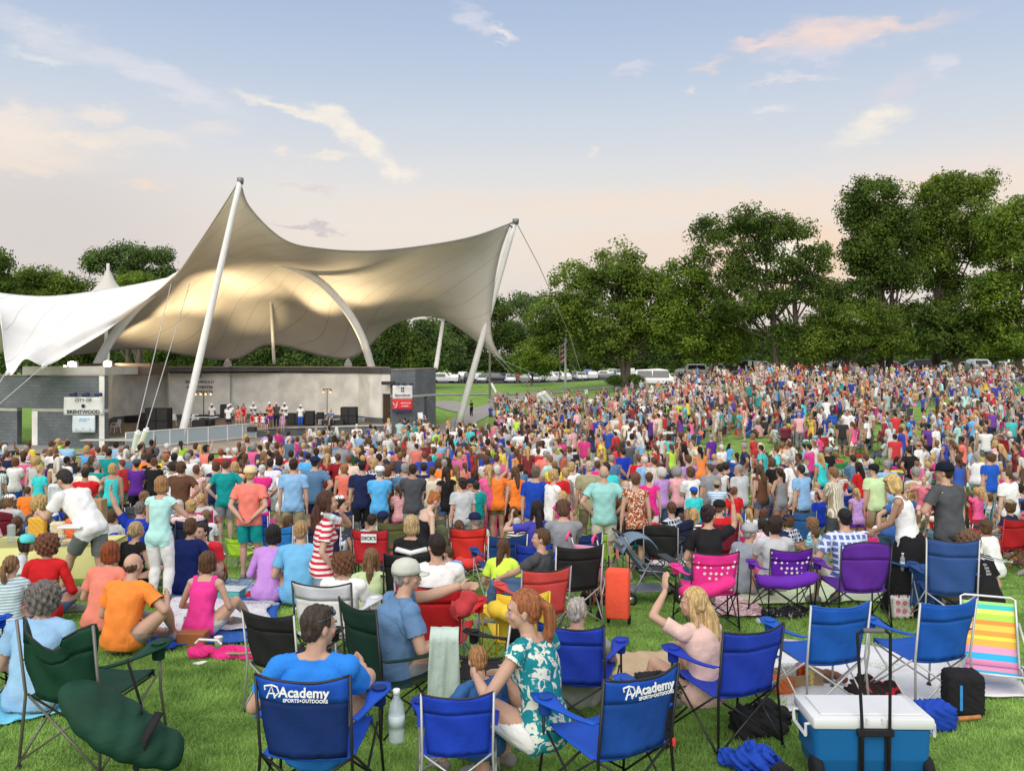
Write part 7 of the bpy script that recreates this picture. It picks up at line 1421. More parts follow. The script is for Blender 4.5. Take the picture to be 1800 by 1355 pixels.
# ---- dark green chair with its carry bag at the left
def green_chair():
    GRN = (.006, .045, .026); t = chair(at(165, 6.25), R(-14), 'dark green chair with a sagging back and its long carry bag hanging behind', GRN, (.16, .15, .13), 'std', 1.12)
    for c in t.children:
        if c.name.startswith('backrest'): bk = c
    for o in [bk] + list(bk.children):
        o.data = o.data.copy()
        for v in o.data.vertices:
            x = v.co.x / .262; h = max(0, (v.co.z - .55) / .37); v.co.z -= .13 * h * math.exp(-(2.6 * (x - .05)) ** 2) * 1.15; v.co.y += .06 * sin(7 * x + v.co.z * 9) * h
    g = (.006, .045, .026); m = mat('bag_green', g, .75, noise=.25, nscale=3, bump=1, bscale=5, stretch=(1, 1, 2.2)); c0 = P(205, 1270, 5.75); mb = MB(); n = 13; pts = []; rr = []
    for i in range(n):
        v = i / (n - 1); px = 122 + (318 - 122) * v; py = 1205 + (1322 - 1205) * v + 22 * sin(pi * v); pts.append(P(px, py, 5.72 - .1 * sin(pi * v)) - c0); rr.append([.08, .15, .19, .21, .222, .225, .22, .21, .195, .18, .165, .15, .11][i])
    mb.tube(pts, rr, 20, True, .55); me = remesh(mb, .014, 3)
    for v in me.vertices: v.co += v.normal * (.005 * sin(v.co.x * 9 + v.co.z * 14) + .005 * sin(v.co.x * 31 - v.co.z * 23 + v.co.y * 20))
    me.materials.clear(); me.materials.append(m); o = bpy.data.objects.new('carry_bag', me); col.objects.link(o); o.location = c0; tag(o, 'long dark green carry bag with a black strap hanging from the green chair', 'bag')
    mb = MB(); q = pts[9]; mb.tube([q + Vector((.05, -.02, .215)), q + Vector((.0, -.15, .09)), q + Vector((-.05, -.15, -.09)), q + Vector((-.09, -.02, -.20))], .036, 6, True, .25); mb.build('strap', BLK, o, True)
    mb = MB(); a = P(224, 1160, 5.95) - c0; mb.tube([a, a + Vector((.05, .05, -.25)), a + Vector((.12, .02, -.42)), pts[6] + Vector((.1, 0, .14))], .02, 6, True, .3); mb.build('strap', BLK, o, True)
green_chair()
c = chair(at(-5, 7.6), R(-30), 'blue armrest and seat of a chair cut off by the left edge', ABLUE, 'black', 'std', .95)
# ---- food table
def food_table():
    a = at(95, 12.6); t = empty('folding_table', a, R(4), 'long table covered in a pale yellow cloth with food on it', 'table'); W = 1.75; H = .74
    mb = MB(); mb.box((0, 0, H - .015), (W, .72, .03)); mb.build('tabletop', mat('table_grey', (.4, .4, .4), .5), t)
    for x in (-.75, .75):
        for y in (-.28, .28): mb = MB(); mb.tube([(x, y, H - .03), (x, y, 0)], .014, 6); mb.build('leg', mat('silver_tube', (.5, .5, .5), .3, .8), t)
    mb = MB(); n = 60; top = []; mid = []; low = []
    per = [(-W / 2 + W * i / 20, -.37) for i in range(21)] + [(W / 2, -.37 + .74 * i / 8) for i in range(1, 9)] + [(W / 2 - W * i / 20, .37) for i in range(1, 21)] + [(-W / 2, .37 - .74 * i / 8) for i in range(1, 9)]
    for i, (x, y) in enumerate(per): k = .02 * sin(i * 1.9) + .02; d = Vector((x, y)).normalized(); top.append((x, y, H + .004)); mid.append((x + d.x * .01, y + d.y * .02, H - .03)); low.append((x + d.x * (.02 + k), y + d.y * (.03 + k * 1.5), H - .42 + .03 * sin(i * .7)))
    mb.grid([top, mid, low]); mb.f.append(tuple(range(len(per) - 1))); mb.m.append(0); o = mb.build('tablecloth', mat('cloth_yellow', (.72, .70, .30), .85, bump=.2, bscale=6), None, True); o.matrix_world = Matrix.Translation(a) @ Matrix.Rotation(R(4), 4, 'Z'); tag(o, 'pale yellow tablecloth hanging over the food table', 'tablecloth')
    def onT(x, y): return a + Vector((x, y, H + .008))
    KR = mat('packet_gold', (.70, .38, .04), .35); o = blob('crisp_bag', onT(-.26, .05), (.24, .1, .32), KR, 'tall orange and yellow crisp bag on the food table', 'snack bag', 0, 31, True, .03)
    blob('crisp_bag', onT(.30, .1), (.34, .16, .30), mat('packet_orange', (.78, .15, .04), .35), 'big red orange crisp bag at the right of the food table', 'snack bag', 0, 32, True, .03); blob('paper_bag', onT(.0, .12), (.2, .12, .24), mat('paper_cream', (.7, .62, .42), .8), 'cream paper bag in the middle of the food table', 'paper bag', 8, 33, True, .08)
    t2 = empty('paper_box', onT(.36, .32) + Vector((0, 0, .0)), 0, 'brown carton with a hand hole standing behind the crisp bags', 'carton'); mb = MB(); mb.box((0, 0, .27), (.42, .2, .54), bevel=.01); mb.build('carton_body', CB, t2); mb = MB(); mb.box((0, -.105, .45), (.13, .01, .04), bevel=.004); mb.build('hand_hole', BLK, t2)
    CLR = mat('clear_plastic', (.62, .72, .78), .12, spec=.6, alpha=.42)
    for x, y, r, h, lb in ((-.55, -.1, .055, .25, 'tall clear jug at the left of the food table'), (-.42, .1, .04, .18, 'clear cup beside the tall jug'), (.02, -.16, .06, .10, 'round clear tub on the table'), (.14, -.08, .07, .09, 'clear tub with yellow food on the table')):
        mb = MB(); mb.lathe([(r * .85, 0), (r, h * .9), (r * 1.05, h * .92), (r * .5, h)], (0, 0, 0), 16); o = mb.build('plastic_tub', CLR, None, True); o.location = onT(x, y); tag(o, lb, 'tub')
    for x, y, lb, c in ((-.18, -.2, 'flat tray of dark cakes under a clear lid', (.10, .04, .03)), (.38, -.2, 'wide clear tray of bread at the right of the table', (.65, .5, .3)), (.02, .25, 'white plastic tray at the back of the table', (.7, .7, .68))):
        g = empty('food_tray', onT(x, y), R(x * 20), lb, 'food tray'); mb = MB(); mb.box((0, 0, .012), (.30, .2, .024), bevel=.008); mb.build('tray', CLR, g); mb = MB()
        mb.box((0, 0, .04), (.26, .17, .035), bevel=.014); mb.build('food', mat('food_%d' % int(x * 100), c, .7, noise=.3, nscale=30, bump=.5), g)
    mb = MB(); mb.box((0, 0, 0), (.30, .22, .03), bevel=.01); o = mb.build('food_plate', mat('cup_white', (.75, .75, .78), .4)); o.location = P(128, 925, 11.35); tag(o, 'white tray held by the man in the white polo', 'tray')
food_table()
# ---- strollers
def stroller():
    t = empty('stroller', at(1136, 11.9), R(-80), 'grey blue stroller with a hood, a cup tray and black wheels', 'stroller', scale=.9); FR = mat('stroller_frame', (.22, .23, .25), .35, .5); GB = cm2('stroller_cloth', (.16, .22, .30)); GD = cm2('stroller_dark', (.05, .055, .065))
    for s in (-1, 1):
        for nm, pts in (('handle_tube', [(s * .25, -.42, 1.02), (s * .25, -.30, .80), (s * .26, .10, .40), (s * .24, .42, .14)]), ('rear_leg', [(s * .26, -.05, .60), (s * .27, -.22, .30), (s * .28, -.32, .13)]), ('seat_rail', [(s * .25, -.2, .52), (s * .25, .32, .45)])):
            mb = MB(); mb.tube(pts, .014, 7); mb.build(nm, FR, t, True)
        for y in (-.33, .43):
            for d in (-.03, .03):
                mb = MB(); mb.lathe([(.045, -.014), (.09, -.016), (.098, 0), (.09, .016), (.045, .014)], (s * .27 + d, y, .10), 18, Matrix.Rotation(R(90), 3, 'Y')); w = mb.build('wheel', mat('tyre', (.02, .02, .02), .9), t, True); mb = MB(); mb.lathe([(.012, -.018), (.05, -.017), (.05, .017), (.012, .018)], (s * .27 + d, y, .10), 10, Matrix.Rotation(R(90), 3, 'Y')); mb.build('hub', mat('steel', (.5, .5, .5), .3, 1.0), w, True)
    mb = MB(); mb.tube([(-.25, -.42, 1.02), (-.2, -.46, 1.05), (.2, -.46, 1.05), (.25, -.42, 1.02)], .018, 8); mb.build('push_bar', GD, t, True)
    mb = MB(); rows = [[(.25 * x, -.16 + .30 * sin(a) , .66 + .36 * cos(a) - .03 * x * x) for x in np.linspace(-1, 1, 9)] for a in np.linspace(-1.25, 1.1, 12)]; mb.grid(rows, .012); mb.build('hood', GB, t, True)
    mb = MB(); mb.grid([[(.24 * x, -.40 + .34 * v, .92 - .44 * v - .03 * (1 - x * x)) for x in np.linspace(-1, 1, 7)] for v in np.linspace(0, 1, 8)], .02); mb.build('seat_back', GB, t, True)
    mb = MB(); mb.grid([[(.24 * x, -.10 + .42 * v, .46 - .03 * (1 - x * x)) for x in np.linspace(-1, 1, 7)] for v in np.linspace(0, 1, 6)], .03); mb.build('seat', GD, t, True)
    mb = MB(); mb.box((0, .33, .62), (.52, .15, .04), bevel=.015); mb.build('front_tray', GD, t); mb = MB(); mb.box((0, -.40, .88), (.36, .12, .05), bevel=.015); mb.build('parent_tray', FR, t)
    mb = MB(); mb.grid([[(.24 * x, -.28 + .55 * v, .20 - .05 * (1 - x * x) * sin(pi * v)) for x in np.linspace(-1, 1, 7)] for v in np.linspace(0, 1, 8)], .01); mb.build('basket', cm2('mesh_grey', (.2, .22, .27)), t, True)
    mb = MB(); mb.box((.02, -.455, .72), (.12, .01, .14), bevel=.004); mb.build('label_patch', mat('patch_pink', (.75, .25, .22), .6), t)
stroller()
t = empty('umbrella_stroller', at(1045, 10.9), R(-30), 'pink umbrella stroller with curved handles and folded cloth seat', 'stroller')
for s in (-1, 1):
    mb = MB(); mb.tube([(s * .17, -.30, .98), (s * .17, -.36, 1.04), (s * .17, -.42, 1.0), (s * .17, -.42, .94)], .018, 8); mb.build('handle', cm2('grip_pink', (.75, .10, .25)), t, True); mb = MB(); mb.tube([(s * .17, -.30, .98), (s * .15, -.1, .55), (s * .2, .30, .1)], .011, 7); mb.build('front_leg', mat('silver_tube', (.5, .5, .5), .3, .8), t, True); mb = MB(); mb.tube([(s * .16, -.02, .5), (s * .19, -.3, .08)], .011, 7); mb.build('rear_leg', mat('silver_tube', (.5, .5, .5), .3, .8), t, True)
    for y in (-.3, .3): mb = MB(); mb.lathe([(.03, -.012), (.07, -.012), (.07, .012), (.03, .012)], (s * .2, y, .07), 14, Matrix.Rotation(R(90), 3, 'Y')); mb.build('wheel', mat('tyre', (.02, .02, .02), .9), t, True)
mb = MB(); mb.grid([[(.16 * x, -.26 + .22 * v, .88 - .5 * v) for x in np.linspace(-1, 1, 7)] for v in np.linspace(0, 1, 8)], .015); mb.build('seat_back', cm2('cloth_pinkpale', (.72, .35, .48)), t, True)
mb = MB(); mb.grid([[(.16 * x, -.04 + .3 * v, .38) for x in np.linspace(-1, 1, 7)] for v in np.linspace(0, 1, 5)], .015); mb.build('seat', cm2('cloth_pinkpale', (.72, .35, .48)), t, True)
# folding tables in the crowd
def small_table(px, row, lb, w=1.8):
    a = G(px, row); t = empty('folding_table', a, 0, lb, 'table'); mb = MB(); mb.box((0, 0, .72), (w, .7, .04), bevel=.01); mb.build('tabletop', mat('cup_white', (.75, .75, .78), .4), t)
    for x in (-w / 2 + .1, w / 2 - .1): mb = MB(); mb.tube([(x, -.28, 0), (x, -.28, .7), (x, .28, .7), (x, .28, 0)], .02, 6); mb.build('leg_frame', mat('silver_tube', (.5, .5, .5), .3, .8), t)
    g = random.Random(int(px))
    for i in range(6): c = (g.random(), g.random() * .6, g.random() * .4); blob('food_item', a + Vector((g.uniform(-.7, .7) * w / 1.8, g.uniform(-.2, .2), .745)), (g.uniform(.1, .25), .12, g.uniform(.06, .2)), mat('item_%d' % (i % 4), c, .6), ['tall', 'low', 'round', 'flat', 'small', 'bright'][i] + ' food item on the ' + lb.split(' with')[0], 'food', 0, i, True, .05)
small_table(1214, 822, 'white table in the crowd with food on it')
mb = MB(); mb.box((0, 0, .2), (.75, .4, .34), bevel=.03); t = G(1320, 768); o = mb.build('cooler_box', mat('cooler_blue', (.012, .13, .36), .35)); o.location = t; tag(o, 'blue picnic cooler with white lid in the middle of the hillside crowd', 'cooler'); mb = MB(); mb.box((0, 0, .41), (.79, .44, .09), bevel=.03); mb.build('lid', mat('cooler_white', (.68, .69, .71), .35), o)
mb = MB(); mb.box((0, 0, .72), (3.4, .8, .05)); a = G(197, 795); t = empty('folding_table', a, 0, 'long pale table by the deck edge of the stage', 'table'); mb.build('tabletop', mat('table_pale', (.5, .47, .4), .6), t)
for x in (-1.5, 1.5): mb = MB(); mb.tube([(x, 0, 0), (x, 0, .7)], .03, 6); mb.build('leg', DM, t)
# ------------------------------------------------------------------ the crowd
VAR = {}
def _v(name, q, top, bot, seat=None): VAR[name] = (q, top, bot)
_f = dict(female=1)
_v('m_stand', stand(), 'tee', 'shorts'); _v('m_clasp', stand(handL=(-.03, .24, .98), handR=(.03, .24, .98)), 'tee', 'pants'); _v('m_back', stand(handL=(-.06, -.16, .98), handR=(.06, -.16, .98), elbowL=(-1, 0, 0), elbowR=(1, 0, 0)), 'tee', 'shorts')
_v('m_hips', stand(handL=(-.2, .02, 1.02), handR=(.2, .02, 1.02), elbowL=(-1, -.4, 0), elbowR=(1, -.4, 0), fat=1.12), 'tee', 'shorts'); _v('m_clap', stand(handL=(-.04, .34, 1.28), handR=(.04, .34, 1.28)), 'polo', 'shorts'); _v('m_phone', stand(handR=(.12, .34, 1.62), elbowR=(.6, .2, -.6), fingR=(0, .2, 1)), 'tee', 'pants')
_v('m_turn', stand(hyaw=55, fat=1.08), 'tee', 'pants'); _v('m_lean', stand(footL=(-.16, .1, .085), lean=6, handL=(-.24, .2, .95)), 'long', 'pants')
_v('f_stand', stand(**_f), 'sleeveless', 'short'); _v('f_clap', stand(handL=(-.04, .32, 1.24), handR=(.04, .32, 1.24), **_f), 'tee', 'capri'); _v('f_hip', stand(handL=(-.2, .02, 1.0), elbowL=(-1, -.4, 0), side=4, **_f), 'tank', 'short'); _v('f_dress', stand(handR=(.2, .2, 1.0), **_f), 'dress', 'skirt')
_v('f_phone', stand(handL=(-.08, .34, 1.6), handR=(.1, .34, 1.6), fingL=(0, .2, 1), fingR=(0, .2, 1), **_f), 'tee', 'shorts'); _v('f_fold', stand(handL=(.12, .2, 1.16), handR=(-.12, .2, 1.12), **_f), 'tee', 'pants'); _v('f_wave', stand(handR=(.42, .1, 1.85), elbowR=(1, 0, .2), fingR=(.1, 0, 1), **_f), 'sleeveless', 'pants'); _v('f_turn', stand(hyaw=-60, twist=-15, **_f), 'tee', 'short')
_v('m_seat', chair_sit(), 'tee', 'shorts'); _v('f_seat', chair_sit(female=1, hyaw=20), 'sleeveless', 'short'); _v('m_seat2', chair_sit(hyaw=-35, handR=(.3, .1, .62)), 'polo', 'pants'); _v('f_seat2', chair_sit(female=1, hyaw=-40, handL=(-.2, .25, .95)), 'tee', 'capri')
_v('m_ground', ground_sit(), 'tee', 'shorts'); _v('f_ground', ground_sit(female=1, hyaw=25), 'tank', 'short'); _v('f_knees', ground_sit(female=1, footL=(-.1, .42, .09), footR=(.1, .42, .09), kneeL=(0, 0, 1), kneeR=(0, 0, 1), handL=(-.1, .38, .38), handR=(.1, .38, .38)), 'tee', 'shorts'); _v('m_back2', ground_sit(lean=-26, handL=(-.28, -.30, .05), handR=(.28, -.30, .05), footL=(-.1, .85, .09), footR=(.12, .82, .09), kneeL=(0, 0, 1), kneeR=(0, 0, 1), hyaw=-20), 'tee', 'shorts')
_LIB = {}
def lib(name, vox, dec):
    k = (name, vox)
    if k not in _LIB:
        q, tp, bt = VAR[name]; q = dict(q)
        if vox > .02: q['arm'] = 1.15 if vox < .03 else 1.3
        me, J = body_mesh(q, vox, 1 if vox > .02 else 2, dec, False); me.materials.clear(); me.materials.append(SKIN); me.name = 'body'; cls = classify(me, J)
        _LIB[k] = (me, top_shell(me, J, cls, tp, CLOTH, .03), bottom_shell(me, J, cls, bt, CLOTH), shoe_shell(me, J, cls), headM(J), tp, bt)
    return _LIB[k]
def fm(me, kind, pat):
    if not pat: return me
    k = ('pm', me.name_full, pat)
    if k not in _LIB: c = me.copy(); c.materials.clear(); c.materials.append(cloth(pat)); _LIB[k] = c
    return _LIB[k]
SKN = ['l', 'l', 'l', 'm', 'p', 'm', 'l', 'd']
def cperson(px, Y, var, top, bot, hc, hs, rz=None, sc=1.0, pat=None, cap=None, z=None, skin=None, label=None, group='crowd on the lawn', seed=0, X=None):
    near = Y < 19; me, sm, bm_, sh, hM, tk, bk = lib(var, .017 if near else .023, None if near else .6)
    loc = at(px, Y)
    if z is not None: loc.z = z
    if rz is None: rz = -math.atan2(-17 - loc.x, 70 - Y)
    t = empty('person', loc, rz, label, 'person', group, sc); skin = skin or SKN[int(abs(px) * 7 + Y * 3) % 7]
    addm(me, 'body', t, SKINC[skin]); addm(fm(sm, 'cloth', pat), 'dress' if tk == 'dress' else 'shirt', t, top); addm(bm_, 'shorts' if bk in ('shorts', 'short', 'skirt') else 'trousers', t, bot); addm(sh, 'shoes', t)
    addm(hair(hs, .012 if near else .02, None if near else .5), 'hair', t, HAIRC.get(hc, hc), hM)
    if cap: addm(CAPM, 'cap', t, cap, hM)
    t['_d'] = var; return t
PATW = {'bwstripe': 'striped ', 'thinstripe': 'finely striped ', 'plaid': 'plaid ', 'vstripe': 'vertically striped ', 'floral': 'flowered ', 'print': 'printed ', 'check': 'checked ', 'leopard': 'spotted ', 'dots': 'dotted ', 'flower': 'flowered ', 'flag': 'red striped '}
HW = {'short': '', 'crop': 'cropped ', 'balding': 'thinning ', 'bob': 'bobbed ', 'shaggy': 'shaggy ', 'curly': 'curly ', 'long': 'long ', 'ponytail': 'ponytailed ', 'bun': 'pinned up ', 'lowbun': 'tied back ', 'baby': 'fine '}
TW = {'tee': 'tee', 'polo': 'polo shirt', 'long': 'long sleeved top', 'sleeveless': 'sleeveless top', 'tank': 'tank top', 'dress': 'dress'}
LMX = [(30, 'at the left edge'), (110, 'below the wide white banner'), (180, 'left of the white anchor posts'), (255, 'by the white anchor posts'), (330, 'below the leaning left mast'), (420, 'left of the singers'), (520, 'before the middle of the stage'), (610, 'before the big loudspeaker'), (700, 'before the red banner'), (790, 'below the leaning right mast'), (870, 'right of the leaning right mast'), (960, 'below the flagpole'), (1050, 'right of the flagpole'), (1150, 'below the white van'), (1250, 'below the light green tree'), (1350, 'below the gap tree'), (1450, 'below the low tree'), (1560, 'below the flat headed tree'), (1680, 'below the tallest tree'), (1790, 'near the right edge')]
def clabel(px, Y, var, top, bot, hc, hs, pat=None, child_=False, cap=None):
    who = ('girl' if var[0] == 'f' else 'boy') if child_ else ('woman' if var[0] == 'f' else 'man'); tp = TW[VAR[var][1]]
    act = {'stand': 'standing', 'clasp': 'standing', 'back': 'hands behind back', 'hips': 'hands on hips', 'clap': 'clapping', 'phone': 'holding up a phone', 'turn': 'looking aside', 'lean': 'standing', 'hip': 'hand on hip', 'dress': 'standing', 'fold': 'arms folded', 'wave': 'waving', 'seat': 'seated', 'seat2': 'seated', 'ground': 'on the grass', 'knees': 'hugging knees', 'back2': 'leaning back on the grass'}[var.split('_')[1]]
    w = min(LMX, key=lambda q: abs(q[0] - px))[1]
    hx = '' if cap else f', {HW[hs]}{hc} hair'
    if cap: hx = ' and cap'
    return f'{who} in {PATW.get(pat, "")}{top} {tp}{hx}, {act}, {w}'
CP = []     # placed spots, to keep people apart
for o in scene.objects:
    if o.get('category') in ('person', 'folding chair') and o.parent is None: CP.append((o.location.x, o.location.y))
def hY(px, row, up): return solveY(px, row, up, lo=12)
MID = '''61 804 f_stand light_grey black blonde curly 1 -
96 787 m_stand grey black grey short 1 check
150 817 f_seat white navy blonde bob 1 -
194 820 f_hip aqua teal blonde bob 1 -
191 788 m_back teal navy dark short 1.06 -
225 792 m_stand steel_blue navy grey crop 1.04 -
240 808 f_clap purple black dark short .96 cap
269 810 f_clap black white auburn bun 1 -
304 807 m_lean navy khaki black short 1.05 print
344 820 f_stand salmon white auburn short .98 check
380 815 f_stand navy navy brown bob 1 -
412 828 f_fold peach denim blonde bob 1 floral
330 802 m_hips white khaki grey short 1.02 -
252 800 m_stand orange navy brown crop 1.02 -
266 798 f_stand black black black curly 1.02 -
291 797 f_dress yellow yellow strawberry shaggy .98 -
388 788 m_stand red navy red short 1.04 -
370 800 m_clap white khaki dark short 1 -
152 783 f_stand sky_blue white blonde bob 1.04 -
171 785 m_turn teal black brown short 1 bwstripe
161 803 f_turn black grey brown long 1 -
11 792 m_stand navy navy brown crop 1 -
25 802 f_clap white blue auburn bob .96 -
40 792 f_stand navy white brown shaggy 1 bwstripe
47 811 m_stand orange grey brown crop .76 -
515 831 m_stand light_blue khaki dark short 1.08 -
552 821 m_hips steel_blue navy dark crop 1.08 navy
474 815 m_back white light_grey dark short 1.04 plaid
460 832 f_fold hot_pink navy white short .98 -
605 826 f_stand coral hot_pink strawberry shaggy .96 -
637 826 m_stand navy black black crop 1.06 -
681 838 f_fold brown brown auburn bob 1 -
702 853 f_clap light_pink hot_pink brown ponytail .78 -
726 830 m_clap charcoal grey dark crop 1.04 -
760 832 f_stand cream khaki brown short .97 -
786 837 f_stand black denim dark long .98 -
814 858 m_turn light_grey grey dark shaggy .9 -
838 865 m_stand teal khaki dark short .82 -
875 845 f_stand orange olive white short 1 -
860 836 f_fold pink pink blonde long 1 -
745 818 m_stand navy khaki dark short 1 -
667 828 m_clasp sky_blue grey grey crop 1 white
511 791 m_stand red navy dark short 1.03 -
541 795 m_back sky_blue khaki dark short 1 -
575 797 f_stand dark_red green blonde long 1 -
595 797 m_hips dark_red black brown short 1 -
614 803 m_stand peach khaki auburn short 1 check
487 791 m_stand white khaki brown short 1 -
565 784 m_turn light_blue khaki grey balding 1 -
602 772 f_phone coral black brown bob 1 -
782 812 m_hips orange khaki grey crop 1 -
712 825 m_clasp steel_blue navy grey short 1.03 -
772 823 f_clap pink black brown shaggy 1 -
572 826 f_seat pale_green khaki brown shaggy 1 -
832 840 f_seat maroon navy auburn curly 1 floral
655 781 m_clap white navy dark short 1 -
635 782 f_phone lavender grey brown long 1 print
908 838 f_stand orange black brown long .97 -
980 832 m_stand red khaki dark crop 1 -
994 836 f_hip grey denim blonde bun .96 -
1068 823 m_turn aqua denim dark crop 1.03 -
1097 832 m_seat brown khaki white balding 1.2 -
1165 830 f_clap lavender denim white curly .97 -
1191 829 f_clap light_pink navy grey curly .98 -
1217 822 m_clap white khaki brown shaggy 1 -
1222 843 m_stand aqua royal_blue brown short .78 blue
1250 815 m_turn grey khaki brown short 1 -
1267 824 f_stand white light_denim dark short .98 -
1277 812 m_phone navy navy dark short 1 -
1302 817 m_turn light_grey denim grey crop 1.02 -
1292 845 f_turn red black auburn ponytail .8 -
1339 815 f_stand brown denim brown long 1 -
1152 804 m_stand tan khaki brown short 1 check
1135 803 m_turn light_blue navy white short 1 -
1125 800 m_stand red denim auburn short 1 -
1077 800 m_stand steel_blue light_denim grey short 1 -
1051 806 f_clap hot_pink black brown short .96 -
1006 812 f_stand white black blonde bob .98 -
1097 788 m_back royal_blue khaki dark short 1 -
1177 763 f_stand aqua black dark bob 1 -
1252 763 m_stand purple khaki grey short 1 -
1412 822 m_phone light_blue charcoal dark crop 1.05 -
1470 831 m_clap khaki charcoal light_brown short 1.04 vstripe
1441 856 m_turn royal_blue grey brown shaggy .74 -
1540 823 m_turn pale_green khaki dark crop 1.04 black
1507 850 f_stand lavender purple blonde ponytail .78 -
1600 785 m_hips black grey dark short 1.03 -
1617 775 m_stand white white brown balding 1.04 -
1525 797 m_back grey charcoal brown crop 1.04 -
1502 800 m_clap steel_blue navy dark short 1.02 -
1457 785 m_stand black white grey crop 1.02 -
1445 796 f_stand aqua blue blonde long 1 -
1395 804 m_lean white white grey crop 1.02 -
1360 804 f_clap black black brown bob 1 -
1372 816 f_hip grey grey dark ponytail .96 -
1742 797 m_stand blue khaki brown crop 1.06 -
1775 829 m_turn white charcoal brown short 1 -
1720 832 f_phone pink brown blonde ponytail .78 -
1700 848 f_dress red red auburn bob .72 -
1710 782 m_turn light_blue khaki brown short 1.02 -
1752 774 f_fold light_pink khaki blonde bob 1 -
1647 745 m_stand white light_blue grey crop 1.04 -
1685 740 m_clap mint khaki brown short 1 -
1736 738 m_stand navy khaki dark short 1 -
1760 703 m_stand mint khaki grey short 1.04 -
1780 708 f_stand light_grey black brown bob 1 -
1500 741 f_stand pink white brown ponytail 1 -
1525 732 m_stand white black dark short 1.02 -
1589 745 f_dress coral cream blonde bob 1 -
1310 712 f_stand light_pink white brown bob 1.03 -
875 715 m_hips yellow black brown short 1 -
863 712 m_stand blue charcoal grey short 1 -
829 703 f_fold black black brown bob 1 -
756 713 m_clasp white khaki dark short 1.02 -
1197 764 m_turn brown khaki dark short 1 -'''
for ln in MID.split('\n'):
    w = ln.split(); px = float(w[0]); row = float(w[1]); var = w[2]; top, bot, hc = [x.replace('_', ' ') for x in w[3:6]]; hs = w[6]; sc = float(w[7]); ex = w[8]; cap = None; pat = None
    if ex in PATW: pat = ex
    elif ex in COL: cap = COL[ex]
    elif ex == 'cap': cap = COL['charcoal']
    Y = hY(px, row, (1.77 if 'seat' not in var else 1.24) * sc)
    if 'seat' in var: Y = 18.5
    elif sc < .86: Y = 18.2
    elif row >= 800: Y = max(16.2, 16.6 + (834 - row) * .22) + (2.5 if var[0] == 'f' and row >= 822 else 0)
    t = cperson(px, Y, var, top, bot, hc, hs, None, sc, pat, cap, label=clabel(px, Y, var, top, bot, hc, hs, pat, sc < .85, cap)); CP.append((t.location.x, t.location.y))
    t.rotation_euler.z += R(random.Random(px).uniform(-14, 14))
# people filling the rest, nearest first
rg = random.Random(11)
TOPS = ['white'] * 10 + ['light grey'] * 2 + ['light blue'] * 2 + ['light blue', 'blue', 'royal blue', 'navy', 'navy', 'black', 'black', 'grey', 'charcoal', 'red', 'red', 'dark red', 'pink', 'hot pink', 'light pink', 'royal blue', 'navy', 'white', 'black', 'salmon', 'coral', 'orange', 'yellow', 'lime', 'teal', 'aqua', 'mint', 'purple', 'lavender', 'light grey', 'steel blue', 'cream', 'brown', 'sky blue', 'red']
BOTS = ['khaki', 'white', 'denim', 'black', 'denim', 'navy', 'black', 'white', 'grey', 'light denim', 'light grey', 'charcoal', 'denim']
HCS = ['brown', 'brown', 'dark', 'dark', 'blonde', 'blonde', 'light brown', 'light brown', 'grey', 'auburn', 'white', 'black', 'dark', 'brown']
MS = ['m_stand', 'm_clasp', 'm_back', 'm_hips', 'm_clap', 'm_phone', 'm_turn', 'm_lean']; FS = ['f_stand', 'f_clap', 'f_hip', 'f_dress', 'f_phone', 'f_fold', 'f_wave', 'f_turn']; SE = ['m_seat', 'f_seat', 'm_seat2', 'f_seat2']; GS = ['m_ground', 'f_ground', 'f_knees', 'm_back2']
def ok(x, y, d, lst):
    for a, b in reversed(lst):
        if abs(a - x) < d and abs(b - y) < d and (a - x) ** 2 + (b - y) ** 2 < d * d: return False
    return True
def open_ground(x, y):
    """True where the lawn stays free of people"""
    px = CX + F * x / y; row = HY - F * gz(x, y) / y
    if y < 15 + 1.2 * sin(px * .02): return True
    if px < 430 and y > 33: return True
    if px < 700 and y > 33 and (y > 40 + (px - 430) * .06 or rg.random() < .35): return True
    if 690 <= px < 870 and y > 66: return not (y < 104 and px > 770 and rg.random() < (.5 if px > 800 else .15))
    if 870 <= px < 1010 and y > 106: return True
    if px >= 1010 and y > (103 if px < 1200 else 118): return True
    n = sin(x * .35 + 1) * cos(y * .22 + x * .1) + .5 * sin(x * .9 - y * .5)
    if px > 1000 and y > 22 and n > (.8 if px < 1200 else .48): return True
    if px <= 1000 and n > 1.3: return True
    if 730 < px < 900 and 56 < y < 66 and n > 0: return True
    return False
def spots_in(y0, y1, n, d, lst, umax=.62, u0=-.6):
    out = []; tries = 0
    while len(out) < n and tries < n * 60:
        tries += 1; y = math.sqrt(rg.uniform(y0 * y0, y1 * y1)); u = rg.uniform(u0, umax); x = u * y
        if open_ground(x, y) or not ok(x, y, d, lst): continue
        lst.append((x, y)); out.append((x, y))
    return out
nP = sum(1 for o in scene.objects if o.get('category') == 'person')
cand = sorted(spots_in(14.5, 31, 500, .80, CP), key=lambda p: p[1])
NEED = 300 - nP - 18
ind, rest = cand[:NEED], cand[NEED:]
def pick(x, y):
    px = CX + F * x / y; right = px > 980; r = rg.random(); near = y < 20
    if near or (right and y < 24): pool = SE if r < .5 else GS if (r < .8 or y < 17) else (MS + FS)
    elif right: pool = SE if r < .33 else GS if r < .62 else (MS + FS)
    else: pool = SE if r < .15 else GS if r < .18 else (MS + FS)
    v = rg.choice(pool)
    if v in ('f_wave', 'f_phone', 'm_phone') and rg.random() < .7: v = rg.choice(['m_stand', 'f_fold', 'm_clasp', 'f_stand'])
    kid = rg.random() < .14
    return px, v, kid
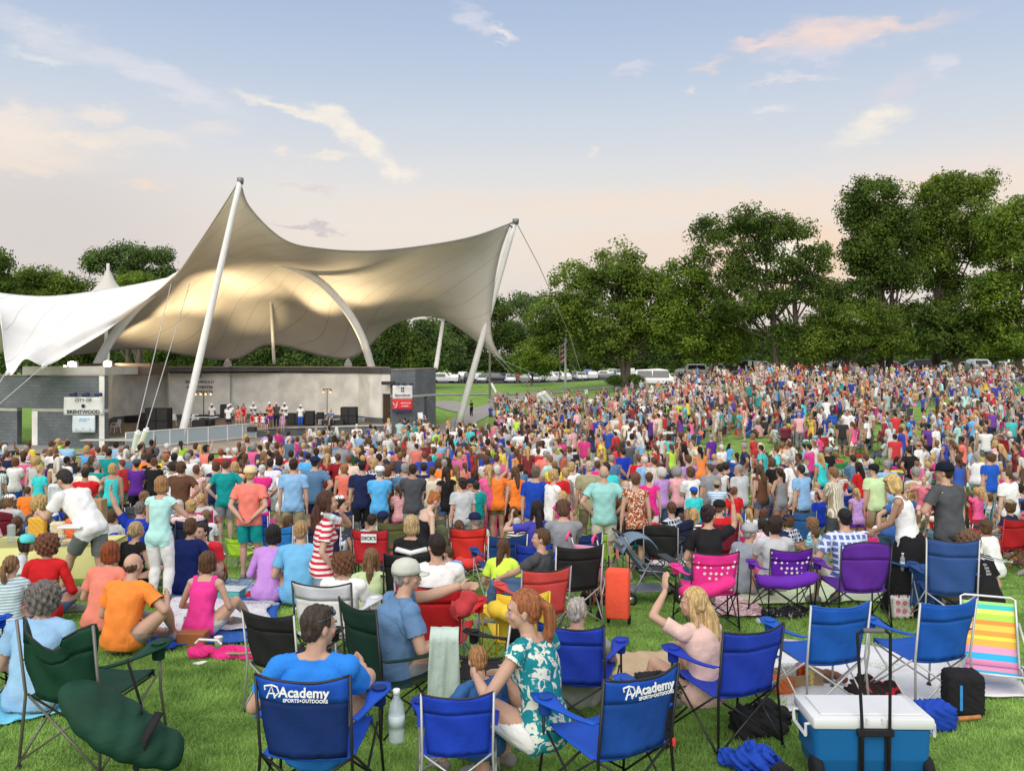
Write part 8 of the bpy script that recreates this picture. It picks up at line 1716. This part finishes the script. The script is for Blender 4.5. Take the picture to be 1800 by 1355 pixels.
CHC = [('royal blue', 'silver'), ('navy', 'silver'), ('red', 'grey'), ('green', 'grey'), ('blue', 'black'), ('maroon', 'grey'), ('charcoal', 'silver'), ('olive', 'grey'), ('navy', 'black'), ('hot pink', 'silver'), ('teal', 'grey')]
nC = 0
for i, (x, y) in enumerate(ind):
    px, v, kid = pick(x, y); top, bot, hc = rg.choice(TOPS), rg.choice(BOTS), rg.choice(HCS); fem = v[0] == 'f'
    hs = rg.choice(['bob', 'long', 'ponytail', 'bun', 'shaggy', 'curly', 'lowbun', 'long'] if fem else ['short', 'crop', 'short', 'balding', 'crop', 'shaggy']); 
    if kid and hs == 'balding': hs = 'short'
    if hs == 'balding' and hc in ('blonde', 'strawberry', 'auburn'): hc = 'grey'
    pat = rg.choice([None] * 7 + ['bwstripe', 'plaid', 'check', 'print', 'floral']); cap = COL[rg.choice(['white', 'navy', 'red', 'khaki', 'black'])] if (not fem and rg.random() < .25) else None
    sc = rg.uniform(.72, .85) if kid else (rg.uniform(.92, 1.0) if fem else rg.uniform(.98, 1.07))
    t = cperson(px, y, v, top, bot, hc, hs, None, sc, pat, cap, label=clabel(px, y, v, top, bot, hc, hs, pat, kid, cap)); t.rotation_euler.z += R(rg.uniform(-35, 35))
    if 'seat' in v:
        c = rg.choice(CHC); w = min(LMX, key=lambda q: abs(q[0] - px))[1]
        chair((x, y, gz(x, y)), t.rotation_euler.z, f'{c[0]} folding chair holding the {"girl" if fem and kid else "boy" if kid else "woman" if fem else "man"} in {PATW.get(pat, "")}{top}, {w}', c[0], c[1], rg.choice(['std', 'std', 'round', 'banded']), sc, group='folding chairs in the crowd', simple=True); nC += 1
    elif rg.random() < .22 and y < 26:
        c = rg.choice(CHC); dx = rg.uniform(-.2, .2); w = min(LMX, key=lambda q: abs(q[0] - px))[1]
        if ok(x + dx, y - .62, .5, CP): chair((x + dx, y - .62, gz(x, y - .62)), t.rotation_euler.z, f'empty {c[0]} folding chair behind the {"woman" if fem else "man"} in {PATW.get(pat, "")}{top}, {w}', c[0], c[1], 'std', .97, group='folding chairs in the crowd', simple=True)
# ---- on the stage
ST = 'performers and children on the stage'
stg = [(348, 713, 66, 'm_seat', 'white', 'black', 'man in white seated at the keyboard table on the stage', 'white', .62), (373, 709, 66, 'm_stand', 'white', 'light denim', 'man in white and jeans standing right of the keyboard table', 'white', 1), (405, 709, 66, 'm_clap', 'white', 'black', 'man in white with a light cap behind the stout singer', 'white', 1), (402, 715, 62, 'm_stand', 'white', 'navy', 'stout singer in a long white shirt and navy trousers at the stage front', 'white', 1.05),
 (419, 716, 63, 'f_hip', 'coral', 'white', 'woman in a coral top and striped shorts on the stage', None, 1), (428, 710, 66, 'f_stand', 'red', 'khaki', 'woman in a red top and khaki shorts on the stage', None, 1), (445, 704, 67, 'm_clap', 'white', 'black', 'guitarist in white behind the little girls on the stage', 'white', 1.03), (444, 717, 63, 'f_stand', 'red', 'white', 'leftmost little girl in red and white on the stage', None, .72), (451, 720, 63, 'f_stand', 'white', 'black', 'little girl in white and black in the stage row', None, .66), (458, 716, 63, 'f_stand', 'red', 'black', 'little girl in red with dark shorts in the stage row', None, .74), (462, 720, 62.6, 'f_stand', 'white', 'royal blue', 'little girl in white and blue in the stage row', None, .68),
 (475, 705, 65, 'm_clap', 'coral', 'purple', 'large man in a coral and white shirt singing on the stage', 'white', 1.08), (486, 705, 65.5, 'm_clasp', 'charcoal', 'navy', 'man in charcoal and a pinkish cap at the middle of the stage', 'light pink', 1.06), (501, 705, 65.5, 'm_clap', 'white', 'navy', 'bass player in white and navy with a white cap on the stage', 'white', 1.06), (528, 714, 66, 'm_turn', 'white', 'blue', 'musician in white and blue jeans alone at the right of the band', 'white', .95), (581, 713, 68, 'm_seat', 'steel blue', 'charcoal', 'seated person beside the red lamp stand on the stage', None, 1.0),
 (497, 722, 62.5, 'f_dress', 'lavender', 'white', 'girl in lavender at the stage front', None, .7), (469, 722, 62, 'f_stand', 'purple', 'navy', 'girl in purple right of the stage row', None, .66)]
for px, row, Y, v, top, bot, lb, cap, sc in stg:
    t = cperson(px, Y, v, top, bot, 'dark', 'crop' if v[0] == 'm' else 'long', pi + rg.uniform(-.5, .5), sc, None, COL[cap] if cap else None, z=DZ + (.02 if v != 'm_seat' or sc > .7 else .25), skin='d' if cap else 'l', label=lb, group=ST)
SPK = mat('speaker_black', (.012, .012, .013), .7, noise=.3, nscale=10); GRL = mat('speaker_grille', (.03, .03, .032), .6, bump=.6, bscale=90)
def speaker(px, Y, w, h, d, lb, n=1, z=0, stand_=False):
    a = Vector((*XY(px, Y), DZ + .02 + z)); t = empty('loudspeaker', a, 0, lb, 'loudspeaker'); mb = MB(); mb.box((0, 0, h / 2), (w, d, h), bevel=.03); mb.build('cabinet', SPK, t)
    k = max(1, round(w / .7)); r = max(1, round(h / .75))
    for i in range(k):
        for j in range(r): mb = MB(); mb.box(((i + .5) / k * w - w / 2, -d / 2 - .01, (j + .5) / r * h), (w / k * .88, .03, h / r * .88), bevel=.01); mb.build('grille', GRL, t)
    return t
speaker(279, 60, 1.55, 1.75, .9, 'wide black loudspeaker stack left of the leaning mast'); speaker(258, 62, .8, 1.3, .7, 'narrower loudspeaker behind the wide stack at the left'); speaker(614, 69.5, 1.25, 1.35, .8, 'big square black loudspeaker at the right of the stage'); speaker(563, 71, .55, .85, .5, 'single upright loudspeaker between drum kit and red lamp stand'); speaker(394, 68.5, .5, 1.0, .5, 'loudspeaker on end behind the white capped man', z=.6)
speaker(352, 63, .95, .75, .6, 'black monitor box under the keyboard table, left'); speaker(367, 64, .7, .7, .6, 'black monitor box under the keyboard table, right'); speaker(231, 72, .95, .5, .5, 'low black case by the cream wall at the left'); speaker(443, 61.6, .6, .35, .4, 'black floor monitor before the row of girls'); speaker(520, 69, 1.3, .9, .6, 'black amplifier behind the bass player'); speaker(545, 68.4, .7, 1.1, .6, 'tall black cabinet beside the drum kit'); speaker(575, 67.8, .8, .45, .5, 'black floor case below the red lamp stand'); speaker(596, 68.4, .8, .4, .5, 'low black case left of the big square loudspeaker')
def light_stand(px, Y, h, red, lb):
    a = Vector((*XY(px, Y), DZ + .02)); t = empty('light_stand', a, 0, lb, 'light stand'); mb = MB(); mb.tube([(0, 0, .5), (0, 0, h)], .03, 6); mb.build('pole', SPK, t)
    for an in (0, 120, 240): mb = MB(); mb.tube([(0, 0, .55), (.4 * cos(R(an)), .4 * sin(R(an)), 0)], .02, 5); mb.build('leg', SPK, t)
    n = 4 if red < 2 else 2; w = .5 if n == 4 else .25
    mb = MB(); mb.tube([(-w * 1.3, 0, h), (w * 1.3, 0, h)], .03, 6); mb.build('cross_bar', SPK, t)
    for i in range(n):
        x = -w * 1.1 + 2.2 * w * i / (n - 1); mb = MB(); mb.lathe([(.06, -.1), (.11, .05), (.1, .12)], (x, 0, h - .15), 12, Matrix.Rotation(R(120), 3, 'X')); hb = mb.build('lamp', SPK, t, True)
        mb = MB(); mb.ball((x, -.09, h - .2), (.08, .04, .08), 10, 6); mb.build('lens', mat('stage_lamp_amber', (1, .4, .1), emit=(1, .42, .12), estr=5), hb, True)
light_stand(358, 64.5, 2.75, 0, 'tall stage light stand with a bar of four amber lamps'); light_stand(575, 69.5, 2.75, 2, 'stage light stand with a red amber lamp at the right')
t = empty('keyboard_table', Vector((*XY(360, 64.6), DZ + .02)), 0, 'keyboard table with a white top on the stage', 'table'); mb = MB(); mb.box((0, 0, .85), (1.9, .6, .05), bevel=.01); mb.build('tabletop', mat('cup_white', (.75, .75, .78), .4), t); mb = MB(); mb.box((0, 0, .93), (1.4, .35, .09), bevel=.02); mb.build('keyboard', SPK, t)
for x in (-.8, .8): mb = MB(); mb.tube([(x, -.2, .85), (x, .2, 0)], .02, 5); mb.tube([(x, .2, .85), (x, -.2, 0)], .02, 5); mb.build('leg', DM, t)
t = empty('drum_kit', Vector((*XY(459, 69.5), DZ + .02)), 0, 'drum kit with cymbals behind the row of girls', 'drum kit'); mb = MB(); mb.lathe([(.3, -.2), (.3, .2)], (0, 0, .32), 20, Matrix.Rotation(R(90), 3, 'X')); mb.build('bass_drum', SPK, t)
for x, y, z, r in ((-.35, 0, .75, .17), (.3, 0, .75, .17), (.6, .2, .5, .22)): mb = MB(); mb.lathe([(r, -.1), (r, .1)], (x, y, z), 16); mb.build('tom', SPK, t)
for x in (-.7, .75): mb = MB(); mb.lathe([(.02, .01), (.24, 0), (.24, .01), (.02, .03)], (x, 0, 1.25), 16); mb.tube([(x, 0, 1.25), (x, 0, 0)], .015, 5); mb.build('cymbal', mat('brass', (.45, .3, .08), .3, 1), t)
for px, Y, lb, rz in ((203, 61, 'white plastic chair alone at the left of the deck', -.6), (304, 68, 'white plastic chair right of the wide loudspeaker stack', .4), (340, 67, 'white plastic chair behind the keyboard table', 0), (741, 70.5, 'white plastic chair outside the right wing', .5)):
    t = empty('plastic_chair', Vector((*XY(px, Y), DZ + .02)) if px < 700 else P(px, 745, Y), rz + pi, lb, 'plastic chair', 'white plastic chairs'); WQ = mat('cup_white', (.75, .75, .78), .4); mb = MB(); mb.box((0, 0, .42), (.45, .45, .03), bevel=.01); mb.build('seat', WQ, t); mb = MB(); mb.grid([[(x, -.22 - .1 * v - .03 * (1 - (x / .22) ** 2), .44 + .45 * v) for x in np.linspace(-.22, .22, 5)] for v in (0, .5, 1)], .02); mb.build('backrest', WQ, t)
    for s in (-1, 1):
        mb = MB(); mb.tube([(s * .24, -.25, .66), (s * .26, .1, .64), (s * .25, .2, .42)], .02, 5); mb.build('armrest', WQ, t)
        for y in (-.2, .2): mb = MB(); mb.tube([(s * .2, y, .42), (s * .24, y * 1.2, 0)], .02, 5); mb.build('leg', WQ, t)
# ---- the far mass of people as one object
def template(name, vox, dec, hs):
    me, sm, bm_, sh, hM, tk, bk = lib(name, vox, dec); out = []
    hm = hair(hs, .02 if vox < .034 else .03, .5); parts = [(me, 0, None), (sm, 1, None), (bm_, 2, None), (sh, 4, None), (hm, 3, hM)]
    V = []; T = []; C = []; off = 0
    for m, c, M in parts:
        if m is None: continue
        n = len(m.vertices); co = np.empty(n * 3, np.float32); m.vertices.foreach_get('co', co); co = co.reshape(-1, 3)
        if M is not None: A = np.array(M); co = co @ A[:3, :3].T + A[:3, 3]
        m.calc_loop_triangles(); tr = np.empty(len(m.loop_triangles) * 3, np.int32); m.loop_triangles.foreach_get('vertices', tr)
        V.append(co); T.append(tr.reshape(-1, 3) + off); C.append(np.full(n, c)); off += n
    return np.concatenate(V), np.concatenate(T), np.concatenate(C)
def mass(name, items, label=None):
    """items: (template, x, y, z, rz, scale, colours[5])"""
    V = []; T = []; K = []; off = 0
    for (tv, tt, tc_), x, y, z, rz, s, cl in items:
        c, sn = cos(rz), sin(rz); v = tv * s; w = np.empty_like(v); w[:, 0] = v[:, 0] * c - v[:, 1] * sn + x; w[:, 1] = v[:, 0] * sn + v[:, 1] * c + y; w[:, 2] = v[:, 2] + z
        V.append(w); T.append(tt + off); K.append(np.array(cl, np.float32)[tc_]); off += len(v)
    V = np.concatenate(V).astype(np.float32); T = np.concatenate(T).astype(np.int32); K = np.concatenate(K)
    me = bpy.data.meshes.new(name); me.vertices.add(len(V)); me.vertices.foreach_set('co', V.ravel()); me.loops.add(len(T) * 3); me.loops.foreach_set('vertex_index', T.ravel()); me.polygons.add(len(T)); me.polygons.foreach_set('loop_start', np.arange(0, len(T) * 3, 3, dtype=np.int32)); me.polygons.foreach_set('use_smooth', np.ones(len(T), bool)); me.update(calc_edges=True)
    a = me.color_attributes.new('dye', 'FLOAT_COLOR', 'POINT'); a.data.foreach_set('color', np.concatenate([K, np.ones((len(K), 1), np.float32)], 1).ravel().astype(np.float32))
    m = MAT.get('crowd_cloth')
    if not m:
        m = mat('crowd_cloth', (.5, .5, .5), .85); at_ = m.node_tree.nodes.new('ShaderNodeAttribute'); at_.attribute_name = 'dye'; m.node_tree.links.new(at_.outputs['Color'], m.node_tree.nodes['Principled BSDF'].inputs['Base Color'])
    me.materials.append(m); o = bpy.data.objects.new(name, me); col.objects.link(o); return tag(o, label, None, None, 'stuff')
def jit(c): k = rg.uniform(.75, 1.15); return tuple(min(.85, (x * .93 + .02) * k) for x in (COL.get(c, HAIRC.get(c, c)) if isinstance(c, str) else c))
TPL = {}
def tpl(v, far, hs):
    k = (v, far, hs)
    if k not in TPL: TPL[k] = template(v, .03 if not far else .042, .5 if not far else .3, hs)
    return TPL[k]
far1 = rest + spots_in(31, 56, 620, .80, CP) + spots_in(56, 118, 1150, 1.0, CP, .62, -.02) + spots_in(36, 85, 260, .75, CP, .62, .12)
items = []; furn = []
for x, y in far1:
    px, v, kid = pick(x, y); far = y > 45; fem = v[0] == 'f'; hs = rg.choice(['bob', 'long', 'ponytail'] if fem else ['short', 'crop']); sc = rg.uniform(.65, .85) if (kid or (px < 700 and y > 46 and rg.random() < .5)) else rg.uniform(.93, 1.06)
    sk = SKINC[rg.choice(SKN)]; top = jit(rg.choice(TOPS)); z = gz(x, y); rz = -math.atan2(-17 - x, 70 - y) + R(rg.gauss(0, 38))
    items.append((tpl(v, far, hs), x, y, z, rz, sc, [sk, top, jit(rg.choice(BOTS)), HAIRC[rg.choice(HCS)], (.3, .3, .3)]))
    if 'seat' in v or rg.random() < .25: furn.append((x, y - (0 if 'seat' in v else .6), rz, sc))
tag(mass('distant_crowd', items), 'dense crowd of people standing and sitting all over the lawn', None, None, 'stuff')
# chairs of the far crowd, one object; blankets and bags another
cp_ = _CP['std']; V = []; T = []; C = []; off = 0
for nm, me, role, par in cp_:
    if nm in ('edge_trim', 'foot_pad', 'front_flap', 'cup_holder'): continue
    if nm == 'brace' and rg.random() < .3: continue
    n = len(me.vertices); co = np.empty(n * 3, np.float32); me.vertices.foreach_get('co', co); me.calc_loop_triangles(); tr = np.empty(len(me.loop_triangles) * 3, np.int32); me.loop_triangles.foreach_get('vertices', tr)
    V.append(co.reshape(-1, 3)); T.append(tr.reshape(-1, 3) + off); C.append(np.full(n, 0 if role[0] == 'f' else 1)); off += n
ct = (np.concatenate(V), np.concatenate(T), np.concatenate(C)); its = []
for x, y, rz, sc in furn:
    c = rg.choice(CHC); its.append((ct, x, y, gz(x, y), rz, sc, [jit(c[0]), MC.get(c[1], (.1, .1, .1))]))
tag(mass('distant_chairs', its), 'folding chairs among the far crowd', None, None, 'stuff')
bx = []
for i in range(420):
    y = math.sqrt(rg.uniform(20 ** 2, 112 ** 2)); x = rg.uniform(.02, .6) * y
    if open_ground(x, y) and rg.random() < .75: continue
    w, d = rg.uniform(.8, 1.6), rg.uniform(.6, 1.2); a = rg.uniform(0, 3); big = rg.random() < .6; n = 6; vs = []; h = .03 if big else rg.uniform(.15, .35)
    if not big: w *= .3; d *= .3
    for j in range(n):
        for k in range(n):
            u = (k / (n - 1) - .5) * w; t_ = (j / (n - 1) - .5) * d; X_ = x + u * cos(a) - t_ * sin(a); Y_ = y + u * sin(a) + t_ * cos(a); e = (j in (0, n - 1) or k in (0, n - 1)); vs.append((X_, Y_, gz(X_, Y_) + (h if not (e and not big) else .0) + .02 * sin(k * 2 + j)))
    tt = []
    for j in range(n - 1):
        for k in range(n - 1): q = j * n + k; tt += [(q, q + 1, q + n + 1), (q, q + n + 1, q + n)]
    bx.append(((np.array(vs), np.array(tt), np.zeros(n * n, int)), 0, 0, 0, 0, 1, [jit(rg.choice(['white', 'white', 'light blue', 'navy', 'red', 'cream', 'grey', 'teal', 'lime', 'purple', 'pink', 'blue']))]))
tag(mass('distant_blankets', bx), 'blankets and bags spread among the far crowd', None, None, 'stuff')
# ------------------------------------------------------------------ blades of grass on the near lawn
def blades(n, y0, y1, hgt_, seed, name):
    g = np.random.default_rng(seed); Y = np.sqrt(g.uniform(y0 ** 2, y1 ** 2, n)); X = g.uniform(-.66, .66, n) * Y; Z = hgt(X, Y) - .012; a = g.uniform(0, 2 * pi, n)
    pat = .75 + .5 * (np.sin(X * 2.1 + 1.3 * np.sin(Y * 1.7)) * np.cos(Y * 2.6 + X)) * .6; h = hgt_ * (.5 + .8 * g.random(n)) * pat; w = .0022 + .0022 * g.random(n); w *= (1 + Y / 9); lx = g.normal(0, .5, n) * h; ly = g.normal(0, .5, n) * h
    ca, sa = np.cos(a) * w, np.sin(a) * w
    p0 = np.stack([X - ca, Y - sa, Z], 1); p1 = np.stack([X + ca, Y + sa, Z], 1); p2 = np.stack([X + lx, Y + ly, Z + h], 1)
    V = np.stack([p0, p1, p2], 1).reshape(-1, 3).astype(np.float32); me = bpy.data.meshes.new(name); me.vertices.add(3 * n); me.vertices.foreach_set('co', V.ravel()); me.loops.add(3 * n); me.loops.foreach_set('vertex_index', np.arange(3 * n, dtype=np.int32)); me.polygons.add(n); me.polygons.foreach_set('loop_start', np.arange(0, 3 * n, 3, dtype=np.int32)); me.update(calc_edges=True)
    me.materials.append(leaf_mat('grass_blades', (.17, .30, .07), (.42, .64, .17), .3)); o = bpy.data.objects.new(name, me); col.objects.link(o); tag(o, 'short green grass of the lawn', None, None, 'stuff')
blades(230000, 4.3, 9, .045, 1, 'grass'); blades(200000, 9, 16, .05, 2, 'grass')
# ------------------------------------------------------------------ labels that still coincide are told apart by their order from the left
def finish_labels():
    for o in scene.objects:
        if o.get('label'): o['label'] = o['label'].replace('below the leaning right mast', 'by the right mast').replace('below the leaning left mast', 'by the left mast')
    from collections import defaultdict
    d = defaultdict(list)
    for o in scene.objects:
        if o.parent is None and o.get('label') and o.get('kind') is None: d[o['label']].append(o)
    W = ['leftmost', 'second from left', 'third from left', 'fourth from left', 'fifth from left', 'sixth from left', 'seventh from left']
    for lb, os_ in d.items():
        if len(os_) > 1:
            os_.sort(key=lambda o: o.location.x / max(o.location.y, 1))
            for i, o in enumerate(os_): o['label'] = f'{W[min(i, 6)]} {lb}'
    for o in scene.objects:
        if '_d' in o: del o['_d']
        l = o.get('label')
        if l and len(l.split()) > 16:
            p = l.split(', '); l = ', '.join(x for x in p if not x.endswith(' hair')); o['label'] = l if len(l.split()) <= 16 else ', '.join(l.split(', ')[:-1])
finish_labels()
